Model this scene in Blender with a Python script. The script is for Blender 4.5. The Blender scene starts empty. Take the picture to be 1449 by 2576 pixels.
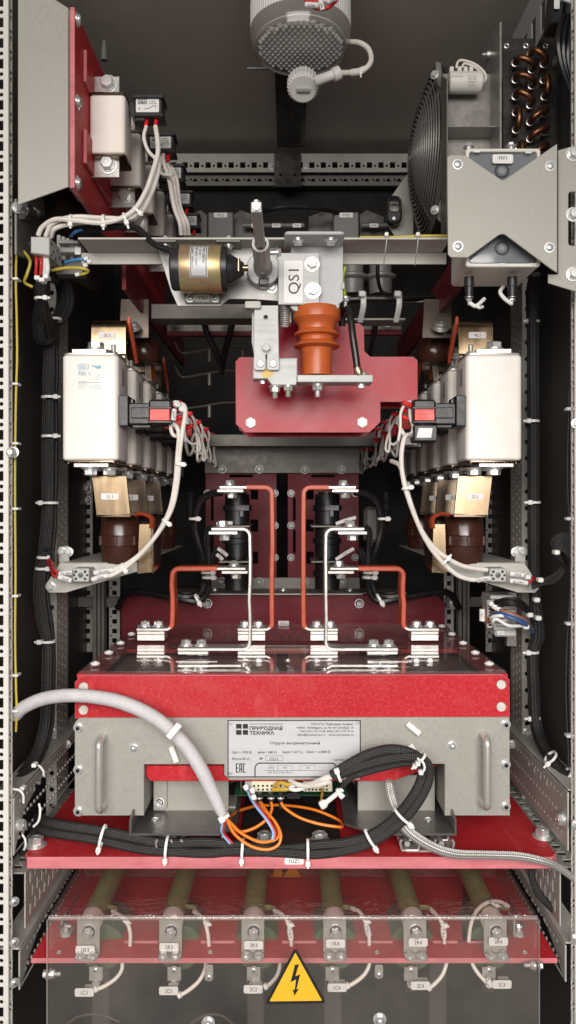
import bpy, bmesh, math, random
from mathutils import Vector, Matrix, Quaternion
random.seed(7)
R = math.radians
SC = bpy.context.scene
COL = SC.collection

# ------------------------------------------------------------------ camera
F, CX, CY = 1900.0, 728.0, 1270.0          # focal length and vanishing point in photo units (1449 x 2576)
cam_d = bpy.data.cameras.new('camera'); cam = bpy.data.objects.new('camera', cam_d); COL.objects.link(cam)
cam_d.sensor_fit = 'VERTICAL'; cam_d.sensor_height = 36; cam_d.sensor_width = 36
cam_d.lens = F / 2576 * 36
cam_d.shift_x = (724.5 - CX) / 2576; cam_d.shift_y = (CY - 1288) / 2576
cam_d.clip_start = 0.02; cam_d.clip_end = 50
cam.location = (0, 0, 0); cam.rotation_euler = (R(90), 0, 0)
SC.camera = cam

# ------------------------------------------------------------------ world and lamps
w = bpy.data.worlds.new('World'); SC.world = w; w.use_nodes = True
w.node_tree.nodes['Background'].inputs[0].default_value = (1.0, 0.965, 0.93, 1)
w.node_tree.nodes['Background'].inputs[1].default_value = 0.165
def area(name, loc, target, sx, sy, power, col):
    d = bpy.data.lights.new(name, 'AREA'); d.shape = 'RECTANGLE'; d.size = sx; d.size_y = sy
    d.energy = power; d.color = col
    o = bpy.data.objects.new(name, d); COL.objects.link(o); o.location = loc
    o.rotation_euler = (Vector(target) - Vector(loc)).to_track_quat('-Z', 'Y').to_euler()
    return o
area('room_and_fill_light', (-0.2, -1.1, 0.60), (0, 1.0, -0.2), 1.9, 0.7, 39, (1.0, 0.955, 0.91))
low = area('room_and_fill_light', (0.1, -0.75, 0.15), (0, 0.95, -0.62), 1.2, 0.4, 5.2, (1.0, 0.96, 0.93)); low.data.spread = R(75)  # added fill aimed at the lower shelf, not a known lamp of the room
SC.view_settings.view_transform = 'Standard'; SC.view_settings.look = 'None'
SC.view_settings.exposure = 0.0; SC.view_settings.gamma = 1.0; SC.view_settings.use_curve_mapping = False
SC.render.engine = 'CYCLES'
SC.cycles.use_denoising = True
SC.cycles.max_bounces = 8; SC.cycles.transparent_max_bounces = 16
SC.cycles.sample_clamp_indirect = 4

# ------------------------------------------------------------------ materials
MATS = {}
def _nt(name):
    m = bpy.data.materials.new(name); m.use_nodes = True
    nt = m.node_tree; return m, nt, nt.nodes['Principled BSDF']
def N(nt, t, **kw):
    n = nt.nodes.new(t)
    for k, v in kw.items():
        if k.startswith('_'): setattr(n, k[1:], v)
        else: n.inputs[k.replace('__', ' ')].default_value = v
    return n
def mixrgb(nt, fac, a, b, blend='MIX'):
    n = nt.nodes.new('ShaderNodeMix'); n.data_type = 'RGBA'; n.blend_type = blend
    for i, x in ((0, fac), (6, a), (7, b)):
        if isinstance(x, bpy.types.NodeSocket): nt.links.new(x, n.inputs[i])
        else: n.inputs[i].default_value = x if i == 0 else (*x, 1) if len(x) == 3 else x
    return n.outputs[2]
def ramp(nt, src, stops):
    n = nt.nodes.new('ShaderNodeValToRGB'); e = n.color_ramp.elements
    e[0].position, e[0].color = stops[0][0], (*([stops[0][1]]*3), 1) if isinstance(stops[0][1], (int, float)) else (*stops[0][1], 1)
    e[1].position, e[1].color = stops[-1][0], (*([stops[-1][1]]*3), 1) if isinstance(stops[-1][1], (int, float)) else (*stops[-1][1], 1)
    for p, c in stops[1:-1]:
        q = e.new(p); q.color = (*([c]*3), 1) if isinstance(c, (int, float)) else (*c, 1)
    nt.links.new(src, n.inputs[0]); return n.outputs[0]
def coords(nt, scale=(1, 1, 1), kind='Object'):
    tc = nt.nodes.new('ShaderNodeTexCoord'); mp = nt.nodes.new('ShaderNodeMapping')
    mp.inputs['Scale'].default_value = scale; nt.links.new(tc.outputs[kind], mp.inputs[0])
    return mp.outputs[0]
def noise(nt, vec, scale, detail=4, rough=.6, dist=0.0):
    n = nt.nodes.new('ShaderNodeTexNoise'); n.noise_dimensions = '4D'
    n.inputs['Scale'].default_value = scale; n.inputs['Detail'].default_value = detail
    n.inputs['Roughness'].default_value = rough; n.inputs['Distortion'].default_value = dist
    oi = nt.nodes.new('ShaderNodeObjectInfo'); m = N(nt, 'ShaderNodeMath', _operation='MULTIPLY'); m.inputs[1].default_value = 17
    nt.links.new(oi.outputs['Random'], m.inputs[0]); nt.links.new(m.outputs[0], n.inputs['W'])
    nt.links.new(vec, n.inputs['Vector']); return n.outputs[0]
def bump(nt, b, h, strength=.2, dist=.001):
    n = nt.nodes.new('ShaderNodeBump'); n.inputs['Strength'].default_value = strength; n.inputs['Distance'].default_value = dist
    nt.links.new(h, n.inputs['Height']); nt.links.new(n.outputs[0], b.inputs['Normal'])
def mat(name, col, rough=.5, metal=0.0, var=.18, scale=60, stretch=(1, 1, 1), bmp=.0, dirt=None, rvar=.12, coat=0.0):
    """plain surface with tonal and gloss variation; dirt = second colour laid in cloudy patches"""
    m, nt, b = _nt(name)
    v = coords(nt, stretch); n1 = noise(nt, v, scale, 5, .65)
    lo = tuple(c * (1 - var) for c in col); hi = tuple(min(1, c * (1 + var)) for c in col)
    c = mixrgb(nt, ramp(nt, n1, [(.3, 0.0), (.7, 1.0)]), lo, hi)
    if dirt:
        n2 = noise(nt, coords(nt), dirt[1], 4, .6); c = mixrgb(nt, ramp(nt, n2, [(.48, 0.0), (.72, dirt[2])]), c, dirt[0])
    nt.links.new(c, b.inputs['Base Color'])
    b.inputs['Metallic'].default_value = metal
    r = ramp(nt, n1, [(.25, max(.02, rough - rvar)), (.75, min(1, rough + rvar))])
    nt.links.new(r, b.inputs['Roughness'])
    b.inputs['Coat Weight'].default_value = coat
    if bmp: bump(nt, b, n1, bmp)
    MATS[name] = m; return m
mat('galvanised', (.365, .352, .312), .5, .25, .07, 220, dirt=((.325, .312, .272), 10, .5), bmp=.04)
mat('galvanised_dark', (.19, .175, .155), .5, .35, .14, 90, dirt=((.12, .11, .095), 12, .6))  # darker copy of galvanised; on the rear beams its tone stands in for shade
mat('frame_paint', (.66, .63, .58), .45, .0, .05, 40)
mat('frame_steel', (.47, .45, .405), .5, .05, .10, 160, dirt=((.34, .32, .285), 16, .6))
mat('shelf_steel', (.33, .31, .29), .38, .5, .1, 120, dirt=((.2, .19, .18), 20, .5))
mat('dark_steel', (.10, .094, .088), .32, .75, .2, 40)
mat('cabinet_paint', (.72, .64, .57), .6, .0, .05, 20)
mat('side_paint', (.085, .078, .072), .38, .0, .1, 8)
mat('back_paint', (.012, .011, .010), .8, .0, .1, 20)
mat('zinc', (.72, .715, .70), .34, .72, .10, 300, dirt=((.50, .495, .48), 200, .4))
mat('zinc_yellow', (.62, .52, .34), .33, 1.0, .14, 200)
mat('steel_bare', (.34, .33, .315), .42, .4, .10, 120, stretch=(1, 1, .06))
mat('aluminium', (.44, .44, .43), .5, .15, .08, 160, stretch=(.05, 1, 1), dirt=((.33, .325, .315), 40, .5))
mat('tinned', (.58, .55, .515), .34, .6, .12, 90, dirt=((.40, .36, .32), 40, .5))
mat('copper_plate', (.36, .265, .165), .22, 1.0, .07, 90, stretch=(1, 1, .1), dirt=((.20, .14, .09), 16, .6), rvar=.05)
mat('copper_grey', (.24, .185, .135), .22, 1.0, .08, 90, stretch=(1, 1, .1), dirt=((.12, .09, .06), 18, .6), rvar=.05)
mat('copper_tube', (.24, .105, .055), .34, .9, .2, 130, dirt=((.07, .03, .02), 110, .75))
mat('white_paint', (.46, .465, .46), .5, .0, .03, 60, dirt=((.36, .36, .355), 60, .25))
mat('ceramic', (.86, .81, .755), .42, .0, .03, 30, dirt=((.77, .66, .52), 13, .6))
mat('ceramic_old', (.68, .62, .53), .45, .0, .05, 30, dirt=((.58, .50, .38), 20, .5))
mat('nylon', (.78, .77, .74), .35, .0, .04, 80)
mat('box_plastic', (.70, .67, .61), .45, .0, .03, 60)
mat('grey_plastic', (.36, .36, .345), .5, .0, .05, 60)
mat('terminal_grey', (.46, .455, .43), .5, .0, .06, 70)
mat('black_plastic', (.018, .018, .019), .38, .0, .2, 90)
mat('black_rubber', (.012, .012, .012), .3, .0, .2, 90)
mat('red_plastic', (.72, .035, .02), .36, .0, .08, 60)
mat('red_sleeve', (.70, .02, .025), .4, .0, .1, 90)
mat('white_wire', (.76, .71, .65), .45, .0, .06, 90, dirt=((.64, .57, .48), 50, .6))
mat('label_white', (.74, .72, .70), .4, .0, .03, 60)
mat('ink', (.012, .012, .013), .5, .0, .1, 60)
mat('ink_blue', (.22, .42, .56), .5, .0, .2, 160)
mat('ink_grey', (.24, .24, .25), .5, .0, .2, 160)
mat('orange_sleeve', (.50, .075, .028), .42, .0, .12, 50, bmp=.25, dirt=((.62, .17, .10), 90, .35))
mat('orange_insulator', (.50, .105, .022), .36, .0, .10, 40, dirt=((.40, .09, .03), 30, .4))
mat('brown_insulator', (.050, .018, .011), .24, .0, .12, 40)
mat('yellow_wire', (.50, .40, .06), .4, .0, .1, 60)
mat('green_wire', (.13, .30, .05), .4, .0, .05, 60)
mat('blue_wire', (.06, .22, .50), .4, .0, .05, 60)
mat('red_wire', (.50, .03, .03), .4, .0, .05, 60)
mat('brown_wire', (.30, .11, .05), .4, .0, .05, 60)
mat('fibre_orange', (.86, .22, .02), .42, .0, .06, 60)
mat('resistor_green', (.24, .30, .135), .42, .0, .15, 90, dirt=((.34, .39, .20), 70, .5))
mat('capacitor_green', (.075, .12, .055), .4, .0, .12, 60)
mat('plate_metal', (.55, .545, .555), .42, .1, .03, 200, stretch=(.03, 1, 1))
mat('pcb_green', (.02, .075, .035), .4, .0, .2, 120)
mat('hazard_yellow', (.78, .43, .025), .4, .0, .02, 30)
mat('lamp_shell', (.72, .705, .68), .45, .0, .04, 60)
mat('grille', (.30, .285, .265), .4, .6, .1, 100)
mat('porcelain', (.15, .145, .135), .4, .0, .08, 60)  # pale porcelain, base darkened to imitate shade deep in the cabinet

def red_board(name, base, fib, amt, rough=.38, sc=1.0):
    m, nt, b = _nt(name); v = coords(nt)
    n0 = noise(nt, v, 10 * sc, 3); n1 = noise(nt, v, 88 * sc, 3, .5, 2.6); n2 = noise(nt, v, 140 * sc, 3, .5, 3.0)
    f1 = ramp(nt, n1, [(.465, 0.0), (.497, 1.0), (.53, 0.0)]); f2 = ramp(nt, n2, [(.48, 0.0), (.5, .8), (.52, 0.0)])
    mx = N(nt, 'ShaderNodeMath', _operation='MAXIMUM'); nt.links.new(f1, mx.inputs[0]); nt.links.new(f2, mx.inputs[1])
    ml = N(nt, 'ShaderNodeMath', _operation='MULTIPLY'); ml.inputs[1].default_value = amt; nt.links.new(mx.outputs[0], ml.inputs[0])
    c0 = mixrgb(nt, n0, tuple(x * .82 for x in base), tuple(x * 1.12 for x in base))
    c1 = mixrgb(nt, ml.outputs[0], c0, fib)
    w1 = ramp(nt, noise(nt, v, 6.5 * sc, 6, .7, .6), [(.50, 0.0), (.66, .30)])
    c1 = mixrgb(nt, w1, c1, tuple(.55 * x + .45 * y for x, y in zip(base, (.50, .22, .20))))
    w2 = ramp(nt, noise(nt, coords(nt, (1.0, .02, .3)), 34 * sc, 2, .5, .3), [(.66, 0.0), (.70, .35)])
    c1 = mixrgb(nt, w2, c1, fib)
    nt.links.new(c1, b.inputs['Base Color'])
    nt.links.new(ramp(nt, n0, [(.3, rough - .08), (.7, rough + .1)]), b.inputs['Roughness'])
    b.inputs['Specular IOR Level'].default_value = .22
    bump(nt, b, mx.outputs[0], .05)
    MATS[name] = m
red_board('red_laminate', (.455, .011, .018), (.62, .095, .10), .6, .5)
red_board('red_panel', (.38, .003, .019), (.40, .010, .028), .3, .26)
red_board('red_panel_shaded', (.14, .006, .013), (.18, .02, .03), .3, .45)  # darker copy of the red board, depth shade put into its colour
mat('red_edge', (.56, .17, .19), .6, .0, .22, 90, stretch=(.12, 1, 1), dirt=((.40, .07, .09), 25, .5))

def braid(name, dark, light, n=10, k=1.0, metal=0.0, rough=.5, bs=.6):
    m, nt, b = _nt(name)
    tc = nt.nodes.new('ShaderNodeTexCoord'); sp = nt.nodes.new('ShaderNodeSeparateXYZ'); nt.links.new(tc.outputs['UV'], sp.inputs[0])
    def sn(sign):
        a = N(nt, 'ShaderNodeMath', _operation='MULTIPLY'); a.inputs[1].default_value = 2 * math.pi * n; nt.links.new(sp.outputs[0], a.inputs[0])
        c = N(nt, 'ShaderNodeMath', _operation='MULTIPLY_ADD'); c.inputs[1].default_value = sign * n * k
        nt.links.new(sp.outputs[1], c.inputs[0]); nt.links.new(a.outputs[0], c.inputs[2])
        s = N(nt, 'ShaderNodeMath', _operation='SINE'); nt.links.new(c.outputs[0], s.inputs[0]); return s.outputs[0]
    p = N(nt, 'ShaderNodeMath', _operation='MULTIPLY'); nt.links.new(sn(1), p.inputs[0]); nt.links.new(sn(-1), p.inputs[1])
    h = N(nt, 'ShaderNodeMath', _operation='MULTIPLY_ADD'); h.inputs[1].default_value = .5; h.inputs[2].default_value = .5; nt.links.new(p.outputs[0], h.inputs[0])
    n0 = noise(nt, coords(nt), 90, 3)
    f = N(nt, 'ShaderNodeMath', _operation='MULTIPLY'); nt.links.new(h.outputs[0], f.inputs[0]); nt.links.new(ramp(nt, n0, [(.3, .55), (.7, 1.0)]), f.inputs[1])
    nt.links.new(mixrgb(nt, f.outputs[0], dark, light), b.inputs['Base Color'])
    b.inputs['Metallic'].default_value = metal; b.inputs['Roughness'].default_value = rough
    bump(nt, b, h.outputs[0], bs, .0015); MATS[name] = m
braid('braid_black', (.006, .006, .006), (.055, .053, .05), 9, .9)
braid('braid_grey', (.42, .40, .405), (.80, .77, .775), 14, .9, rough=.55, bs=.4)
braid('braid_tinned', (.32, .31, .29), (.58, .56, .53), 5, 1.6, metal=.6, rough=.38, bs=.5)

def stripe():
    m, nt, b = _nt('earth_stripe'); tc = nt.nodes.new('ShaderNodeTexCoord'); sp = nt.nodes.new('ShaderNodeSeparateXYZ'); nt.links.new(tc.outputs['UV'], sp.inputs[0])
    nt.links.new(mixrgb(nt, ramp(nt, sp.outputs[0], [(.60, 0.0), (.62, 1.0), (.80, 0.0)]), (.60, .47, .08), (.16, .32, .06)), b.inputs['Base Color']); b.inputs['Roughness'].default_value = .4
    MATS['earth_stripe'] = m
stripe()
def clear(name, tint, gloss=1.0, rough=.04, wav=None, haze=0.0):
    m, nt, b = _nt(name); nt.nodes.remove(b); out = nt.nodes['Material Output']
    tr = N(nt, 'ShaderNodeBsdfTransparent'); tr.inputs[0].default_value = (*tint, 1)
    gl = N(nt, 'ShaderNodeBsdfGlossy'); gl.inputs['Roughness'].default_value = rough
    fr = N(nt, 'ShaderNodeFresnel'); fr.inputs[0].default_value = 1.5
    if wav:
        n0 = noise(nt, coords(nt, wav[3]), wav[0], 2, .5, 1.6)
        bp = N(nt, 'ShaderNodeBump'); bp.inputs['Strength'].default_value = wav[1]; bp.inputs['Distance'].default_value = wav[2]
        nt.links.new(n0, bp.inputs['Height']); nt.links.new(bp.outputs[0], gl.inputs['Normal'])
    mm = N(nt, 'ShaderNodeMath', _operation='MULTIPLY'); mm.inputs[1].default_value = gloss; mm.use_clamp = True; nt.links.new(fr.outputs[0], mm.inputs[0])
    ge = nt.nodes.new('ShaderNodeNewGeometry'); inv = N(nt, 'ShaderNodeMath', _operation='SUBTRACT'); inv.inputs[0].default_value = 1.0; nt.links.new(ge.outputs['Backfacing'], inv.inputs[1])
    m0 = mm; mm = N(nt, 'ShaderNodeMath', _operation='MULTIPLY'); nt.links.new(m0.outputs[0], mm.inputs[0]); nt.links.new(inv.outputs[0], mm.inputs[1])
    mx = N(nt, 'ShaderNodeMixShader'); nt.links.new(mm.outputs[0], mx.inputs[0]); nt.links.new(tr.outputs[0], mx.inputs[1]); nt.links.new(gl.outputs[0], mx.inputs[2])
    last = mx.outputs[0]
    if haze:
        df = N(nt, 'ShaderNodeBsdfDiffuse'); df.inputs[0].default_value = (.55, .5, .46, 1)
        n1 = noise(nt, coords(nt), 9, 5); h = N(nt, 'ShaderNodeMath', _operation='MULTIPLY'); h.inputs[1].default_value = haze; nt.links.new(n1, h.inputs[0])
        m2 = N(nt, 'ShaderNodeMixShader'); nt.links.new(h.outputs[0], m2.inputs[0]); nt.links.new(last, m2.inputs[1]); nt.links.new(df.outputs[0], m2.inputs[2]); last = m2.outputs[0]
    nt.links.new(last, out.inputs['Surface']); MATS[name] = m
clear('clear_cover', (.985, .975, .965), 1.4, .03, haze=.12)  # haze mixes in diffuse colour that stands in for the room's reflection
clear('clear_cover_top', (.94, .91, .90), 2.2, .03, wav=(42, .55, .015, (1, 1.7, 1)), haze=.05)
clear('clear_edge', (.9, .87, .86), 2.5, .1, haze=.5)
clear('clear_sheet', (.975, .96, .955), 1.25, .015, haze=.10)
clear('clear_window', (.80, .82, .85), 1.3, .06, haze=.12)
clear('lamp_lens', (.80, .80, .79), 1.4, .12, haze=.55)

def gold():
    m, nt, b = _nt('gold_zinc')
    v = coords(nt, (1, 1, 1)); n0 = noise(nt, v, 14, 3, .5, 1.0); n1 = noise(nt, coords(nt, (.04, 1, 1)), 140, 3)
    c = ramp(nt, n0, [(.3, (.46, .40, .30)), (.42, (.62, .47, .22)), (.5, (.62, .50, .27)), (.58, (.60, .40, .26)), (.68, (.40, .50, .34)), (.76, (.55, .42, .48))])
    c = mixrgb(nt, .25, c, n1, 'MULTIPLY')
    nt.links.new(c, b.inputs['Base Color']); b.inputs['Metallic'].default_value = .75; b.inputs['Roughness'].default_value = .4
    MATS['gold_zinc'] = m
gold()
mat('grease_yellow', (.60, .42, .12), .5, .0, .2, 60)
mat('sticker_grey', (.40, .39, .38), .5, .0, .25, 300)
mat('copper_dark', (.13, .105, .085), .35, .7, .2, 60)
mat('green_yellow', (.30, .36, .03), .4, .0, .3, 120)
mat('column_black', (.010, .010, .010), .4, .0, .1, 60)
mat('steel_handle', (.60, .57, .53), .3, .6, .02, 40, rvar=.03)
mat('connector_cream', (.70, .66, .50), .45, .0, .05, 90)
mat('ferrule_amber', (.52, .33, .04), .4, .0, .1, 90)
mat('rail_pinkish', (.56, .47, .46), .35, .6, .08, 90)
red_board('red_top', (.50, .03, .042), (.52, .08, .10), .3, .3)
mat('blue_light', (.25, .45, .72), .4, .0, .05, 60)
mat('blue_dull', (.05, .10, .24), .4, .0, .05, 60)
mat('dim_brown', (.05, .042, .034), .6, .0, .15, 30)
mat('tray_steel', (.17, .16, .152), .32, .6, .12, 60, dirt=((.10, .095, .09), 20, .5))
mat('reflection_tone', (.22, .175, .17), .35, .0, .25, 12, dirt=((.36, .32, .30), 25, .5))  # grey brown colour imitates the smoky reflection in the module's clear sheet
mat('hazard_orange', (.45, .18, .02), .5, .0, .05, 30)
braid('braid_black_v', (.006, .006, .006), (.045, .043, .04), 6, .8)
mat('lamp_lens_solid', (.80, .79, .765), .16, .0, .05, 60)

# ------------------------------------------------------------------ geometry helpers
def X(u, Y): return (u - CX) / F * Y
def Z(v, Y): return (CY - v) / F * Y
def S(px, Y): return px / F * Y
def P(u, v, Y): return Vector((X(u, Y), Y, Z(v, Y)))
def V(*a): return Vector(a)

class MB:
    def __init__(s): s.v = []; s.f = []; s.uv = []; s.mi = []
    def add(s, vs, fs, mi=0, uvs=None):
        o = len(s.v); s.v += [tuple(x) for x in vs]
        for i, f in enumerate(fs):
            s.f.append(tuple(o + k for k in f)); s.uv.append(uvs[i] if uvs else None)
            s.mi.append(mi[i] if isinstance(mi, list) else mi)
        return s
    def box(s, a, b, bev=.0006, mi=0, rot=None):
        c = [(a[i] + b[i]) / 2 for i in range(3)]; d = [abs(b[i] - a[i]) / 2 for i in range(3)]
        e = min(bev, min(d) * .45)
        vs, fs = [], []
        for sx in (-1, 1):
            for sy in (-1, 1):
                for sz in (-1, 1):
                    sg = (sx, sy, sz)
                    for k in range(3):
                        vs.append(Vector([sg[j] * (d[j] if j == k else d[j] - e) for j in range(3)]))
        def idx(sx, sy, sz, k): return (((sx > 0) * 4 + (sy > 0) * 2 + (sz > 0)) * 3 + k)
        for k in range(3):
            a1, a2 = [j for j in range(3) if j != k]
            for sg in (-1, 1):
                q = []
                for p, r in ((-1, -1), (1, -1), (1, 1), (-1, 1)):
                    t = [0, 0, 0]; t[k] = sg; t[a1] = p; t[a2] = r; q.append(idx(*t, k))
                fs.append(q)
            for p in (-1, 1):       # edges along axis k
                for r in (-1, 1):
                    t0 = [0, 0, 0]; t0[a1] = p; t0[a2] = r; t0[k] = -1; t1 = list(t0); t1[k] = 1
                    fs.append([idx(*t0, a1), idx(*t0, a2), idx(*t1, a2), idx(*t1, a1)])
        for sx in (-1, 1):
            for sy in (-1, 1):
                for sz in (-1, 1): fs.append([idx(sx, sy, sz, k) for k in range(3)])
        if rot is not None: vs = [rot @ v for v in vs]
        return s.add([v + Vector(c) for v in vs], fs, mi)
    def pbox(s, u0, v0, u1, v1, Y, dep, bev=.0006, mi=0, rot=None):
        """box whose FRONT face spans the photo rectangle at depth Y"""
        return s.box((X(u0, Y), Y, Z(v1, Y)), (X(u1, Y), Y + dep, Z(v0, Y)), bev, mi, rot)
    def lathe(s, o, d, prof, seg=24, mi=0, cap=True, ridge=None):
        """profile of (radius, height along d)"""
        o = Vector(o); q = Vector(d).to_track_quat('Z', 'Y'); vs, fs = [], []
        for r, h in prof:
            for k in range(seg):
                a = 2 * math.pi * k / seg; rr = r * (1 + (ridge if (ridge and k % 2) else 0))
                vs.append(o + q @ Vector((rr * math.cos(a), rr * math.sin(a), h)))
        for i in range(len(prof) - 1):
            for k in range(seg):
                fs.append((i * seg + k, i * seg + (k + 1) % seg, (i + 1) * seg + (k + 1) % seg, (i + 1) * seg + k))
        if cap:
            fs.append(tuple(range(seg))[::-1]); fs.append(tuple((len(prof) - 1) * seg + k for k in range(seg)))
        return s.add(vs, fs, mi)
    def cyl(s, a, b, r, seg=16, r2=None, bev=0.0, mi=0):
        a, b = Vector(a), Vector(b); L = (b - a).length; r2 = r if r2 is None else r2
        pr = [(r - bev, 0), (r, bev), (r2, L - bev), (r2 - bev, L)] if bev else [(r, 0), (r2, L)]
        return s.lathe(a, b - a, pr, seg, mi)
    def tube(s, pts, r, seg=10, sub=6, flat=None, cap=True, mi=0, smooth=True, up=None):
        """swept round (or flat = width,height) section along a smoothed path"""
        pts = [Vector(p) for p in pts]; rs = r if isinstance(r, (list, tuple)) else [r] * len(pts)
        path, rad = [], []
        if smooth and len(pts) > 2:
            ext = [pts[0] * 2 - pts[1]] + pts + [pts[-1] * 2 - pts[-2]]
            for i in range(len(pts) - 1):
                p0, p1, p2, p3 = ext[i:i + 4]
                for j in range(sub):
                    t = j / sub
                    path.append(.5 * ((2 * p1) + (p2 - p0) * t + (2 * p0 - 5 * p1 + 4 * p2 - p3) * t * t + (3 * p1 - p0 - 3 * p2 + p3) * t ** 3))
                    rad.append(rs[i] * (1 - t) + rs[i + 1] * t)
            path.append(pts[-1]); rad.append(rs[-1])
        else: path, rad = pts, list(rs)
        n = len(path); tg = [(path[min(i + 1, n - 1)] - path[max(i - 1, 0)]).normalized() for i in range(n)]
        ref = Vector(up) if up else (Vector((0, 1, 0)) if abs(tg[0].y) < .9 else Vector((1, 0, 0)))
        nx = tg[0].cross(ref).normalized(); vs, fs, uvs, ln = [], [], [], [0]
        for i in range(n):
            if up: nx = tg[i].cross(ref).normalized()
            else: nx = (nx - tg[i] * nx.dot(tg[i])).normalized()
            ny = tg[i].cross(nx)
            if i: ln.append(ln[-1] + (path[i] - path[i - 1]).length)
            for k in range(seg):
                a = 2 * math.pi * k / seg
                if flat: vs.append(path[i] + nx * math.cos(a) * flat[0] * rad[i] + ny * math.sin(a) * flat[1] * rad[i])
                else: vs.append(path[i] + (nx * math.cos(a) + ny * math.sin(a)) * rad[i])
        rm = sum(rad) / n
        for i in range(n - 1):
            for k in range(seg):
                fs.append((i * seg + k, i * seg + (k + 1) % seg, (i + 1) * seg + (k + 1) % seg, (i + 1) * seg + k))
                u0, u1, w0, w1 = k / seg, (k + 1) / seg, ln[i] / rm, ln[i + 1] / rm
                uvs.append(((u0, w0), (u1, w0), (u1, w1), (u0, w1)))
        if cap:
            fs.append(tuple(range(seg))[::-1]); fs.append(tuple((n - 1) * seg + k for k in range(seg))); uvs += [None, None]
        return s.add(vs, fs, mi, uvs)
    def plate(s, outline, th, plane='xz', at=0.0, holes=(), bev=.0005, mi=0, emi=None):
        c = bpy.data.curves.new('c', 'CURVE'); c.dimensions = '2D'; c.fill_mode = 'BOTH'
        b = min(bev, th * .3); c.extrude = th / 2 - b; c.bevel_depth = b; c.bevel_resolution = 0; c.offset = -b
        for pts in [outline] + list(holes):
            sp = c.splines.new('POLY'); sp.points.add(len(pts) - 1); sp.use_cyclic_u = True
            for q, p in zip(sp.points, pts): q.co = (p[0], p[1], 0, 1)
        o = bpy.data.objects.new('c', c); m = bpy.data.meshes.new_from_object(o)
        vs = []
        for v in m.vertices:
            a, bb, t = v.co.x, v.co.y, v.co.z + th / 2
            vs.append({'xz': (a, at + t, bb), 'yz': (at + t, a, bb), 'xy': (a, bb, at + t)}[plane])
        mis = [(emi if (emi is not None and abs(p.normal.z) < .9) else mi) for p in m.polygons]
        s.add(vs, [tuple(p.vertices) for p in m.polygons], mis)
        bpy.data.objects.remove(o); bpy.data.curves.remove(c); bpy.data.meshes.remove(m); return s
    def pplate(s, pts, Y, th, holes=(), bev=.0005, mi=0, emi=None):
        f = lambda L: [(X(u, Y), Z(v, Y)) for u, v in L]
        return s.plate(f(pts), th, 'xz', Y, [f(h) for h in holes], bev, mi, emi)
    def xform(s, M):
        s.v = [tuple(M @ Vector(v)) for v in s.v]; return s
    def mesh(s, name, off=(0, 0, 0), sharp=35):
        me = bpy.data.meshes.new(name); o = Vector(off)
        me.from_pydata([tuple(Vector(v) - o) for v in s.v], [], s.f)
        if any(u for u in s.uv):
            ul = me.uv_layers.new(name='UVMap'); i = 0
            for p, u in zip(me.polygons, s.uv):
                for k in range(p.loop_total):
                    ul.data[p.loop_start + k].uv = u[k] if u else (0, 0)
        for p, m in zip(me.polygons, s.mi): p.material_index = m
        bm = bmesh.new(); bm.from_mesh(me); bmesh.ops.recalc_face_normals(bm, faces=bm.faces); bm.to_mesh(me); bm.free()
        for p in me.polygons: p.use_smooth = True
        me.set_sharp_from_angle(angle=R(sharp)); me.update(); return me

def rrect(u0, v0, u1, v1, r, n=4):
    out = []
    for cx, cy, a0 in ((u1 - r, v1 - r, 0), (u0 + r, v1 - r, 90), (u0 + r, v0 + r, 180), (u1 - r, v0 + r, 270)):
        for k in range(n + 1):
            a = R(a0 + 90 * k / n); out.append((cx + r * math.cos(a), cy + r * math.sin(a)))
    return out
def circ(u, v, r, n=14): return [(u + r * math.cos(2 * math.pi * k / n), v + r * math.sin(2 * math.pi * k / n)) for k in range(n)]
def rect(u0, v0, u1, v1): return [(u0, v0), (u1, v0), (u1, v1), (u0, v1)]

# ------------------------------------------------------------------ things, parts, sub-parts
def mats_of(me, m):
    for x in (m if isinstance(m, (list, tuple)) else [m]): me.materials.append(MATS[x])
def thing(name, label, cat, loc, group=None):
    o = bpy.data.objects.new(name, None); o.empty_display_size = .02; COL.objects.link(o)
    o.location = loc; o['label'] = label; o['category'] = cat
    if group: o['group'] = group
    o['_w'] = list(loc); return o
def wloc(o):
    l = Vector((0, 0, 0))
    while o is not None: l += Vector(o.location); o = o.parent
    return l
def part(name, mb, m, parent, label=None):
    me = mb.mesh(name, wloc(parent)); mats_of(me, m)
    o = bpy.data.objects.new(name, me); COL.objects.link(o); o.parent = parent
    if label: o['label'] = label
    return o
def single(name, mb, m, label, cat, group=None, origin=None):
    """a thing that is one mesh"""
    if origin is None:
        n = len(mb.v); origin = (sum(v[0] for v in mb.v) / n, sum(v[1] for v in mb.v) / n, min(v[2] for v in mb.v))
    me = mb.mesh(name, origin); mats_of(me, m)
    o = bpy.data.objects.new(name, me); COL.objects.link(o); o.location = origin
    o['label'] = label; o['category'] = cat
    if group: o['group'] = group
    return o
def struct(name, mb, m):
    me = mb.mesh(name); mats_of(me, m)
    o = bpy.data.objects.new(name, me); COL.objects.link(o); o['kind'] = 'structure'; return o
def dup(root, off, label=None, group=None):
    r = root.copy(); COL.objects.link(r); r.location = Vector(root.location) + Vector(off)
    if label: r['label'] = label
    if group: r['group'] = group
    for ch in list(root.children):
        c = ch.copy(); COL.objects.link(c); c.parent = r
        for g in ch.children:
            d = g.copy(); COL.objects.link(d); d.parent = c
    return r
ORD = ['first', 'second', 'third', 'fourth', 'fifth', 'sixth', 'seventh', 'eighth']

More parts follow.
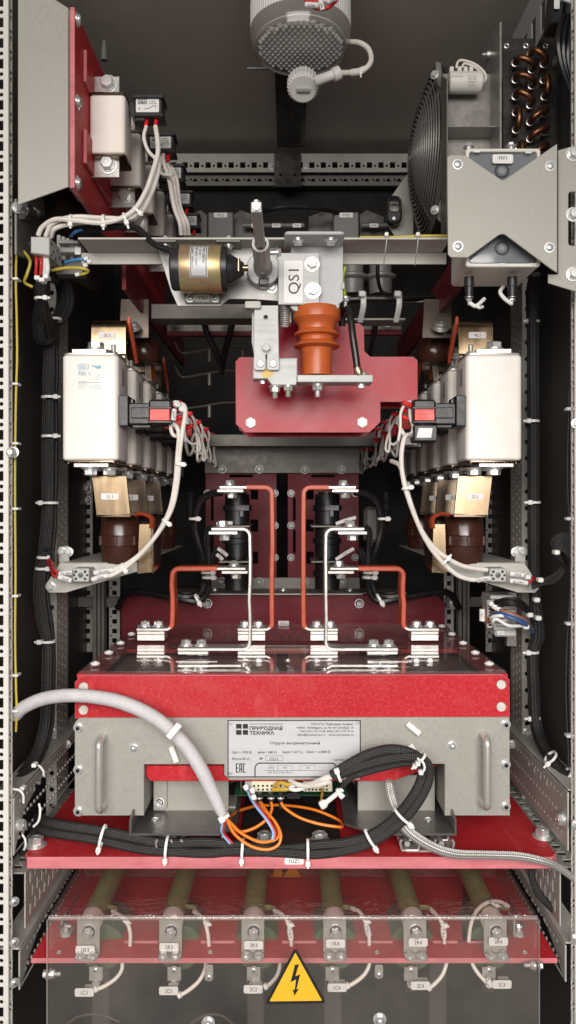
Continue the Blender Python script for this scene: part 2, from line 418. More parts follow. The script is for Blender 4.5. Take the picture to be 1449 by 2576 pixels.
# ------------------------------------------------------------------ fasteners (shared meshes, unit head radius)
def hexpts(r, h, rot=0): return [Vector((r * math.cos(R(60 * k + rot)), r * math.sin(R(60 * k + rot)), h)) for k in range(6)]
def add_hex(m, r, h0, h1, mi=0):
    """hexagon head with a turned (chamfered) top"""
    m.add(hexpts(r, h0) + hexpts(r, h1 - r * .12) + hexpts(r * .86, h1),
          [tuple(range(6))[::-1]] + [(k, (k + 1) % 6, 6 + (k + 1) % 6, 6 + k) for k in range(6)] +
          [(6 + k, 6 + (k + 1) % 6, 12 + (k + 1) % 6, 12 + k) for k in range(6)] + [tuple(range(12, 18))], mi)
def fast_mesh(kind):
    m = MB(); z = (0, 0, 1); o = (0, 0, 0)
    if kind != 'plain' and kind not in ('rivet', 'eyelet', 'whitehex'):
        m.lathe(o, z, [(1.38, 0), (1.42, .05), (1.40, .17), (.6, .19)], 24)
        if kind in ('bolt', 'nut', 'stud', 'downstud'): m.lathe(o, z, [(1.08, .19), (1.1, .22), (1.08, .40), (.6, .41)], 20, 1 if kind == 'nut' else 0)
    if kind == 'bolt':
        add_hex(m, 1, .4, 1.15); m.lathe((0, 0, 1.15), z, [(.64, -.03), (.62, .03), (.40, .035), (.36, -.02)], 18, cap=False)
    elif kind in ('nut', 'stud', 'downstud'):
        add_hex(m, 1, .4, 1.25); L = {'nut': .5, 'stud': 1.6, 'downstud': 1.3}[kind]
        pr = []
        for k in range(int(L / .12)): pr += [(.56, 1.2 + k * .12), (.49, 1.26 + k * .12)]
        pr += [(.45, 1.2 + L)]; m.lathe(o, z, pr, 16)
    elif kind == 'socket':
        m.lathe(o, z, [(.9, .17), (.95, .25), (.95, .95), (.85, 1.05), (.55, 1.05)], 22, cap=False)
        m.add(hexpts(.55, 1.05) + hexpts(.5, .6), [(k, (k + 1) % 6, 6 + (k + 1) % 6, 6 + k) for k in range(6)] + [tuple(range(6, 12))], 1)
    elif kind == 'screw':
        m.lathe(o, z, [(.95, .17), (1.0, .3), (.9, .6), (.6, .78), (.25, .84)], 20)
        for a in (0, 90): m.box((-.55, -.09, .7), (.55, .09, .87), .02, 1, Matrix.Rotation(R(a + 20), 3, 'Z'))
    elif kind == 'acorn':
        add_hex(m, 1, .17, .75); m.lathe(o, z, [(.8, .75), (.72, 1.1), (.45, 1.35), (.1, 1.42)], 18)
    elif kind == 'rivet':
        m.lathe(o, z, [(1, 0), (1, .2), (.8, .38), (.55, .40), (.5, .2), (.1, .18)], 20)
    elif kind == 'eyelet':
        m.lathe(o, z, [(1, 0), (.95, .3), (.7, .4), (.5, .3), (.48, .02)], 20); m.lathe((0, 0, .03), z, [(.5, 0), (.1, .01)], 16, 1)
    elif kind == 'whitehex':
        add_hex(m, 1, 0, .5)
    return m
FM = {}
def bolt(parent, pos, d, r, kind='bolt', m=('zinc', 'ink'), name=None, rot=None):
    if (kind, m) not in FM:
        me = fast_mesh(kind).mesh(kind); mats_of(me, m); FM[(kind, m)] = me
    nm = name or {'bolt': 'bolt', 'nut': 'nut', 'stud': 'stud', 'downstud': 'stud', 'socket': 'socket_screw', 'screw': 'screw', 'acorn': 'cap_nut', 'rivet': 'rivet', 'eyelet': 'eyelet', 'whitehex': 'nylon_nut'}[kind]
    o = bpy.data.objects.new(nm, FM[(kind, m)]); COL.objects.link(o); o.parent = parent
    o.location = Vector(pos) - wloc(parent); o.scale = (r, r, r)
    q = Vector(d).to_track_quat('Z', 'Y') @ Quaternion((0, 0, 1), R(random.uniform(0, 60) if rot is None else rot))
    o.rotation_mode = 'QUATERNION'; o.rotation_quaternion = q
    return o
FR = (0, -1, 0); UP = (0, 0, 1); DN = (0, 0, -1); RT = (1, 0, 0); LF = (-1, 0, 0)
def fb(parent, u, v, Y, rpx, kind='bolt', m=('zinc', 'ink'), rot=None):
    return bolt(parent, P(u, v, Y), FR, S(rpx, Y), kind, m, None, rot)

# ------------------------------------------------------------------ writing
def text_mb(s, h, w=None, align='C', bold=0.0, font_res=3):
    """lettering as flat mesh: cap height h, fitted to width w, centred on origin in x (or L / R aligned), in plane x,y"""
    c = bpy.data.curves.new('t', 'FONT'); c.body = s; c.size = 1; c.resolution_u = font_res; c.offset = bold
    o = bpy.data.objects.new('t', c); me = bpy.data.meshes.new_from_object(o)
    vs = [v.co.copy() for v in me.vertices]; fs = [tuple(p.vertices) for p in me.polygons]
    bpy.data.objects.remove(o); bpy.data.curves.remove(c); bpy.data.meshes.remove(me)
    if not vs: return [], []
    x0, x1 = min(v.x for v in vs), max(v.x for v in vs)
    sy = h / .729; sx = (w / (x1 - x0)) if w else sy
    ox = {'C': (x0 + x1) / 2, 'L': x0, 'R': x1}[align]
    return [Vector(((v.x - ox) * sx, v.y * sy - h / 2, 0)) for v in vs], fs
def put_text(mb, s, u, v, Y, hpx, wpx=None, align='C', rot=0.0, bold=0.0):
    vs, fs = text_mb(s, S(hpx, Y), S(wpx, Y) if wpx else None, align, bold)
    M = Matrix.Rotation(R(rot), 3, 'Z'); o = P(u, v, Y)
    mb.add([Vector((q.x, 0, q.y)) + o for q in (M @ t for t in vs)], fs); return mb
def label(parent, u0, v0, u1, v1, Y, s, hpx=None, wpx=None, rot=0, m='label_white', ink='ink', r=None, name='label', dv=0):
    mb = MB(); mb.pplate(rrect(u0, v0, u1, v1, (min(u1 - u0, v1 - v0) * .22) if r is None else r, 3), Y - .0007, .0006, bev=.0001)
    o = part(name, mb, m, parent)
    if s:
        t = MB(); put_text(t, s, (u0 + u1) / 2, (v0 + v1) / 2 + dv, Y - .001, hpx or (v1 - v0) * .5, wpx, rot=rot)
        part('lettering', t, ink, o)
    return o
def cable(name, pts, rpx, m, label_, cat, group=None, seg=10, flat=None, up=None):
    """one cable through photo points (u, v, depth)"""
    mb = MB(); mb.tube([P(*p) for p in pts], S(rpx, pts[0][2]) if not isinstance(rpx, list) else [S(a, p[2]) for a, p in zip(rpx, pts)], seg, 7, flat, up=up)
    return single(name, mb, m, label_, cat, group)
def strand(mb, pts, rpx, seg=8, flat=None):
    return mb.tube([P(*p) for p in pts], S(rpx, pts[0][2]) if not isinstance(rpx, list) else [S(a, p[2]) for a, p in zip(rpx, pts)], seg, 7, flat)
def tie(parent, u, v, Y, ang, rpx, wpx=2.6, tail=10, m='nylon', side=1):
    """cable tie: a band round a bundle running in image direction ang (degrees), with its head and cut tail"""
    mb = MB(); o = P(u, v, Y); d = Vector((math.cos(R(ang)), 0, math.sin(R(ang)))); n = Vector((-d.z, 0, d.x)) * side
    r, wd = S(rpx, Y), S(wpx, Y)
    mb.lathe(o - d * wd, d, [(r * .93, 0), (r * 1.08, 0), (r * 1.08, 2 * wd), (r * .93, 2 * wd), (r * .93, 0)], 20, cap=False)
    rot = Matrix(((d.x, 0, n.x), (0, 1, 0), (d.z, 0, n.z)))
    hc = o - n * r * .95 + Vector((0, -r * .75, 0)); k = wd * 1.9
    mb.box(hc - Vector((k, k * .8, k)), hc + Vector((k, k * .8, k)), k * .2, rot=rot)
    if tail:
        tc = hc - n * S(tail, Y) * .5; t = S(tail, Y) * .5
        mb.box(tc - Vector((wd * .9, wd * .35, t)), tc + Vector((wd * .9, wd * .35, t)), wd * .1, rot=rot)
    return part('cable_tie', mb, m, parent)
# ================================================================== the cabinet shell
BK = 1.74
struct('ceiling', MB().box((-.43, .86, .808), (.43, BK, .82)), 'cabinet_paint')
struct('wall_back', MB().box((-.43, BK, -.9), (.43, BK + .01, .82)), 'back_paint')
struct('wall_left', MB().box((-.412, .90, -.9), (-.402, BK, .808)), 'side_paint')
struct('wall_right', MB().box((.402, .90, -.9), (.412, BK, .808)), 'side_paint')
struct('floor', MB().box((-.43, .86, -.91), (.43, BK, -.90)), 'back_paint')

# perforated front posts
def front_post(name, lab, sgn):
    Y = .905; t = thing(name, lab, 'frame post', (sgn * .355, Y, -.9))
    holes = []
    u0, u1 = (-70, 21) if sgn < 0 else (1447, 1560)
    ca, cb = (4, 24) if sgn < 0 else (1478, 1451)
    k = -1
    while True:
        vs = 3 + 51.9 * k
        if vs > 2620: break
        holes.append(rect(ca - 9, vs - 11, ca + 4, vs + 13)); holes.append(circ(ca - 1, vs + 27, 5, 12))
        k += 1
    mb = MB(); mb.pplate(rect(u0, -70, u1, 2640), Y, .0022, holes)
    part('front_face', mb, 'frame_paint', t)
    # the return flange, seen at a slant, with oblong slots
    x = X(u1 if sgn < 0 else u0, Y); sl = []
    z = -.70
    while z < .64:
        sl.append([(Y + .005, z), (Y + .0105, z), (Y + .0105, z + .0125), (Y + .005, z + .0125)]); sl.append(circ(Y + .008, z + .0185, .0016, 8)); z += .025
    mb = MB(); mb.plate([(Y + .0023, -.75), (Y + .0145, -.75), (Y + .0145, .69), (Y + .0023, .69)], .002, 'yz', x - (.002 if sgn < 0 else 0) + .0, sl)
    part('side_flange', mb, 'frame_paint', t)
    return t
tl = front_post('frame_post', 'pale perforated steel post at the left front edge of the cabinet', -1)
tr = front_post('frame_post', 'thin strip of pale perforated post at the right front edge of the cabinet', 1)
for (u, v) in ((31, 1138), (40, 523)): bolt(tl, P(u + 3, v, .905), FR if v > 600 else (.6, -.8, 0), S(10, .9), 'bolt')
for v in (1065, 2075, 2360): bolt(tr, P(1449, v, .903), FR, S(9, .9), 'bolt')
for v in (2268, 2370, 2472): bolt(tl, P(36, v, .906), (.55, -.83, 0), S(8.5, .9), 'screw')

# inner posts with small holes, standing behind the harnesses
def inner_post(lab, sgn):
    Y0, Y1 = 1.14, 1.20; xi = sgn * .3515; t = thing('inner_post', lab, 'frame post', (sgn * .36, Y0, -.9))
    z0, z1 = -.55, Z(700, Y0)
    h = []; z = z0 + .01
    while z < z1 - .02:
        for i, dy in enumerate((.012, .028, .044)): h.append(circ(Y0 + dy, z + .00625 * (i % 2), .0021, 8))
        z += .0125
    mb = MB(); mb.plate([(Y0 + .0022, z0), (Y1, z0), (Y1, z1), (Y0 + .0022, z1)], .002, 'yz', xi - (.002 if sgn < 0 else 0), h)
    part('side_face', mb, 'frame_steel', t)
    xo = xi + sgn * .016; h = []; z = z0 + .02
    while z < z1 - .02: h.append(circ(xi + sgn * .0075, z, .0036, 12)); z += .025
    a, b = min(xi, xo), max(xi, xo)
    mb = MB(); mb.plate([(a, z0), (b, z0), (b, z1), (a, z1)], .002, 'xz', Y0, h)
    part('front_face', mb, 'frame_steel', t); return t
ipl = inner_post('grey perforated inner post behind the left black harness', -1)
ipr = inner_post('grey perforated inner post beside the right black harness', 1)
fb(ipl, 128, 1475, 1.138, 9, 'bolt')

# perforated depth rails low on both sides
def side_rail(lab, sgn, v0, v1, x, name='side_rail', Y0=.918, Y1=1.30, rows=3, big=True, m='frame_steel'):
    z1, z0 = Z(v0, Y0), Z(v1, Y0); t = thing(name, lab, 'frame rail', (x, Y0, z0))
    h = []; y = Y0 + .02; H = z1 - z0
    while y < Y1 - .01:
        for i in range(rows): h.append(circ(y + (.00625 if i % 2 else 0), z0 + H * (i + .6) / (rows + .25), .0021, 8))
        y += .0125
    if big:
        for k in range(4): h.append(circ(Y0 + .0465 + .025 * (k + 1) * 1.0, z0 + H * .735, .0034, 12))
    mb = MB(); mb.plate([(Y0, z0), (Y1, z0), (Y1, z1 - .004), (Y0, z1 - .004)], .002, 'yz', x - (.002 if sgn < 0 else 0), h)
    part('web', mb, m, t)
    a, b = (x - .03, x - .0005) if sgn < 0 else (x + .0005, x + .03)
    mb = MB(); mb.plate([(a, Y0), (b, Y0), (b, Y1), (a, Y1)], .002, 'xy', z1 - .0022); part('flange', mb, m, t)
    return t
r1 = side_rail('left perforated depth rail level with the grey module front plate', -1, 2000, 2152, -.3345)
bolt(r1, V(-.3345, .932, Z(2075, .932)), (1, -.15, 0), S(15, .93), 'bolt')
r2 = side_rail('right perforated depth rail level with the grey module front plate', 1, 1985, 2140, .338)
bolt(r2, V(.338, .932, Z(2060, .932)), (-1, -.15, 0), S(15, .93), 'bolt')
for tt, sg in ((ipl, -1), (ipr, 1)):
    for uu, vv in ((-560, 1872), (-590, 1890), (-596, 1840)):
        fb(tt, CX - sg * uu if sg > 0 else CX + uu, vv, 1.138, 8, 'bolt')
r3 = side_rail('left grey depth rail carrying the lower red shelf', -1, 2385, 2490, -.3275, rows=2, big=True)
r4 = side_rail('right grey depth rail carrying the lower red shelf', 1, 2370, 2470, .335, rows=2, big=True)

# perforated mounting brackets below the red base board
def perf_bracket(lab, sgn, x, v0, v1):
    Y0, Y1 = .925, 1.2; z1, z0 = Z(v0, Y0), Z(v1, Y0); t = thing('perforated_bracket', lab, 'bracket', (x, Y0, z0))
    h = []; y = Y0 + .012
    while y < Y1 - .02:
        for j in range(3):
            zz = z0 + (z1 - z0) * (.12 + .29 * j); yy = y + (.008 if j % 2 else 0)
            h.append(rect(yy, zz, yy + .0058, zz + (z1 - z0) * .2)); h.append(circ(yy + .0105, zz + .006, .0015, 8))
        y += .018
    mb = MB(); mb.plate([(Y0, z0), (Y1, z0), (Y1, z1), (Y0, z1)], .0018, 'yz', x, h); part('web', mb, 'frame_steel', t)
    h = []; y = Y0 + .012
    a, b = (x - .026, x - .0005) if sgn < 0 else (x + .0023, x + .028)
    while y < Y1 - .02: h.append(rect(a + .008, y, b - .008, y + .008)); h.append(circ((a + b) / 2, y + .0125, .002, 8)); y += .02
    mb = MB(); mb.plate([(a, Y0), (b, Y0), (b, Y1), (a, Y1)], .0018, 'xy', z1 - .002, h); part('flange', mb, 'galvanised', t)
perf_bracket('left perforated galvanised bracket between the red base board and the lower shelf', -1, -.325, 2195, 2335)
perf_bracket('right perforated galvanised bracket between the red base board and the lower shelf', 1, .331, 2180, 2330)

# rear frame: two horizontal perforated rails under the ceiling, a rail running along it
Yr = 1.68
t = thing('rear_rail', 'upper grey rear rail with a row of square holes under the ceiling', 'frame rail', P(728, 433, Yr))
h = []
for k in range(21): h.append(rect(430 + k * 29, 408, 443 + k * 29, 422)); h.append(circ(451 + k * 29, 417, 3, 8))
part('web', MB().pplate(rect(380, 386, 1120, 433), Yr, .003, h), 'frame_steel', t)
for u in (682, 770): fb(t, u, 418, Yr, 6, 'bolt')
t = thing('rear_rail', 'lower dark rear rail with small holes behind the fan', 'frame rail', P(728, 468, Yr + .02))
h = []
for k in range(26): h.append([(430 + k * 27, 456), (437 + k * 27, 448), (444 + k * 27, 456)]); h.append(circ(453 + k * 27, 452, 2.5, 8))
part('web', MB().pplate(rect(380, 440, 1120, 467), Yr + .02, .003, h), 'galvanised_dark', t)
t = thing('ceiling_rail', 'dark perforated rail running back along the ceiling from the round lamp', 'frame rail', P(738, 300, 1.4))
h = []
for k in range(9):
    y = 1.2 + k * .055; h.append(circ(.0083, y, .0045, 10)); h.append(circ(.0083 + .018, y + .02, .002, 8)); h.append(circ(.0083 - .018, y + .02, .002, 8))
part('web', MB().plate([(-.0267, 1.12), (.0333, 1.12), (.0333, 1.67), (-.0267, 1.67)], .003, 'xy', .79, h), 'dark_steel', t)
part('end_plate', MB().pplate(rect(690, 385, 757, 470), 1.67, .003, [circ(706, 440, 3, 8), circ(742, 440, 3, 8)]), 'dark_steel', t)
# small cable clip and rod on the ceiling
t = thing('cable_clip', 'small pale cable clip on the ceiling left of the lamp', 'clip', P(262, 118, 1.22))
m = MB(); m.cyl(P(262, 118, 1.2), P(262, 152, 1.2), S(8, 1.2), 12); m.cyl(P(262, 120, 1.2), P(262, 104, 1.2), S(5, 1.2), 12); part('body', m, 'porcelain', t)
single('ceiling_rod', MB().cyl(P(622, 172, 1.25), P(690, 172, 1.25), S(4, 1.25), 10), 'porcelain', 'short pale rod lying behind the round lamp', 'rod')

# uprights far back with square holes
def rear_upright(lab, u0, u1, v0, v1, Y, step=24):
    t = thing('rear_upright', lab, 'frame post', P((u0 + u1) / 2, v1, Y)); h = []; v = v0 + 8; c = (u0 + u1) / 2; q = (u1 - u0) * .2
    while v < v1 - 16: h.append(rect(c - q, v, c + q, v + 11)); h.append(circ(c - q * 1.4, v + 17, 1.8, 8)); v += step
    part('web', MB().pplate(rect(u0, v0, u1, v1), Y, .002, h), 'frame_steel', t); return t
a = rear_upright('rear perforated upright left of the lower deep red panel', 274, 302, 1430, 1660, 1.46)
b = rear_upright('rear perforated upright behind the left brown insulator', 210, 233, 1190, 1640, 1.5)
fb(b, 219, 1229, 1.499, 8, 'nut'); fb(b, 219, 1258, 1.499, 8, 'nut')
rear_upright('rear perforated upright right of the lower deep red panel', 1117, 1142, 1430, 1660, 1.46)
rear_upright('rear perforated upright behind the right brown insulator', 1222, 1243, 1190, 1640, 1.5)
for lab, u in (('pale aluminium channel upright behind the left shelf bracket', 248), ('pale aluminium channel upright behind the right shelf bracket', 1168)):
    mb = MB(); mb.pbox(u - 15, 1440, u - 6, 1760, 1.42, .02); mb.pbox(u - 4, 1440, u + 5, 1760, 1.43, .01); mb.pbox(u + 7, 1440, u + 14, 1760, 1.42, .02); mb.pbox(u - 15, 1440, u + 14, 1760, 1.441, .003)
    single('channel_upright', mb, 'galvanised_dark', lab, 'frame post')
for s_, lab in ((-1, 'small grey cross rail at the rear left behind the insulator'), (1, 'small grey cross rail at the rear right behind the insulator')):
    c = 728 + s_ * 470
    t = thing('cross_rail', lab, 'frame rail', P(c, 1524, 1.4))
    part('web', MB().pbox(c - 75, 1502, c + 75, 1527, 1.44, .01), 'galvanised_dark', t); fb(t, c - s_ * 55, 1519, 1.44, 9, 'bolt')
# ================================================================== upper left: cover plate, red fuse board, five fuses
t = thing('cover_plate', 'plain galvanised sheet cover at the upper left in front of the red fuse board', 'cover plate', P(108, 490, .885))
part('sheet', MB().pplate([(45, -120), (60, -120), (135, -4), (172, 20), (172, 470), (45, 515)], .885, .002), 'galvanised', t)
part('return_flange', MB().plate([(.888, Z(495, .885)), (1.0, Z(455, .885)), (1.0, .62), (.888, .62)], .002, 'yz', X(46, .885)), 'galvanised', t)
part('side_flange', MB().plate([(.8872, Z(469, .885)), (.93, Z(469, .885)), (.93, Z(21, .885)), (.8872, Z(21, .885))], .0018, 'yz', X(170, .885)), 'galvanised', t)

XB = X(188, .87)
zt, zb = Z(18, .87), Z(472, .87)
t = thing('fuse_board', 'deep red laminate board with pink edge carrying the upper row of fuses', 'board', (XB, .87, zb))
part('panel', MB().plate([(.87, zb), (1.5, zb), (1.5, zt), (.87, zt)], .0056, 'yz', XB - .0056, emi=1), ['red_laminate', 'red_edge'], t)
za, zc = Z(125, .905), Z(395, .905)
part('raised_strip', MB().plate([(.905, Z(205, .905)), (1.48, Z(205, .905)), (1.48, Z(125, .905)), (.905, Z(125, .905))], .004, 'yz', XB + .0003, emi=1), ['red_laminate', 'red_edge'], t)
part('raised_strip', MB().plate([(.905, Z(410, .905)), (1.48, Z(410, .905)), (1.48, Z(325, .905)), (.905, Z(325, .905))], .004, 'yz', XB + .0003, emi=1), ['red_laminate', 'red_edge'], t)
for v in (50, 257, 461): bolt(t, V(XB, .881, Z(v, .881)), RT, S(13, .88), 'screw')
for v in (150, 350): bolt(t, V(XB, 1.45, Z(v, 1.2)), RT, S(10, .88), 'screw')

def upper_fuse():
    Y = .93; lab = 'nearest white ceramic fuse of the upper left row'
    t = thing('ceramic_fuse', lab, 'fuse', P(273, 392, Y + .02), 'white ceramic fuses on the upper red board')
    xr = X(314, Y)
    b = MB(); b.lathe(V((X(224, Y) + xr) / 2, Y + .022, Z(385, Y)), UP, [(.0, 0)] , 4, cap=False)
    b = MB(); b.plate(rrect(X(224, Y), Y, xr, Y + .043, .005, 3), Z(238, Y) - Z(385, Y), 'xy', Z(385, Y), bev=.0015); part('ceramic_body', b, 'ceramic', t)
    for v0, v1 in ((231, 237), (386, 392)):
        e = MB(); e.plate(rrect(X(223, Y), Y - .0006, xr + .0005, Y + .044, .005, 3), Z(v0, Y) - Z(v1, Y), 'xy', Z(v1, Y)); o = part('end_plate', e, 'copper_grey', t)
    for du in (12, 30, 66, 80): bolt(t, P(224 + du, 393, Y + .006), DN, .0026, 'rivet', ('copper_plate', 'ink'))
    for z0, z1, bv in ((192, 240, 213), (392, 446, 415)):
        k = MB(); k.pplate(rect(216, z0, 300, z1), Y + .012, .0035); part('terminal_strip', k, 'tinned', t); fb(t, 272, bv, Y + .012, 17, 'bolt')
    m = MB(); m.pbox(283, z0 - 18, 300, z0, Y + .016, .01); part('blade', m, 'copper_grey', t)
    # trip indicator switch on an arm
    s = MB(); s.pbox(337, 240, 408, 289, Y + .01, .022, .0015); s.pbox(334, 236, 411, 246, Y + .006, .03, .001); s.pbox(336, 284, 411, 292, Y + .008, .026, .001); s.pbox(340, 292, 365, 304, Y + .012, .02, .001)
    sw = part('trip_switch', s, 'black_plastic', t)
    a = MB(); a.plate([(X(318, Y), Z(236, Y)), (X(350, Y), Z(252, Y)), (X(350, Y), Z(288, Y)), (X(330, Y), Z(290, Y)), (X(318, Y), Z(262, Y))], .012, 'xz', Y + .016); part('switch_arm', a, 'black_plastic', t)
    o = label(t, 342, 248, 400, 282, Y + .01, None, r=3, name='switch_label')
    x = MB(); put_text(x, 'SIBA', 358, 256, Y + .0085, 6, 19, bold=.01); put_text(x, '6-1000 V', 384, 255, Y + .0085, 3, 16); put_text(x, '9A-1N1 2009', 384, 260, Y + .0085, 3, 18); put_text(x, 'UL', 350, 272, Y + .0085, 5, 6)
    for q in ([(364, 273), (372, 273)], [(372, 273), (384, 267)], [(384, 266), (392, 266)], [(392, 266), (392, 273)], [(347, 251), (369, 251)], [(347, 261), (369, 261)], [(347, 251), (347, 261)], [(369, 251), (369, 261)]):
        (ua, va), (ub, vb) = q; x.tube([P(ua, va, Y + .009), P(ub, vb, Y + .009)], S(.6, Y), 4, 1)
    part('lettering', x, 'ink', sw)
    for u in (370, 394):
        r = MB(); r.tube([P(u, 288, Y + .02), P(u - 1, 300, Y + .018), P(u - 3, 319, Y + .016)], [S(4.5, Y), S(5, Y), S(5.5, Y)], 8, 3); part('red_terminal', r, 'red_sleeve', t)
    return t
uf = upper_fuse()
uf_names = ['second', 'third', 'fourth', 'rearmost']
for i in range(1, 5):
    dup(uf, (0, .095 * i, 0), f'{uf_names[i-1]} white ceramic fuse from the front in the upper left row')
# leads from the switches, gathered in two bundles
mb = MB()
strand(mb, [(368, 318, .945), (362, 345, .94), (372, 378, .94), (392, 400, .935)], 4.5)
strand(mb, [(391, 318, .945), (396, 350, .94), (397, 385, .935), (385, 430, .925), (365, 485, .915), (330, 535, .905), (265, 560, .90), (190, 555, .895), (140, 552, .90), (108, 570, .91), (96, 592, .915)], 6)
strand(mb, [(392, 395, .94), (390, 430, .93), (372, 490, .925), (335, 545, .91), (265, 549, .905), (190, 546, .90), (135, 560, .905), (115, 594, .915)], 6)
strand(mb, [(400, 395, .945), (398, 430, .935), (378, 492, .925), (340, 548, .915), (265, 556, .91), (190, 561, .905), (140, 574, .91), (128, 596, .92)], 6)
wl = single('wire_bundle', mb, 'white_wire', 'white wire bundle curving from the upper fuse switches down to the left terminal block', 'wires')
ww = thing('wire_ties', 'white cable ties clipped round the upper left wire bundle', 'cable ties', P(300, 556, .90))
tie(ww, 262, 556, .905, 2, 15, 3, 12); tie(ww, 316, 551, .905, 20, 15, 3, 16); tie(ww, 345, 532, .91, 48, 14, 3, 8); tie(ww, 180, 555, .90, 0, 14, 3, 10)
mb = MB()
for k, (du, dd) in enumerate(((0, 0), (9, .01), (18, .02))):
    strand(mb, [(418 + du * .6, 372 + k * 30, 1.04 + .06 * k), (410 + du, 400 + k * 10, 1.04 + dd), (425 + du, 450, 1.04 + dd), (438 + du * .8, 520, 1.04 + dd), (452 + du, 560, 1.04 + dd), (456 + du, 590, 1.05 + dd)], 5.5)
single('wire_bundle', mb, 'white_wire', 'white wire bundle hanging behind the upper fuse switches down to the cross rail', 'wires')
for i in range(1, 4):
    Y = .93 + .095 * i
    mb = MB(); f = .93 / Y
    strand(mb, [(CX + (368 - CX) * f, CY + (318 - CY) * f, Y + .015), (CX + (372 - CX) * f, CY + (350 - CY) * f, Y + .01), (428 + 6 * i, 418 + 24 * i, Y)], 4)
    single('switch_lead', mb, 'white_wire', f'thin white lead from the {uf_names[i-1]} upper fuse switch', 'wire')

# left corner: brown bracket, terminal block, clips, loose wires
t = thing('corner_bracket', 'dull grey corner bracket below the cover plate at the upper left', 'bracket', P(75, 600, .93))
part('web', MB().plate([(.908, Z(640, .908)), (1.3, Z(640, 1.1)), (1.3, Z(500, 1.1)), (.908, Z(500, .908))], .003, 'yz', X(36, .908), [circ(.95, .33, .003, 8), circ(.985, .33, .003, 8), circ(.95, .36, .003, 8)]), 'galvanised_dark', t)
bolt(t, V(X(38, .908) + .002, .918, Z(527, .918)), (1, -.5, 0), S(17, .91), 'bolt')
bolt(t, V(X(38, .908) + .002, .985, Z(525, .985)), (1, -.3, 0), S(15, .95), 'bolt')
single('dark_sleeve', MB().tube([P(112, 498, .97), P(170, 506, 1.0), P(230, 522, 1.05)], .024, 14, 4), 'dark_steel', 'dark shiny duct under the galvanised cover plate', 'duct')
t = thing('terminal_block', 'grey plastic terminal block at the upper left corner with wires above and below', 'terminal block', P(105, 642, .93))
Y = .915
m = MB(); m.plate([(X(77, Y), Z(636, Y)), (X(124, Y), Z(642, Y)), (X(124, Y), Z(595, Y)), (X(77, Y), Z(595, Y))], .05, 'xz', Y, bev=.001); part('body', m, 'terminal_grey', t)
h = MB()
for k in range(6): h.cyl(V(X(124, Y) - .001, Y + .008 + .008 * (k % 5), Z(608 + 14 * (k % 3), Y)), V(X(124, Y) + .0003, Y + .008 + .008 * (k % 5), Z(608 + 14 * (k % 3), Y)), .0022, 10)
part('screw_hole', h, 'ink', t)
t = thing('rail_terminal', 'light grey rail terminal with blue leads beside the left terminal block', 'terminal', P(170, 650, .97))
m = MB()
for k in range(5): m.pbox(142 + 11 * k, 590 + 4 * k, 152 + 11 * k, 642 + (k % 2) * 10, .965 + .004 * k, .035, .001)
m.pbox(146, 604, 196, 612, .958, .01); m.pbox(150, 622, 200, 634, .956, .012); part('body', m, 'terminal_grey', t)
label(t, 188, 622, 203, 640, .955, None, r=2); part('end_bracket', MB().pbox(140, 644, 208, 690, .985, .02), 'galvanised_dark', t)
for i, (pts, mt_, lb, c) in enumerate((
    ([(165, 660, .94), (185, 655, .93), (205, 652, .925), (220, 658, .93)], 'blue_wire', 'short blue lead with white ferrules under the upper left rail terminal', 4),
    ([(178, 594, .95), (190, 584, .94), (205, 580, .95)], 'blue_wire', 'short blue lead on top of the upper left rail terminal', 4),
    ([(130, 680, .94), (170, 674, .93), (205, 675, .925), (222, 682, .93), (205, 690, .935), (190, 690, .94)], 'yellow_wire', 'yellow green earth lead looped under the upper left rail terminal', 4),
    ([(46, 620, .93), (66, 640, .935), (76, 660, .94), (68, 690, .94), (62, 710, .945), (82, 722, .95)], 'yellow_wire', 'yellow earth lead curling beside the left frame post near the terminal block', 4))):
    cable('lead', pts, c, mt_, lb, 'wire')
t = thing('ferrule_cluster', 'cluster of white wire ferrules hanging under the upper left rail terminal', 'ferrules', P(222, 660, .925))
for (u, v) in ((218, 650), (226, 658), (216, 667), (196, 690)):
    m = MB(); m.cyl(P(u - 6, v + 2, .925), P(u + 4, v - 1, .925), S(5, .925), 10); part('ferrule', m, 'nylon', t)
cable('black_cable', [(205, 600, .95), (225, 583, .935), (265, 573, .925), (320, 570, .915), (350, 578, .91), (385, 612, .90), (432, 632, .893)], 8, 'black_rubber', 'black cable from the upper left terminal to the gold solenoid', 'cable')
for k, (u, mt_) in enumerate(((92, 'red_wire'), (104, 'red_wire'), (113, 'white_wire'), (120, 'white_wire'))):
    cable('lead', [(u - 2, 640, .93), (u, 660, .925), (u - 2, 692, .93)], 4, mt_, f'{ORD[k]} short {"red" if mt_=="red_wire" else "white"} lead from the left under the upper left terminal block', 'wire')
t = thing('wire_marker', 'white printed marker sleeve on the wire below the upper left terminal block', 'marker', P(116, 680, .922))
part('sleeve', MB().tube([P(118, 655, .922), P(120, 676, .92), P(117, 693, .922)], S(6, .92), 10), 'label_white', t)
for (u, v, a) in ((92, 697, 20), (104, 702, -10), (114, 694, 10)):
    m = MB(); m.pbox(u - 7, v - 5, u + 7, v + 6, .918, .012, .001); part('tie_head', m, 'nylon', t)

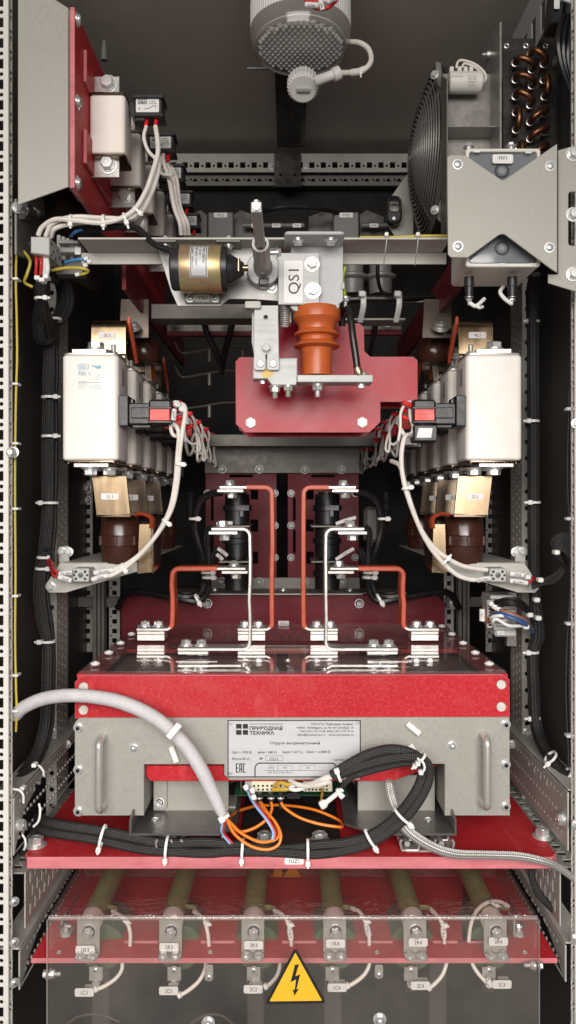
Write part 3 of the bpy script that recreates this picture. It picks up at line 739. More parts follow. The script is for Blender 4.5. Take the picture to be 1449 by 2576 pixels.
# ================================================================== round lamp under the ceiling
t = thing('round_lamp', 'round unlit bulkhead lamp with a honeycomb lens under the ceiling', 'lamp', V(X(756, 1.1), 1.1, .80))
c = V(X(756, 1.1), 1.1, .662); r = .0715
part('housing', MB().lathe(c + V(0, 0, .146), DN, [(.05, 0), (r, .001), (r, .075), (r * 1.0, .08)], 48), 'lamp_shell', t)
part('ribbed_ring', MB().lathe(c + V(0, 0, .066), DN, [(r * 1.005, 0), (r * 1.012, .002), (r * 1.012, .036), (r * 1.0, .038)], 200, ridge=.012), 'lamp_shell', t)
part('rim', MB().lathe(c + V(0, 0, .028), DN, [(r * 1.02, 0), (r * 1.03, .003), (r * 1.0, .018), (r * .95, .028), (r * .90, .030), (r * .89, .026)], 64, cap=False), 'lamp_lens', t)
part('reflector', MB().lathe(c + V(0, 0, .012), DN, [(r * .9, 0), (r * .9, .002)], 48), 'lamp_shell', t)
m = MB(); pt = .0082
for i in range(-9, 10):
    for j in range(-10, 11):
        px, py = (i + (.5 if j % 2 else 0)) * pt, j * pt * .866
        if math.hypot(px, py) < r * .86:
            o = c + V(px, py, .005); q = pt / 1.74
            m.add([o + V(q * math.cos(R(60 * k + 30)), q * math.sin(R(60 * k + 30)), 0) for k in range(6)] + [o + V(q * .35 * math.cos(R(60 * k + 30)), q * .35 * math.sin(R(60 * k + 30)), -.0045) for k in range(6)],
                  [(k, (k + 1) % 6, 6 + (k + 1) % 6, 6 + k) for k in range(6)] + [tuple(range(6, 12))])
part('honeycomb_lens', m, 'lamp_lens_solid', t)
t = thing('gland_knob', 'ribbed pale knob hanging under the round lamp', 'knob', P(762, 222, 1.12))
o = P(762, 205, 1.12); d = V(0, -.55, -.8).normalized()
part('ribbed_body', MB().lathe(o, d, [(.020, 0), (.0235, .002), (.0235, .018), (.021, .021)], 56, ridge=-.06), 'lamp_shell', t)
part('face', MB().lathe(o + d * .021, d, [(.020, 0), (.019, .0015)], 32), 'lamp_shell', t)
m = MB(); m.lathe(o + d * .0228, d, [(.0, 0), (.001, .0003)], 6)
f = part('name_tag', MB().box(o + d * .0232 - V(.010, .0022, .0032), o + d * .0232 + V(.010, .0022, .0032), .0003, rot=Matrix.Rotation(R(-34), 3, 'X')), 'grey_plastic', t)
vs, fs = text_mb('BT1', .0042); rt = Matrix.Rotation(R(90), 3, 'X'); rr = d.to_track_quat('-Y', 'Z') if False else None
xm = MB(); up2 = V(0, -d.z, d.y).normalized() * (1 if d.y > 0 else -1); up2 = V(0, .8, -.55).normalized() * -1 if False else V(0, -.8, .55).normalized()
xm.add([o + d * .0262 + V(1, 0, 0) * q.x + up2 * q.y for q in vs], fs); part('lettering', xm, 'ink', t)
t = thing('lamp_connector', 'pale plug connector at the lower right of the round lamp', 'connector', P(830, 190, 1.08))
part('body', MB().tube([P(800, 203, 1.09), P(828, 192, 1.08), P(852, 182, 1.08)], [S(13, 1.08), S(12, 1.08), S(14, 1.08)], 14, 3), 'lamp_shell', t)
part('nut', MB().cyl(P(838, 190, 1.079), P(856, 182, 1.079), S(17, 1.08), 14, bev=.001), 'lamp_shell', t)
lc = cable('lamp_cable', [(850, 183, 1.08), (880, 183, 1.07), (912, 178, 1.06), (933, 155, 1.06), (928, 125, 1.07), (905, 108, 1.08), (876, 106, 1.10)], 6.5, 'white_wire', 'white lamp cable looping out at the right of the round lamp', 'cable')
t = thing('wire_marker', 'white printed sleeve on the looping lamp cable', 'marker', P(902, 180, 1.06)); part('sleeve', MB().tube([P(885, 183, 1.069), P(902, 181, 1.064), P(918, 174, 1.06)], S(9, 1.06), 12), 'label_white', t); tie(t, 907, 180, 1.06, 0, 9, 2, 10)
mb = MB()
for k in range(5): strand(mb, [(760 + 12 * k, -14, .95), (775 + 10 * k, 10 + 3 * k, .945), (805 + 6 * k, 24 - 2 * k, .94), (835 + 3 * k, 14 - 3 * k, .945), (850, -16, .95)], 3.5)
single('red_wires', mb, 'red_sleeve', 'loop of thin red wires with white tags hanging over the lamp at the top edge', 'wires')
t = thing('wire_tags', 'white numbered wire tags among the red wires above the lamp', 'tags', P(800, 12, .935))
for (ua, va, ub, vb, s_, rt_) in ((768, 12, 800, 14, '2L24+', 0), (806, 0, 812, 26, '570', -75), (824, 4, 846, -6, '570', 20)):
    o = part('tag', MB().tube([P(ua, va, .935), P((ua + ub) / 2, (va + vb) / 2, .934), P(ub, vb, .935)], S(6.5, .935), 10), 'label_white', t)
    x = MB(); put_text(x, s_, (ua + ub) / 2, (va + vb) / 2, .934 - S(7, .935), 5.5, rot=rt_); part('lettering', x, 'ink', o)

# ================================================================== fan, capacitor, heat exchanger, pressure box
xf, yf, zf = .226, 1.2, Z(395, 1.2)
t = thing('axial_fan', 'round axial fan with a domed dark wire guard facing left', 'fan', (xf, yf, zf - .13))
m = MB(); RF = .124
for k in range(19):
    rr = .008 + k * (RF - .008) / 18; bx = xf - .030 * (1 - (rr / RF) ** 2) - .004
    m.tube([V(bx, yf + rr * math.cos(R(a)), zf + rr * math.sin(R(a))) for a in range(0, 361, 9)], .0016 if k < 18 else .003, 6, 1, cap=False, smooth=False)
for a in range(0, 360, 60):
    m.tube([V(xf - .030 * (1 - (q / 6) ** 2) - .0025, yf + RF * q / 6 * math.cos(R(a + 15)), zf + RF * q / 6 * math.sin(R(a + 15))) for q in range(0, 7)], .0015, 6, 2)
part('wire_guard', m, 'grille', t)
part('ring_duct', MB().lathe(V(xf, yf, zf), RT, [(RF * .99, 0), (RF * 1.02, .002), (RF * 1.0, .010), (RF * .97, .012), (RF * .95, .012), (RF * .97, .004)], 48, cap=False), 'dark_steel', t)
part('hub', MB().lathe(V(xf - .002, yf, zf), RT, [(.035, 0), (.045, .006), (.045, .014)], 28), 'black_plastic', t)
for a in range(0, 360, 51):
    bl = MB(); c1, s1 = math.cos(R(a)), math.sin(R(a)); c2, s2 = math.cos(R(a + 34)), math.sin(R(a + 34))
    bl.add([V(xf + .008, yf + .045 * c1, zf + .045 * s1), V(xf + .012, yf + .118 * c1, zf + .118 * s1), V(xf + .018, yf + .118 * c2, zf + .118 * s2), V(xf + .018, yf + .045 * c2, zf + .045 * s2)], [(0, 1, 2, 3)])
    part('blade', bl, 'black_plastic', t)
for (v) in (188, 528): bolt(t, P(1094, v, 1.07), (-.5, -.85, 0), S(8, 1.07), 'bolt'); part('mount_tab', MB().pplate([(1096, v - 34 * (1 if v < 300 else -.2)), (1110, v - 30), (1112, v + 34), (1098, v + 20)], 1.085, .003), 'galvanised_dark', t)
t = thing('fan_housing', 'bare steel sheet housing with a ledge beside the round fan', 'housing', P(1180, 600, 1.1))
part('back_sheet', MB().pplate(rect(1114, 185, 1250, 610), 1.07, .002), 'shelf_steel', t)
part('side_flange', MB().plate([(1.03, Z(600, 1.07)), (1.069, Z(600, 1.07)), (1.069, Z(190, 1.07)), (1.03, Z(200, 1.03))], .002, 'yz', X(1116, 1.05)), 'galvanised_dark', t)
part('side_flange', MB().plate([(1.03, Z(600, 1.07)), (1.069, Z(600, 1.07)), (1.069, Z(200, 1.07)), (1.03, Z(200, 1.03))], .002, 'yz', X(1246, 1.05)), 'galvanised_dark', t)
part('ledge', MB().box((X(1119, 1.05), 1.035, Z(333, 1.05)), (X(1244, 1.05), 1.069, Z(330, 1.05))), 'shelf_steel', t)
for u in (1157, 1198): part('tab', MB().pplate([(u - 14, 329), (u - 10, 322), (u + 10, 322), (u + 14, 329)], 1.05, .002), 'dark_steel', t)
t = thing('capacitor', 'white cylindrical motor capacitor above the fan housing ledge', 'capacitor', P(1170, 235, 1.05))
cz = 208; part('can', MB().lathe(P(1128, cz, 1.05), RT, [(.0125, 0), (.0142, .002), (.0142, .044), (.0125, .046)], 28), 'box_plastic', t)
x = MB()
for i, s_ in enumerate(('5 uF +-5%', '400 VDB', 'ITALY', '-25/70 C')): put_text(x, s_, 1188, 191 + i * 6.5, 1.0352, 3.6, 22)
put_text(x, 'MOTOR RUN', 1150, 192, 1.0352, 3.2, 26); part('lettering', x, 'ink_grey', t)
m = MB()
for u in (1137, 1157, 1172, 1186): m.pbox(u - 5, 166, u + 5, 184, 1.046, .008, .0008)
part('terminal_post', m, 'box_plastic', t)
mb = MB(); strand(mb, [(1148, 172, 1.058), (1152, 156, 1.056), (1165, 152, 1.054), (1195, 162, 1.052), (1218, 182, 1.05), (1222, 200, 1.05), (1210, 211, 1.055)], 3.2); strand(mb, [(1162, 170, 1.058), (1170, 160, 1.056), (1195, 170, 1.054), (1212, 186, 1.053), (1216, 204, 1.053), (1206, 214, 1.056)], 3.2)
single('capacitor_leads', mb, 'white_wire', 'pair of white leads looping from the capacitor terminals', 'wires')
t = thing('divider_plate', 'tall thin steel divider plate between the fan and the heat exchanger', 'plate', P(1258, 600, 1.02))
part('sheet', MB().plate([(1.02, Z(600, 1.02)), (1.35, Z(600, 1.02)), (1.35, Z(160, 1.2)), (1.02, Z(55, 1.02))], .003, 'yz', X(1257, 1.02)), 'shelf_steel', t)
bolt(t, V(X(1257, 1.02), 1.07, Z(137, 1.07)), LF, S(7, 1.07), 'stud')
t = thing('heat_exchanger', 'dark finned heat exchanger end plate with copper return bends', 'heat exchanger', P(1330, 600, 1.1))
part('end_plate', MB().pplate(rect(1265, 96, 1397, 620), 1.085, .002), 'dark_steel', t)
part('side_sheet', MB().plate([(1.086, Z(620, 1.085)), (1.3, Z(620, 1.085)), (1.3, Z(96, 1.085)), (1.086, Z(96, 1.085))], .002, 'yz', X(1398, 1.085)), 'dark_steel', t)
for u in (1274, 1323, 1372): fb(t, u, 116, 1.085, 7, 'eyelet', rot=0)
Yh = 1.085
for (za, zb_, zc_, zd) in ((835, 760, 1000, 880), (645, 865, 850, 950), (645, 1075, 850, 1150), (645, 1285, 830, 1395), (650, 1490, 650, 1705), (1000, 1080, 1010, 1290), (1010, 1500, 830, 1610), (1010, 1730, 830, 1820), (1010, 1945, 850, 2050), (690, 1920, 690, 2110)):
    a = P(1162.8 + za * .19754, zb_ * .19754, Yh); b = P(1162.8 + zc_ * .19754, zd * .19754, Yh)
    o = V(0, -1, 0); L = .022; mid = (a + b) / 2; d = (b - a) / 2; q = d.length
    pts = [a, a + o * L * .6] + [mid - d * math.cos(R(k)) + o * (L + q * .55 * math.sin(R(k))) for k in (0, 30, 60, 90, 120, 150, 180)] + [b + o * L * .6, b]
    cu = part('copper_bend', MB().tube(pts, .0046, 12, 4), 'copper_tube', t)
    rg = MB()
    for e in (a, b): rg.lathe(e + o * .011, o, [(.0046, 0), (.0056, .0004), (.0056, .0014), (.0046, .0018)], 16, cap=False)
    part('solder_ring', rg, 'zinc', cu)
# things at the upper right corner
t = thing('corner_relay', 'black relay box with a white tag at the upper right corner', 'relay', P(1412, 90, 1.05))
part('body', MB().pbox(1392, -90, 1422, 60, .99, .03, .002, rot=Matrix.Rotation(R(6), 3, 'Y')), 'black_plastic', t)
part('socket', MB().pbox(1424, -30, 1460, 56, .985, .03, .002), 'black_plastic', t); label(t, 1394, -14, 1408, 22, .985, None, r=2)
t = thing('cable_duct', 'slotted grey cable duct at the upper right behind the black relay', 'cable duct', P(1340, 60, 1.15))
h = []
for k in range(8): h.append(rect(1.0 + k * .04, .66, 1.018 + k * .04, .70))
part('web', MB().plate([(.98, .655), (1.35, .655), (1.35, .74), (.98, .74)], .002, 'yz', .352, h), 'grey_plastic', t)
single('top_gusset', MB().pplate([(1385, -40), (1460, -40), (1460, 16), (1402, -6)], .92, .003), 'white_paint', 'pale painted gusset plate in the upper right corner', 'gusset')
mb = MB()
for k in range(4): strand(mb, [(1420 + 10 * k, 40, .97), (1405 + 14 * k, 95, .965), (1412 + 9 * k, 160, .97), (1440 + 5 * k, 240, .98)], 8)
single('black_cables', mb, 'black_rubber', 'cluster of black cables along the right edge near the heat exchanger', 'cables')
t = thing('edge_clamp', 'pale clamp stub on the dark sheet right of the heat exchanger', 'clamp', P(1412, 140, 1.07)); part('block', MB().pbox(1402, 131, 1424, 150, 1.065, .02), 'galvanised', t)
single('right_sheet', MB().pplate(rect(1400, 100, 1450, 640), 1.12, .002), 'dark_steel', 'dark vertical steel sheet right of the copper bends', 'sheet')

Y = .865
t = thing('pressure_box', 'beige plastic indicator box labelled HV1 behind the notched steel plate', 'instrument box', P(1266, 672, Y + .06))
m = MB(); m.pbox(1172, 373, 1360, 671, Y + .012, .082, .003); part('body', m, 'box_plastic', t)
m = MB(); m.pplate(rrect(1172, 373, 1360, 671, 8), Y + .004, .0075, [rrect(1181, 381, 1352, 662, 6)], bev=.001); part('rim', m, 'box_plastic', t)
part('window_backing', MB().pplate(rect(1182, 382, 1351, 661), Y + .0095, .002), 'grey_plastic', t)
part('clear_window', MB().pplate(rrect(1181.5, 381.5, 1351.5, 661.5, 6), Y + .006, .002), 'clear_window', t)
for v in (430, 624):
    l = MB(); l.lathe(P(1263, v, Y + .009), FR, [(S(19, Y), 0), (S(18, Y), .0012), (S(15, Y), .0012), (S(14, Y), .0004)], 32, cap=False); o = part('button_ring', l, 'ink', t)
    part('button', MB().lathe(P(1263, v, Y + .009), FR, [(S(13.5, Y), 0), (S(12, Y), .0008), (S(5, Y), .0011)], 28), 'grey_plastic', o)
for (u, v) in ((1200, 381), (1330, 383), (1186, 665), (1264, 664), (1342, 664)): part('clip', MB().pbox(u - 8, v - 2, u + 8, v + 2, Y + .003, .002, .0003), 'nylon', t)
label(t, 1239, 388, 1291, 411, Y + .0045, 'HV1', 11, 20, dv=-3)
for u in (1180, 1288):
    g = MB(); g.lathe(P(u, 697, Y + .035), DN, [(.0058, 0), (.0058, .012), (.0050, .0125), (.0050, .0185), (.0046, .02), (.0046, .026)], 20); o = part('cable_gland', g, 'black_plastic', t)
    bolt(t, P(u, 748, Y + .035), DN, .0036, 'downstud')
for u in (1179, 1285): bolt(t, P(u, 371, Y + .02), UP, .0044, 'bolt'); part('stud_sleeve', MB().cyl(P(u, 378, Y + .02), P(u, 368, Y + .02), .0038, 12), 'zinc', t)
Yp = .855
t = thing('notched_plate', 'galvanised plate with two V notches holding the HV1 box', 'mounting plate', P(1264, 680, Yp))
nb = [(1125, 396), (1132, 390), (1171, 390), (1256, 449), (1262, 453), (1268, 453), (1274, 449), (1402, 361), (1402, 686), (1386, 676), (1276, 594), (1269, 589), (1260, 589), (1252, 593), (1177, 648), (1134, 647), (1127, 640)]
part('sheet', MB().pplate(nb, Yp, .002), 'galvanised', t)
for (u, v) in ((1151, 414), (1384, 418), (1152, 620), (1382, 623)): fb(t, u, v, Yp, 9.5, 'screw', ('zinc', 'ink_blue'), rot=10)
t = thing('side_bracket', 'galvanised side bracket with a slot right of the notched plate', 'bracket', P(1425, 730, .88))
part('sheet', MB().pplate([(1404, 378), (1460, 362), (1460, 738), (1444, 732), (1379, 712), (1379, 690), (1404, 690)], .872, .002, [rrect(1430, 482, 1460, 618, 8)]), 'galvanised', t)
for v in (388, 540, 690): fb(t, 1441, v, .872, 13, 'bolt')
mb = MB(); strand(mb, [(1182, 762, .90), (1196, 770, .9), (1210, 760, .905), (1218, 752, .91)], 5); strand(mb, [(1196, 766, .9), (1205, 774, .9), (1214, 772, .905)], 4); strand(mb, [(1288, 765, .90), (1270, 752, .905), (1258, 735, .91), (1266, 722, .92)], 5)
single('white_leads', mb, 'nylon', 'short white lead ends tied at the studs under the HV1 box', 'wires')
# ================================================================== middle: cross rail, solenoid, drive shaft, disconnector QS1
t = thing('cross_rail', 'grey steel angle rail crossing the cabinet above the gold solenoid', 'frame rail', P(700, 665, .93))
zt = Z(597, .90)
part('flange', MB().box((X(196, .90), .90, zt - .0025), (X(1132, .90), .95, zt), .0004), 'frame_steel', t)
part('web', MB().box((X(196, .95) + .005, .9475, Z(666, .95)), (X(1132, .95) - .005, .95, zt - .0026), .0004), 'frame_steel', t)
for u in (415, 575): bolt(t, V(X(u, .91), .915, zt), UP, .0042, 'nut'); bolt(t, V(X(u, .91), .915, zt - .0045), DN, .0042, 'bolt'); part('mount_strip', MB().box((X(u - 30, .91), .902, zt - .0045), (X(u + 30, .91), .946, zt - .0026), .0003), 'galvanised_dark', t)
cable('earth_wire', [(905, 598, .905), (1000, 597, .91), (1060, 594, .91), (1128, 594, .91)], 4, 'yellow_wire', 'yellow green earth wire lying on the right half of the cross rail', 'wire')
tw = thing('rail_ties', 'two long white cable ties round the cross rail right of the QS1 bracket', 'cable ties', P(1010, 660, .90))
for u in (971, 1050):
    m = MB(); m.tube([P(u + 3, 592, .912), P(u + 3, 594, .898), P(u, 620, .896), P(u - 6, 666, .93)], S(3.2, .9), 8, 3, flat=(1, .4)); part('cable_tie', m, 'nylon', tw)
    part('tie_head', MB().pbox(u - 3, 583, u + 7, 594, .90, .01, .001), 'nylon', tw)

Y = .93
t = thing('solenoid_plate', 'cut steel mounting plate behind the gold solenoid', 'mounting plate', P(560, 770, Y))
part('sheet', MB().pplate([(395, 621), (440, 618), (707, 621), (707, 758), (640, 753), (576, 752), (554, 770), (447, 770), (430, 733)], Y, .003), 'steel_bare', t)
m = MB(); m.pplate(rrect(465, 736, 556, 763, 4), Y - .0042, .004); part('foot_strip', m, 'galvanised_dark', t)
for u in (478, 541): fb(t, u, 749.5, Y - .0042, 8, 'screw', rot=45)
label(t, 488, 740, 529, 758, Y - .0044, 'YA1', 9.5, 22)
for u, v in ((684, 730), ): fb(t, u, 724, Y, 10, 'bolt')

yc = .892; rc = S(59, .88); zc = (CY - 677) / F * yc
t = thing('solenoid', 'gold plated cylindrical solenoid with black end caps and a printed label', 'solenoid', V(X(500, yc), yc, zc - rc))
def xs(u): return X(u, yc - rc * .4)
part('body', MB().lathe(V(xs(453), yc, zc), RT, [(rc * .98, 0), (rc, .001), (rc, xs(557) - xs(453) - .001), (rc * .98, xs(557) - xs(453))], 56), 'gold_zinc', t)
part('end_cap', MB().lathe(V(xs(429), yc, zc), RT, [(rc * .86, 0), (rc * .92, .002), (rc * .92, xs(452.5) - xs(429))], 48), 'black_plastic', t)
part('end_cap', MB().lathe(V(xs(557.5), yc, zc), RT, [(rc * .95, 0), (rc * .95, .006), (rc * .9, .007)], 48), 'black_plastic', t)
m = MB(); m.lathe(V(xs(571), yc, zc), RT, [(rc * .66, 0), (rc * .62, .004), (rc * .34, xs(606) - xs(571)), (rc * .26, xs(612) - xs(571))], 32); part('nose', m, 'black_plastic', t)
m = MB(); m.cyl(V(xs(590), yc - .004, zc), V(xs(624), yc - .004, zc), .0038, 16); part('plunger', m, 'copper_plate', t)
m = MB(); m.cyl(V(xs(600), yc - .010, zc - .006), V(xs(600), yc - .010, zc + .009), .0022, 12); part('pin', m, 'copper_plate', t)
for zz in (.6, -.55): bolt(t, V(xs(570), yc - rc * .6, zc + rc * zz), RT, .0022, 'rivet')
a0, a1 = R(-53), R(53); n = 14
def onc(x, a, dr): return V(x, yc - (rc + dr) * math.cos(a), zc + (rc + dr) * math.sin(a))
def cyl_patch(x0, x1, b0, b1, dr):
    vs, fs = [], []
    for i in range(n + 1):
        a = b0 + (b1 - b0) * i / n; vs += [onc(x0, a, dr), onc(x1, a, dr)]
        if i: fs.append((2 * i - 2, 2 * i - 1, 2 * i + 1, 2 * i))
    return MB().add(vs, fs)
o = part('rating_label', cyl_patch(xs(481), xs(526), R(-36), R(50), .0003), 'plate_metal', t)
x = MB(); xa, xb = xs(483.5), xs(523)
for (c0, c1, d0, d1) in ((xa, xb, 46.5, 48), (xa, xb, -34, -32.5), (xa, xa + .0007, -34, 48), (xb - .0007, xb, -34, 48)):
    q = cyl_patch(c0, c1, R(d0), R(d1), .0005); x.add(q.v, q.f)
for k, (s_, wd, h) in enumerate((('ЭМ-25Пл', 46, .0026), ('= 24 В', 26, .0019), ('ПВ 40%  120Н', 52, .0019), ('4,5мм  1500ц/ч', 56, .0019))):
    vs, fs = text_mb(s_, h, rc * R(wd), 'L', .008)
    xx = xs(516) - k * .0042
    x.add([onc(xx + v.y, R(43) - v.x / rc, .0006) for v in vs], fs)
part('lettering', x, 'ink', o)

# shaft hub and drive rod pointing out of the cabinet
ax = X(663, .925); az = Z(685, .925)
t = thing('drive_shaft', 'steel drive shaft with a square bar pointing out of the round hub', 'drive shaft', V(ax, .925, az - .021))
o0 = V(ax, .93, az)
part('hub_base', MB().lathe(o0, FR, [(.0206, 0), (.0206, .006), (.020, .0065)], 40), 'white_paint', t)
hub = MB(); N_ = 40; rr = .0203
ol = [(ax + rr * math.cos(R(a)), az + rr * math.sin(R(a))) for a in range(-78, 259, 7)] + [(ax - .0055, az - .0190), (ax - .0045, az - .0115), (ax + .0065, az - .0115), (ax + .006, az - .0185)]
hub.plate(ol, .014, 'xz', .9095, bev=.001); part('hub', hub, 'aluminium', t)
part('key', MB().box((ax - .0045, .912, az - .0185), (ax + .006, .92, az - .0115)), 'dark_steel', t)
part('sleeve', MB().lathe(V(ax, .9093, az), FR, [(.0115, 0), (.0112, .012), (.0099, .014), (.0099, .084), (.0092, .0855), (.0065, .0855), (.0065, .080)], 32, cap=False), 'steel_bare', t)
part('square_bar', MB().box((ax - .0052, .722, az - .0052), (ax + .0052, .905, az + .0052), .0007), 'steel_bare', t)
bolt(t, V(ax, .728, az + .0052), UP, .0030, 'bolt'); part('set_screw', MB().cyl(V(ax, .722, az), V(ax, .7195, az), .0038, 14), 'zinc', t)
bolt(t, V(ax, .893, az - .0112), DN, .0028, 'rivet', ('steel_bare', 'ink'))
bolt(t, V(ax + .0195, .915, az - .001), RT, .0065, 'bolt', ('zinc_yellow', 'ink')); part('screw_shank', MB().cyl(V(ax + .008, .862, az + .003), V(ax + .019, .862, az + .003), .0028, 12), 'zinc', t)
bolt(t, V(ax + .017, .862, az + .003), RT, .0045, 'bolt')

# QS1 bracket
Y = .905
t = thing('switch_bracket', 'white painted bracket with flange and QS1 plate right of the drive shaft', 'bracket', P(800, 772, Y + .01))
Yb = .915
part('plate', MB().pplate([(732, 618), (863, 618), (863, 756), (846, 770), (732, 770)], Yb, .003), 'white_paint', t)
f0 = .872; zf_ = Z(597, .90) - .0066
part('flange', MB().plate([(X(715, .88), .880), (X(718, .88), f0 + .002), (X(724, .88), f0), (X(858, .88), f0), (X(864, .88), f0 + .002), (X(867, .88), .880), (X(867, .88), .918), (X(715, .88), .918)], .004, 'xy', zf_, bev=.001), 'white_paint', t)
for u in (750, 832): bolt(t, V(X(u, .89), .888, zf_), DN, .0056, 'bolt'); bolt(t, V(X(u, .905), .912, zf_ + .0068), UP, .0048, 'acorn')
part('front_plate', MB().pplate([(700, 636), (800, 636), (803, 639), (803, 762), (800, 766), (700, 766)], Y, .004), 'aluminium', t)
fb(t, 785, 665, Y, 13.5, 'bolt', ('tinned', 'ink')); fb(t, 787, 731.5, Y, 14.5, 'bolt')
label(t, 714, 655, 762, 762, Y, 'QS1', 28, 62, rot=90, r=4)
part('lower_lip', MB().pplate([(730, 766), (855, 766), (852, 774), (838, 782), (742, 782), (732, 774)], Yb - .004, .012), 'white_paint', t)
for u in (763, 780, 813, 829): part('notch', MB().pbox(u - .6, 764, u + .6, 772, Yb - .0045, .003, .0001), 'ink', t)
part('side_clip', MB().pbox(859, 711, 867, 727, Yb - .003, .008), 'white_paint', t)

t = thing('slotted_conductor', 'bright slotted metal contact arm hanging below the hub', 'contact arm', P(670, 970, .915))
Ya = .905
part('arm', MB().pplate([(640, 768), (700, 768), (700, 800), (702, 905), (702, 928), (698, 931), (676, 931), (672, 927), (671.5, 888), (668.5, 888), (668, 927), (664, 931), (643, 931), (638.5, 926), (639, 800)], Ya, .004, [circ(668.5, 798, 5.5)]), 'aluminium', t)
part('rear_arm', MB().pplate([(634, 772), (700, 772), (700, 900), (640, 900), (633, 860)], Ya + .012, .003), 'aluminium', t)
part('fold_line', MB().pbox(639.5, 818, 701, 819, Ya - .0002, .001, .0001), 'steel_bare', t)
fb(t, 670, 876, Ya, 11, 'bolt', ('aluminium', 'ink')); fb(t, 655, 915, Ya, 9.5, 'rivet', ('tinned', 'ink')); fb(t, 687, 915, Ya, 9.5, 'rivet', ('tinned', 'ink'))
m = MB(); m.pplate(rrect(616, 757, 656, 775, 4), Ya - .006, .012); part('stop_tab', m, 'galvanised', t)
m = MB(); pts = []
for k in range(60): pts.append(P(716, 770 + k * .9, .93) + V(.006 * math.cos(k * 1.05), .006 * math.sin(k * 1.05), 0))
m.tube(pts, .0009, 6, 2); part('spring', m, 'zinc', t)
part('guide_block', MB().pbox(703, 770, 733, 812, .935, .02), 'aluminium', t)

t = thing('contact_block', 'machined aluminium clamp block below the contact arm with green marked nuts', 'clamp block', P(690, 970, .92))
part('body', MB().pplate([(636, 902), (700, 901), (748, 900), (748, 960), (744, 969), (684, 969), (672, 953), (636, 953)], .911, .022, bev=.001), 'aluminium', t)
m = MB(); m.pplate([(655, 930), (672, 927), (690, 938), (680, 950), (668, 951), (660, 945)], .9106, .0003, bev=.00005); part('yellow_stain', m, 'grease_yellow', t)
bolt(t, P(660, 958, .92), DN, .0035, 'bolt')
for (u, v) in ((692, 972), (725, 969)):
    bolt(t, P(u, v, .918), DN, .0058, 'downstud'); part('paint_mark', MB().pbox(u - 2, v + 6, u + 1.5, v + 26, .9115, .001, .0002), 'green_wire', t)
t = thing('terminal_bar', 'flat aluminium bar under the orange insulator', 'busbar', P(840, 970, .92))
part('bar', MB().box((X(748, .905), .905, Z(961, .905)), (X(938, .905), .935, Z(943, .905)), .0006), 'aluminium', t)
bolt(t, V(X(799, .92), .92, Z(961, .905)), DN, .0065, 'downstud'); bolt(t, V(X(908, .92), .92, Z(961, .905)), DN, .0048, 'bolt'); bolt(t, V(X(914, .92), .922, Z(943, .905)), UP, .005, 'bolt')
ci = P(797, 943, .925); ci.y = .928
t = thing('orange_insulator', 'orange ribbed epoxy insulator between the QS1 bracket and the aluminium bar', 'insulator', V(ci.x, .928, Z(943, .92)))
def iz(v): return Z(v, .928) - Z(943, .928)
q = .928 / F
part('body', MB().lathe(V(ci.x, .928, Z(943, .92)), UP, [(37 * q, 0), (37 * q, .004), (38.5 * q, iz(885)), (41 * q, iz(876)), (57 * q, iz(871)), (58.5 * q, iz(868)), (56 * q, iz(864)), (43 * q, iz(858)), (42.5 * q, iz(850)), (45 * q, iz(846)), (56 * q, iz(843)), (57.5 * q, iz(840)), (55 * q, iz(836)), (46 * q, iz(830)), (46 * q, iz(818)), (50 * q, iz(812)), (59 * q, iz(802)), (60 * q, iz(778)), (58 * q, iz(774))], 56), 'orange_insulator', t)
t = thing('jumper_cable', 'short thick black jumper cable looping down to the aluminium bar', 'cable', P(908, 935, .91))
part('sleeve', MB().tube([P(861, 820, .955), P(861, 790, .95), P(868, 777, .935), P(877, 779, .92), P(882, 800, .912), P(888, 850, .908), P(896, 905, .908), P(899, 932, .908)], S(9, .92), 16), 'black_rubber', t)
part('lug', MB().tube([P(899, 926, .908), P(902, 938, .908), P(906, 946, .915)], [S(10, .908), S(11, .908), S(8, .908)], 12, 3), 'zinc_yellow', t)
cable('earth_wire', [(868, 672, .925), (862, 700, .925), (866, 735, .922), (868, 745, .92)], 4.5, 'green_yellow', 'green yellow earth wire running down the right edge of the QS1 bracket', 'wire')
t = thing('earth_stud', 'small zinc bolt at the lower end of the earth wire right of the QS1 bracket', 'bolt', P(869, 765, .93)); bolt(t, P(869, 748, .925), DN, .0045, 'stud')

# red barrier panels
def zz(L): return [(575 + a * .3527, 766.7 + b * .3527) for a, b in L]
ol = zz([(80, 373), (270, 373), (270, 135), (935, 132), (965, 160), (968, 330), (1010, 370), (1315, 370), (1348, 395), (1348, 692), (1083, 692), (1083, 835), (1005, 910), (120, 910), (52, 850), (50, 405)])
t = thing('barrier_panel', 'front glossy red barrier panel behind the orange insulator with white nylon nuts', 'panel', P(820, 1088, 1.0))
part('panel', MB().pplate(ol, 1.0, .005, emi=1), ['red_panel', 'red_edge'], t)
for (u, v) in ((631, 1064), (911, 1063)): fb(t, u, v, 1.0, 14.5, 'whitehex', ('nylon', 'ink'), rot=30); part('standoff', MB().cyl(P(u, v, 1.006), P(u, v, 1.006) + V(0, .054, 0), .0075, 12), 'nylon', t)
t = thing('barrier_panel', 'rear red barrier panel showing below and right behind the front one', 'panel', P(820, 1100, 1.06))
m = MB(); m.plate([(X(u, 1.0), Z(v, 1.0) - .0005) for u, v in ol], .005, 'xz', 1.061, emi=1); part('panel', m, ['red_panel', 'red_edge'], t)

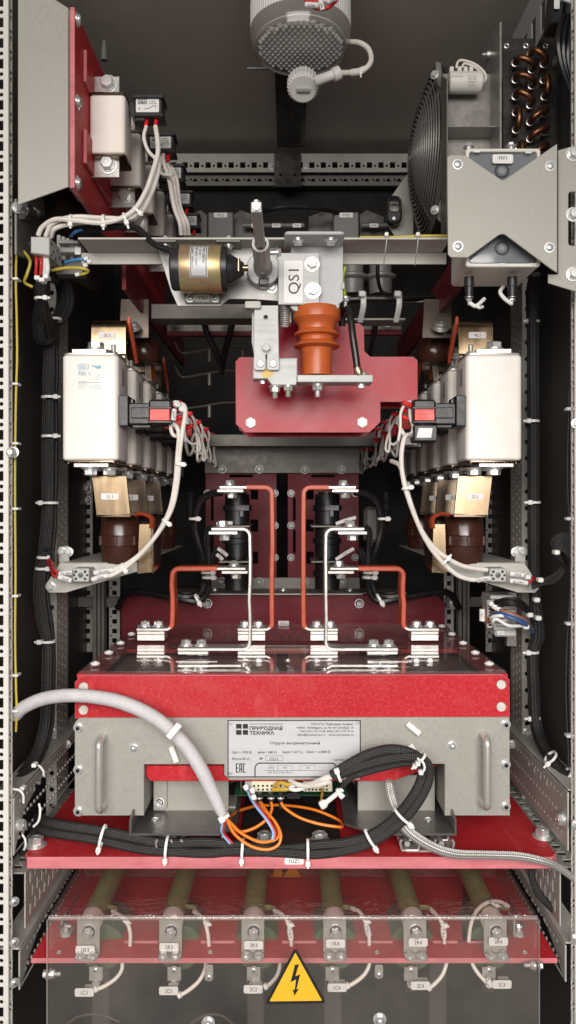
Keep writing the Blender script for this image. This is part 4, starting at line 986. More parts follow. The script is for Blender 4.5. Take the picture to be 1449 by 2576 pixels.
# beams and cables in the dark space behind the switch
single('rear_beam', MB().box((X(380, 1.12), 1.12, Z(802, 1.12)), (X(636, 1.12), 1.16, Z(764, 1.12)), .001), 'galvanised_dark', 'grey beam behind the contact arm on the left', 'beam')
single('rear_beam', MB().box((X(860, 1.16), 1.16, Z(805, 1.16)), (X(1020, 1.16), 1.20, Z(800, 1.16)), .001), 'frame_steel', 'thin grey beam right of the black jumper cable', 'beam')
t = thing('rear_panel_strip', 'dull red strip with bolts below the grey beam left of the contact arm', 'panel', P(530, 850, 1.3))
part('strip', MB().pbox(420, 812, 640, 834, 1.25, .01), 'galvanised_dark', t); part('lower_strip', MB().pbox(420, 834, 640, 845, 1.24, .01), 'red_panel_shaded', t)
for u in (437, 567): fb(t, u, 806, 1.22, 8, 'bolt')
t = thing('rear_panel_strip', 'dull red strip with a bolt right of the red barrier panel', 'panel', P(970, 850, 1.3))
part('strip', MB().pbox(910, 808, 1010, 830, 1.25, .01), 'galvanised_dark', t); part('lower_strip', MB().pbox(910, 830, 1010, 842, 1.24, .01), 'red_panel_shaded', t); fb(t, 975, 813, 1.22, 7, 'bolt')
cable('black_cable', [(508, 790, 1.2), (522, 840, 1.21), (545, 890, 1.23), (560, 930, 1.26)], 8, 'black_rubber', 'left one of two black cables hanging behind the contact arm', 'cable')
cable('black_cable', [(590, 790, 1.2), (578, 840, 1.21), (565, 890, 1.24), (556, 940, 1.27)], 8, 'black_rubber', 'right one of two black cables hanging behind the contact arm', 'cable')
cable('black_cable', [(945, 800, 1.2), (940, 850, 1.22), (930, 900, 1.26)], 7, 'black_rubber', 'black cable hanging behind the top edge of the red barrier panel', 'cable')
for i, (v, a) in enumerate(((888, 1), (948, 1), (1028, 1))):
    t = thing('curved_busbar', f'{("topmost","middle","lowest")[i]} thin bright curved bar in the dark space left of the red barrier panel', 'busbar', P(530, v, 1.35))
    part('bar', MB().tube([P(440 - (i == 0) * 0, v - 26 + (i == 2) * 30, 1.34), P(458, v + (0, 0, 1)[i], 1.34), P(505, v - 5, 1.34), P(560, v - 14, 1.34), P(620, v - 15, 1.34)], S(3.2, 1.34), 8, 6, flat=(3.2, .7), up=(0, 0, 1)), 'tinned', t)
    for u in (527, 610): part('stand', MB().cyl(P(u, v - 8, 1.34), P(u, v + 22, 1.34), S(5, 1.34), 10), 'galvanised_dark', t)
t = thing('big_ties', 'two broad white cable ties hanging in the dark space right of the QS1 bracket', 'cable ties', P(960, 800, 1.05))
for u in (910, 1000):
    part('cable_tie', MB().tube([P(u + 4, 735, 1.1), P(u + 4, 770, 1.1), P(u - 4, 810, 1.12)], S(7, 1.1), 10, 4, flat=(1, .25)), 'nylon', t); part('tie_head', MB().pbox(u - 7, 731, u + 9, 745, 1.09, .012, .001), 'nylon', t)
cable('black_cable', [(860, 755, 1.14), (920, 752, 1.14), (985, 752, 1.14), (1060, 748, 1.15), (1128, 742, 1.16)], 9, 'black_rubber', 'thick black cable lying across behind the two broad white ties', 'cable')
single('thin_rail', MB().pbox(870, 755, 1120, 760, 1.15, .004), 'frame_steel', 'thin bright rail below the pale post insulators', 'rail')
for i, (u, c) in enumerate(((886, 'left'), (957, 'right'))):
    t = thing('post_insulator', f'{c} one of two pale ribbed post insulators in shadow right of QS1', 'insulator', P(u, 742, 1.2))
    q = 1.22 / F; part('body', MB().lathe(P(u, 742, 1.22), UP, [(28 * q, 0), (30 * q, 34 * q), (40 * q, 40 * q), (41 * q, 46 * q), (28 * q, 52 * q), (28 * q, 80 * q)], 28), 'porcelain', t)
cable('black_cable', [(952, 640, 1.05), (950, 690, 1.06), (958, 730, 1.08), (975, 742, 1.1)], 5, 'black_rubber', 'thin black cable hanging in front of the right pale post insulator', 'cable')
for s_, side, (a, b, c, d) in ((-1, 'left', (300, 420, 640, 870), None or (0, 0, 0, 0)) if False else (-1, 'left', 0), (1, 'right', 0)) if False else (): pass
for s_, side in ((-1, 'left'), (1, 'right')):
    x0 = s_ * .222
    m = MB(); m.plate([(1.0, .285), (1.55, .285), (1.55, .335), (1.0, .335)], .006, 'yz', x0, emi=1)
    single('depth_beam', m, ['red_panel_shaded', 'red_panel_shaded'], f'shade-toned red laminate beam running back above the {side} fuse bank', 'beam')
    t = thing('hanging_busbar', f'dark flat busbar standing above the {side} row of large fuses', 'busbar', V(s_ * .208, 1.18, .15))
    u0, u1 = (299, 374) if s_ < 0 else (1062, 1136)
    part('strip', MB().pplate([(u0 + 5, 752), (u1, 752), (u1, 850), (u0, 850)], 1.12, .005), 'copper_dark', t)
    part('lower_strip', MB().pplate([(u0 + 20, 860), (u1 + 4, 860), (u1 + 8, 960), (u0 + 28, 960)], 1.19, .005), 'copper_dark', t)
    m = MB(); q = 1.16 / F; cu = 362 if s_ < 0 else 1092
    m.lathe(P(cu, 915, 1.18), UP, [(34 * q, 0), (42 * q, 10 * q), (45 * q, 28 * q), (42 * q, 44 * q), (38 * q, 60 * q)], 28)
    single('brown_insulator', m, 'brown_insulator', f'upper dark brown insulator behind the {side} row of large fuses', 'insulator')
    bolt(t, P(334 if s_ < 0 else 1108, 828, 1.11), (0, -.6, .8), .0085, 'bolt')
# arrester boxes in the dark top rear
for u, s_, side in ((555, 'FV2', 'left'), (871, 'FV5', 'right')):
    t = thing('arrester_box', f'dark grey box marked {s_} in the shadow above the cross rail', 'box', P(u, 600, 1.45))
    part('box', MB().pbox(u - 32, 533, u + 32, 604, 1.42, .1, .002), 'porcelain', t); label(t, u - 17, 535, u + 17, 547, 1.42, s_, 7, 16)
    for k in (-1, 1): part('wing', MB().pplate([(u + k * 34, 540), (u + k * 50, 528), (u + k * 95, 545), (u + k * 95, 604), (u + k * 34, 604)][::k], 1.46, .004), 'dark_steel', t)
for i, (u0, u1, nm) in enumerate(((612, 765, 'middle'), (910, 975, 'right'), (488, 505, 'left'))):
    t = thing('support_tube', f'{nm} pale tube in the dark space above the cross rail', 'tube', P((u0 + u1) / 2, 580, 1.45))
    part('tube', MB().cyl(P(u0, 567, 1.44), P(u1, 567, 1.44), S(6.5, 1.44), 14), 'porcelain', t)
    for u in range(u0 + 20, u1, 52): label(t, u, 562, u + 22, 572, 1.432, 'FV3' if u < 700 else 'FV4', 5, 11, r=2)
cable('black_cable', [(640, 535, 1.4), (690, 525, 1.38), (740, 520, 1.38), (800, 525, 1.39), (850, 535, 1.42)], 6, 'black_rubber', 'black cable draped between the FV2 and FV5 boxes', 'cable')
t = thing('fan_latch', 'black oval latch on a pale plate left of the fan', 'latch', P(995, 590, 1.25))
part('backing_plate', MB().pplate([(972, 512), (1022, 440), (1040, 440), (1040, 596), (994, 596), (972, 560)], 1.3, .003), 'galvanised', t)
m = MB(); m.pplate(rrect(972, 490, 1012, 562, 18), 1.27, .016, [rrect(980, 500, 1006, 530, 8)], bev=.003); part('body', m, 'black_plastic', t); fb(t, 991, 549, 1.269, 5, 'rivet')
# ================================================================== the two banks of six large fuses
def mx(s, u): return u if s < 0 else 2 * CX - u + 14      # mirror of a left-bank photo column (right bank sits 14 units further right)
PITCH = .11
def big_fuse(s, side):
    Y = .97; t = thing('large_fuse', f'nearest large white ceramic fuse of the {side} bank' + (' with blue printing 700 A' if s < 0 else ' with a blank front'), 'fuse', P(mx(s, 236), 1160, Y + .03), f'large white fuses of the {side} bank')
    xa, xb = sorted((X(mx(s, 155), Y), X(mx(s, 297), Y))); z0, z1 = Z(1157, Y), Z(893, Y); D = .064
    b = MB(); b.plate(rrect(xa, Y, xb, Y + D, .007, 4), z1 - z0, 'xy', z0, bev=.002); part('ceramic_body', b, 'ceramic', t)
    for za, zb in ((z1 + .0002, z1 + .0032), (z0 - .0032, z0 - .0002)):
        e = MB(); e.plate(rrect(xa + .0006, Y + .0008, xb - .0006, Y + D - .0008, .008, 4), zb - za, 'xy', za, bev=.0008); part('end_plate', e, 'tinned' if za > 0.1 else 'copper_grey', t)
    for k in range(5): bolt(t, V(xa + .007 + k * (xb - xa - .014) / 4, Y + .006, z0 - .0032), DN, .0031, 'rivet', ('copper_grey', 'ink'))
    for k in range(3): bolt(t, V(xb - .005 if s < 0 else xa + .005, Y + .02 + k * .016, z0 - .0032), DN, .0031, 'rivet', ('copper_grey', 'ink'))
    # contact studs: top plate with a big bolt, bottom plate
    xc = (xa + xb) / 2 + s * .0015
    p = MB(); p.plate([(xc - .023, Y + .006), (xc + .021, Y + .004), (xc + .026, Y + .012), (xc + .026, Y + .05), (xc - .023, Y + .05)], .0055, 'xy', z1 + .0034); part('contact_plate', p, 'tinned', t)
    bolt(t, V(xc + .004, Y + .022, z1 + .0089), UP, .0105, 'bolt', rot=10)
    bolt(t, V(xc - s * .024, Y + .034, z1 + .0032), UP, .0062, 'stud')
    p = MB(); p.plate([(xc - .020, Y + .004), (xc + .024, Y + .004), (xc + .024, Y + .05), (xc - .020, Y + .05)], .005, 'xy', z0 - .009); part('contact_plate', p, 'tinned', t)
    part('contact_stud', MB().cyl(V(xc, Y + .02, z0 - .0094), V(xc, Y + .02, z0 - .0032), .008, 18), 'tinned', t)
    for k, dx in enumerate((-.002, .022)): bolt(t, V(xc - s * dx - .004 * 0, Y + .016 + .006 * k, z0 - .0092), DN, .0088, 'bolt')
    o = label(t, 0, 0, 1, 1, 1, None) if False else None
    # rating sticker on the inner side
    xi = xb if s < 0 else xa
    st = MB(); st.plate([(Y + .018, z1 - .036), (Y + .036, z1 - .036), (Y + .036, z1 - .013), (Y + .018, z1 - .013)], .0004, 'yz', xi - (.0 if s < 0 else .0004)); part('side_sticker', st, 'sticker_grey', t)
    # trip switch: clamp, body, head with red flag
    zc = Z(1036, Y); k = -s
    def sb(name, x0, x1, y0, y1, za, zb, m_, bev=.001):
        a, b_ = sorted((xi + k * x0, xi + k * x1)); return part(name, MB().box((a, Y + y0, zc + za), (b_, Y + y1, zc + zb), bev), m_, t)
    sb('switch_clamp', .0003, .013, .000, .046, -.018, .0215, 'black_plastic'); bolt(t, V(xi + k * .012, Y - .0002 + .02, zc + .0165), (k, -.3, .2), .0042, 'rivet')
    body = MB()
    a, b_ = sorted((xi + k * .0125, xi + k * .040)); body.box((a, Y + .004, zc - .0155), (b_, Y + .036, zc + .012), .0015)
    a, b_ = sorted((xi + k * .016, xi + k * .040)); body.box((a, Y + .0015, zc - .008), (b_, Y + .01, zc + .006), .001); body.box((a, Y + .01, zc - .0195), (b_, Y + .03, zc - .0155), .001)
    part('switch_body', body, 'black_plastic', t)
    hd = MB(); a, b_ = sorted((xi + k * .0385, xi + k * .0685)); hd.box((a, Y + .001, zc - .0155), (b_, Y + .038, zc + .0165), .003)
    hd.box((a - .0006, Y - .001, zc + .0035), (b_ + .0006, Y + .006, zc + .0065), .0008); hd.box((a - .0006, Y - .001, zc - .0145), (b_ + .0006, Y + .006, zc - .0115), .0008)
    o = part('switch_head', hd, 'black_plastic', t)
    part('red_flag', MB().box((a + .0022, Y - .0006, zc - .0112), (b_ - .0022, Y + .004, zc + .0036), .0006), 'red_plastic', o)
    lb = MB(); lb.plate([(a + .002, Y + .008), (b_ - .004, Y + .008), (b_ - .004, Y + .026), (a + .002, Y + .026)], .0003, 'xy', zc + .0166); part('head_label', lb, 'label_white', o)
    if s > 0:
        lb = MB(); lb.plate([(a + .005, zc - .033), (b_ - .006, zc - .033), (b_ - .004, zc - .0205), (a + .008, zc - .0205)], .0005, 'xz', Y + .003); part('switch_label', lb, 'label_white', o)
        sb('lower_case', .036, .067, .0036, .034, -.038, -.0157, 'black_plastic', .002)
        x = MB(); put_text(x, 'SIBA', 1061, 1066, Y + .0024, 5, 10); put_text(x, '2200 V', 1077, 1061, Y + .0024, 3, 13); put_text(x, 'NC 001', 1076, 1070, Y + .0024, 3, 14); part('lettering', x, 'ink', o)
    for q, (dz, dy) in enumerate(((.010, .012), (-.007, .022), (.004, .03))):
        tm = MB(); c0 = V(xi + k * .068, Y + dy, zc + dz); tm.tube([c0, c0 + V(k * .006, -.002, .001), c0 + V(k * .012, -.004, .0035)], [.0033, .0036, .0026], 10, 3); part('red_terminal', tm, 'red_sleeve', t)
    return t
FUS = {}
for s, side in ((-1, 'left'), (1, 'right')):
    f0_ = big_fuse(s, side); FUS[s] = f0_
    for i in range(1, 6):
        dup(f0_, (0, PITCH * i, 0), f'{ORD[i]} large white ceramic fuse from the front in the {side} bank')
# print on the nearest left fuse only
x = MB(); Yp = .9697
for a, b in (((197, 916), (222, 916)), ((197, 928), (222, 928)), ((196, 917), (196, 927)), ((223, 917), (223, 927))): x.tube([P(*a, Yp), P(*b, Yp)], S(.7, Yp), 4, 1)
put_text(x, 'SIBA', 209.5, 922, Yp, 7.5, 21, bold=.01); put_text(x, '700', 206, 939.5, Yp, 10, 20, bold=.025); put_text(x, 'A', 225, 940, Yp, 9, 7)
put_text(x, 'DIN URB  gR', 210, 931.5, Yp, 2.6, 26)
for i, (s_, u, w_) in enumerate((('~1000A', 247, 13), ('~1900 V', 245, 17), ('~660 V', 245, 17))): put_text(x, s_, u, 943 + i * 5.6, Yp, 3.4, w_)
for i, s_ in enumerate(('20 750 34', 'SIBA GmbH', 'Borker Str. 22', 'D-44534', 'Germany')): put_text(x, s_, 197, 959 + i * 4.3, Yp, 3, (22, 20, 24, 16, 18)[i], 'L')
x.tube([P(197, 962, Yp), P(254, 962, Yp)], S(.5, Yp), 4, 1)
put_text(x, 'CE', 246, 973, Yp, 9, 15, bold=-.005); put_text(x, 'VDE', 229, 973, Yp, 5, 8)
m = MB(); m.pplate([(229, 918), (244, 921), (253, 918), (254, 925), (246, 929), (240, 925), (230, 921)], Yp - .0001, .0002, bev=.00002); x.add(m.v, m.f)
o = part('blue_printing', x, 'ink_blue', FUS[-1])

# copper links above and below the fuses
for s, side in ((-1, 'left'), (1, 'right')):
    top_l = ('3L1', '3L2', '3L3') if s < 0 else ('4L1', '4L2', '4L3'); bot_l = ('1L1', '1L2', '1L3') if s < 0 else ('2L1', '2L2', '2L3')
    for i in range(3):
        Yk = 1.045 + .145 * i; f = 1.045 / Yk
        t = thing('upper_busbar', f'{("nearest","second","rearmost")[i]} bent copper strip marked {top_l[i]} above the {side} fuse bank', 'busbar', V(X(mx(s, 270), 1.045), Yk, .21))
        xa, xb = sorted((X(mx(s, 230), 1.045), X(mx(s, 316), 1.045)))
        # bent strip: foot on the fuse, riser, rounded top, run to the rear
        prof = [(Yk - .03, .2015), (Yk - .004, .2015)] + [(Yk - .004, .2055), (Yk - .0005, .209), (Yk, .245)] + [(Yk + .010 - .010 * math.cos(R(a)), .245 + .0125 * math.sin(R(a))) for a in (20, 45, 70, 90)] + [(Yk + .075, .2575)]
        m = MB(); vs, fs = [], []
        for (yy, z_) in prof: vs += [V(xa, yy, z_), V(xb, yy, z_)]
        for (yy, z_) in prof: vs += [V(xa, yy + .0035 * (0 if yy > Yk + .02 else 1), z_ - (.0035 if yy > Yk + .012 or z_ < .203 else 0)), V(xb, yy + .0035 * (0 if yy > Yk + .02 else 1), z_ - (.0035 if yy > Yk + .012 or z_ < .203 else 0))]
        n_ = len(prof)
        for j in range(n_ - 1):
            a = 2 * j; c = 2 * n_ + 2 * j
            fs += [(a, a + 1, a + 3, a + 2), (c, c + 2, c + 3, c + 1), (a, a + 2, c + 2, c), (a + 1, c + 1, c + 3, a + 3)]
        fs += [(0, 2 * n_, 2 * n_ + 1, 1), (2 * n_ - 2, 2 * n_ - 1, 4 * n_ - 1, 4 * n_ - 2)]
        m.add(vs, fs); part('strip', m, 'copper_plate' if i == 0 else 'copper_grey', t)
        uc, vc = CX + (mx(s, 269) - CX) * f, CY + (843 - CY) * f
        label(t, uc - 22 * f, vc - 8 * f, uc + 22 * f, vc + 8 * f, Yk - .0004, top_l[i], 8 * f, 15 * f)
        # red insulated continuation
        xs_ = sorted((X(mx(s, 318), 1.045), X(mx(s, 323), 1.045)))
        m = MB(); m.plate([(Yk + .004, .2615), (Yk + .055, .222), (Yk + .055, .206), (Yk + .004, .252)], .005, 'yz', xs_[0], bev=.001); part('red_sleeve', m, 'orange_sleeve', t)
        t = thing('lower_busbar', f'{("nearest","second","rearmost")[i]} slanting copper strip marked {bot_l[i]} below the {side} fuse bank', 'busbar', V(X(mx(s, 280), 1.0), Yk, -.02))
        Yl = 1.0 + .13 * i; g = lambda u, v: (X(mx(s, u), 1.0), Z(v, 1.0))
        ol2 = [g(231, 1197), g(318, 1197), g(328, 1292), g(243, 1301)]; ol2 = ol2 if s < 0 else ol2[::-1]
        part('strip', MB().plate(ol2, .0035, 'xz', Yl), 'copper_plate' if i == 0 else 'copper_grey', t)
        m = MB(); xa, xb = sorted((X(mx(s, 243), 1.0), X(mx(s, 328), 1.0))); m.box((xa, Yl, Z(1301, 1.0)), (xb, Yl + .085, Z(1301, 1.0) + .0035)); part('lower_run', m, 'copper_grey', t)
        f2 = 1.0 / Yl; uc, vc = CX + (mx(s, 276) - CX) * f2, CY + (1249 - CY) * f2
        label(t, uc - 22 * f2, vc - 8 * f2, uc + 22 * f2, vc + 8 * f2, Yl, bot_l[i], 9 * f2, 15 * f2)
        m = MB(); xr_ = sorted((X(mx(s, 330), 1.0), X(mx(s, 372), 1.0)))
        if i == 0:
            zt_ = Z(1296, 1.0); m.tube([V(xr_[0] if s < 0 else xr_[1], Yl + .03, zt_), V((xr_[0] + xr_[1]) / 2, Yl + .03, zt_ + .001), V(xr_[1] if s < 0 else xr_[0], Yl + .03, zt_ - .005), V(xr_[1] if s < 0 else xr_[0], Yl + .03, zt_ - .018)], .003, 8, 5, flat=(1, 5.0), up=(0, 1, 0)); part('red_sleeve', m, 'orange_sleeve', t)
            part('drop_strip', MB().pplate([(mx(s, 350), 1318), (mx(s, 380), 1318), (mx(s, 384), 1440), (mx(s, 345), 1444)][::(1 if s < 0 else -1)], 1.035, .003), 'copper_plate', t)
            part('drop_side', MB().plate([(1.038, Z(1442, 1.035)), (1.10, Z(1430, 1.035)), (1.10, Z(1350, 1.035)), (1.038, Z(1318, 1.035))], .003, 'yz', X(mx(s, 380), 1.035)), 'copper_grey', t)
    # brown barrel insulators
    for i in range(3):
        Yi = 1.06 + .16 * i; q = 1.06 / F; base = V(X(mx(s, 304), 1.06), Yi, Z(1417, 1.06))
        m = MB(); m.lathe(base, UP, [(45 * q, 0), (47 * q, 6 * q), (50 * q, 44 * q), (55 * q, 46 * q), (55 * q, 70 * q), (51 * q, 72 * q), (47 * q, 114 * q), (44 * q, 120 * q)], 10 if False else 28)
        t = thing('brown_insulator', f'{("nearest","second","rearmost")[i]} brown barrel insulator below the {side} fuse bank', 'insulator', base)
        part('body', m, 'brown_insulator', t)
        for a in (40, 90, 140, -90): part('rib', MB().box(base + V(54 * q * math.cos(R(a)) - .002, -54 * q * math.sin(R(a)) - .002, 47 * q), base + V(54 * q * math.cos(R(a)) + .002, -54 * q * math.sin(R(a)) + .002, 70 * q)), 'brown_insulator', t)
    # shelf bracket that carries them
    Ys = 1.035
    t = thing('shelf_bracket', f'grey tapered shelf bracket under the {side} brown insulators', 'bracket', P(mx(s, 240), 1492, Ys))
    pts = [(118, 1466), (150, 1417), (345, 1419), (345, 1438), (165, 1491), (122, 1491)]
    part('web', MB().pplate([(mx(s, a), b) for a, b in pts][::(1 if s < 0 else -1)], Ys, .003), 'frame_steel', t)
    xa, xb = sorted((X(mx(s, 150), Ys), X(mx(s, 345), Ys))); m = MB(); m.box((xa, Ys + .003, Z(1419, Ys)), (xb, Ys + .45, Z(1416, Ys))); part('shelf', m, 'frame_steel', t)
    part('end_tab', MB().pplate([(mx(s, a), b) for a, b in ((148, 1376), (172, 1373), (174, 1416), (148, 1416))][::(1 if s < 0 else -1)], Ys + .03, .003), 'frame_steel', t)
    for u in (157, 173): fb(t, mx(s, u), 1388, Ys + .03, 8.5, 'bolt')
    fb(t, mx(s, 128), 1475, Ys, 9.5, 'bolt')
    # terminal block on the bracket
    c = 203 if s < 0 else 1253; Yt = 1.005
    t = thing('terminal_block', f'small grey terminal block with five holes on the {side} shelf bracket', 'terminal block', P(c, 1466, Yt))
    part('body', MB().pbox(c - 21, 1430, c + 21, 1464, Yt, .03, .0012), 'terminal_grey', t)
    h = MB()
    for (du, dv, r) in ((-12, -9, 3.6), (11, -9, 3.6), (-12, 9, 3.6), (11, 9, 3.6), (-16, 0, 3), (16, 0, 3)): h.lathe(P(c + du, 1447 + dv, Yt - .0002), FR, [(S(r, Yt), 0), (S(r * .8, Yt), .0002)], 12)
    part('clamp_hole', h, 'ink', t); fb(t, c, 1447, Yt, 5, 'screw', ('galvanised_dark', 'ink'))

# white bundles from the switches to the blocks
mb = MB()
strand(mb, [(447, 1012, .985), (464, 1022, .975), (466, 1045, .97), (460, 1080, .965), (452, 1140, .965), (447, 1210, .97), (432, 1280, .975), (395, 1345, .985), (345, 1400, .995), (290, 1432, 1.0), (238, 1440, 1.003)], 5.6)
strand(mb, [(432, 1065, .985), (445, 1075, .97), (450, 1100, .97), (446, 1150, .967), (440, 1220, .972), (424, 1290, .978), (385, 1358, .988), (335, 1412, .997), (285, 1445, 1.0), (236, 1456, 1.003)], 5.6)
single('wire_bundle', mb, 'white_wire', 'pair of white wires sweeping from the left fuse switches to the left terminal block', 'wires')
mb = MB()
strand(mb, [(1034, 1092, .985), (1018, 1100, .97), (1010, 1140, .966), (1012, 1190, .968), (1026, 1250, .972), (1058, 1330, .98), (1100, 1385, .99), (1160, 1422, .998), (1226, 1434, 1.003)], 5.8)
strand(mb, [(985, 1160, 1.0), (1006, 1172, .975), (1018, 1215, .972), (1036, 1275, .974), (1064, 1345, .982), (1100, 1400, .99), (1145, 1443, .998), (1180, 1457, 1.0), (1204, 1458, 1.002)], 5.8)
single('wire_bundle', mb, 'white_wire', 'pair of white wires sweeping from the right fuse switches to the right terminal block', 'wires')
t = thing('bundle_ties', 'white cable ties on the left sweeping wire pair', 'cable ties', P(430, 1200, .96))
tie(t, 452, 1168, .966, 85, 11, 3, 8); tie(t, 418, 1312, .979, 55, 11, 3, 8); tie(t, 312, 1426, .998, 32, 11, 3, 8)
t = thing('bundle_ties', 'white cable ties on the right sweeping wire pair', 'cable ties', P(1080, 1300, .96))
tie(t, 1022, 1228, .968, 100, 11, 3, 8); tie(t, 1118, 1412, .992, -42, 12, 3, 12, side=-1)
# marker sleeves by the blocks
for (ua, va, ub, vb, s_, rt_, where) in ((237, 1441, 287, 1434, '2L24+', 6, 'upper right of the left terminal block'), (232, 1458, 272, 1448, '354', 12, 'lower right of the left terminal block'), (150, 1444, 182, 1440, '2L24+', 5, 'upper left of the left terminal block'), (148, 1452, 180, 1461, '354', -14, 'lower left of the left terminal block'),
                                 (1200, 1460, 1232, 1455, '2L24+', 6, 'lower left of the right terminal block'), (1282, 1443, 1324, 1448, '355', -6, 'upper right of the right terminal block'), (1282, 1461, 1326, 1467, '2L24+', -6, 'lower right of the right terminal block')):
    Ym = .998; m = MB(); m.tube([P(ua, va, Ym), P((ua + ub) / 2, (va + vb) / 2 - 1, Ym - .001), P(ub, vb, Ym)], S(6.3, Ym), 10)
    t = thing('wire_marker', f'white {s_} marker sleeve at the {where}', 'marker', P((ua + ub) / 2, max(va, vb), Ym)); o = part('sleeve', m, 'label_white', t)
    x = MB(); put_text(x, s_, (ua + ub) / 2, (va + vb) / 2, Ym - .001 - S(6.9, Ym), 6.5, 9 * len(s_) * .6, rot=rt_); part('lettering', x, 'ink', t)
for i, (pts, w_) in enumerate((([(112, 1400, 1.06), (128, 1412, 1.03), (135, 1432, 1.005), (150, 1443, 1.0)], 'upper red lead at the left of the left terminal block'), ([(115, 1405, 1.06), (126, 1425, 1.03), (134, 1446, 1.005), (149, 1453, 1.0)], 'lower red lead at the left of the left terminal block'), ([(1322, 1447, .998), (1334, 1450, 1.0), (1345, 1455, 1.01)], 'upper red lead at the right of the right terminal block'), ([(1324, 1467, .998), (1335, 1462, 1.0), (1345, 1458, 1.01)], 'lower red lead at the right of the right terminal block'))):
    cable('lead', pts, 3.5, 'red_wire', w_, 'wire')
# looped leads behind the front switch on either side
def loop_lead(s, i):
    Yl = .985 + PITCH * i; f = .985 / Yl
    ju, jv = (random.uniform(-16, 14), random.uniform(-14, 22)) if i else (0, 0); jd = random.uniform(-.04, .04) if i else 0
    def q(u, v, d=0):
        k = max(0, min(1, (v - 1020) / 70)); return (CX + (mx(s, u + ju * k) - CX) * f, CY + (v + jv * k - CY) * f, Yl + d + jd * k)
    mb = MB(); r_ = random.uniform
    def nx(k, u, v): Yk = .985 + PITCH * (i + k); g = .985 / Yk; return (CX + (mx(s, u) - CX) * g, CY + (v - CY) * g, Yk)
    hub = q(464 + r_(-5, 5), 1108)
    strand(mb, [q(441, 1010, .01), q(452, 1018), q(462, 1040), q(463, 1075), hub], 3.7 * f)
    if i: strand(mb, [q(438, 1050), q(431, 1072), q(438, 1100), q(452, 1112), hub], 3.7 * f)
    else: strand(mb, [q(440, 1010, .01), q(437, 1050), q(430, 1075), q(436, 1094), q(450, 1096), q(462, 1080)], 5.0 * f)
    if i < 5: strand(mb, [hub, nx(.35, 462, 1126 + r_(0, 16)), nx(.7, 460, 1124 + r_(0, 16)), nx(1, 462, 1108)], 3.7 * f)
    if 0 < i: strand(mb, [q(446, 1032), q(458, 1060), q(470, 1095), q(474, 1125), q(466, 1132), hub], 3.3 * f)
    return single('loop_lead', mb, 'white_wire', f'white looped leads at the {ORD[i]} switch of the {"left" if s<0 else "right"} fuse bank from the front', 'wires', 'looped white switch leads')
for s in (-1, 1):
    for i in range(6): loop_lead(s, i)
    for i in range(1, 6):
        Yl = .985 + PITCH * i; f = .985 / Yl; u, v = CX + (mx(s, 441) - CX) * f, CY + (1032 - CY) * f
        t = thing('wire_marker', f'small white marker sleeve on the lead of the {ORD[i]} {"left" if s<0 else "right"} fuse switch', 'marker', P(u, v + 12, Yl), 'marker sleeves on the switch leads')
        part('sleeve', MB().tube([P(u + 2 * s, v - 13 * f, Yl - .004), P(u, v + 13 * f, Yl - .004)], S(6.5 * f, Yl), 10, 2), 'label_white', t)
t = thing('wire_marker', 'printed white marker sleeve 354/05 hanging at the front left fuse switch', 'marker', P(437, 1060, .975)); m = MB(); m.tube([P(438, 1030, .977), P(436, 1058, .975)], S(7, .975), 10, 3); o = part('sleeve', m, 'label_white', t)
x = MB(); put_text(x, '354/05', 437, 1044, .9755 - S(7.5, .97), 5.5, 20, rot=-86); part('lettering', x, 'ink', o)
t = thing('wire_eyes', 'white insulating sleeves round the red terminals of the front left switch', 'sleeves', P(452, 1030, .975))
for (u, v) in ((443, 1018), (456, 1030)): part('sleeve', MB().lathe(P(u, v, .975), V(.6, -.7, .2), [(S(8, .975), 0), (S(8.5, .975), .004), (S(6, .975), .005)], 16), 'nylon', t)
# ================================================================== rear assembly behind the rectifier module
Y = 1.45
def z4(L): return [(485.6 + a * .3263, 1124.5 + b * .3263) for a, b in L]
t = thing('rear_crossbeam', 'grey steel crossbeam with four nuts above the rear red panels', 'beam', P(710, 1191, Y))
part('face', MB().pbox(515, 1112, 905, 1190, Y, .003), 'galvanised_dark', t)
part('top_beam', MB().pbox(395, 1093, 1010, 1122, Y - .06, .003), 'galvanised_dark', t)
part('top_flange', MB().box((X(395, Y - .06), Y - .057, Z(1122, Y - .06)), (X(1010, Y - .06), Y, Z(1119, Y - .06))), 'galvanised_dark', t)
for a, b in ((225, 172), (511, 172), (861, 175), (1143, 175)): u, v = z4([(a, b)])[0]; fb(t, u, v, Y, 7.5, 'nut', ('steel_bare', 'ink'))
for sd, a0, a1, name in ((-1, 95, 645, 'left'), (1, 730, 1278, 'right')):
    t = thing('notched_board', f'{name} rear red panel with slots and notches behind the tall orange busbars', 'panel', P(605 if sd < 0 else 813, 1455, Y + .01))
    ho = [z4(rrect(280 if sd < 0 else 912, 213, 462 if sd < 0 else 1092, 233, 9))]
    cx = (445, 500) if sd < 0 else (873, 930)
    for b0, b1 in ((325, 403), (560, 650), (808, 898)): ho.append(z4(rect(cx[0], b0, cx[1], b1)))
    sx = (138, 158) if sd < 0 else (771, 791)
    for b0, b1 in ((390, 568), (638, 818)): ho.append(z4(rrect(sx[0], b0, sx[1], b1, 9)))
    part('panel', MB().pplate(z4(rect(a0, 190, a1, 1010)), Y + .008, .006, ho), 'red_panel_shaded', t)
    for b in (357, 605, 852):
        u, v = z4([(632 if sd < 0 else 755, b)])[0]; fb(t, u, v, Y + .008, 6.5, 'nut', ('steel_bare', 'ink'))
    for b in (357, 852):
        u, v = z4([(110 if sd < 0 else 1250, b)])[0]; fb(t, u, v, Y + .008, 6.5, 'nut', ('steel_bare', 'ink'))
t = thing('lower_crossbeam', 'dark grey lower crossbeam with nuts under the rear red panels', 'beam', P(710, 1495, 1.40))
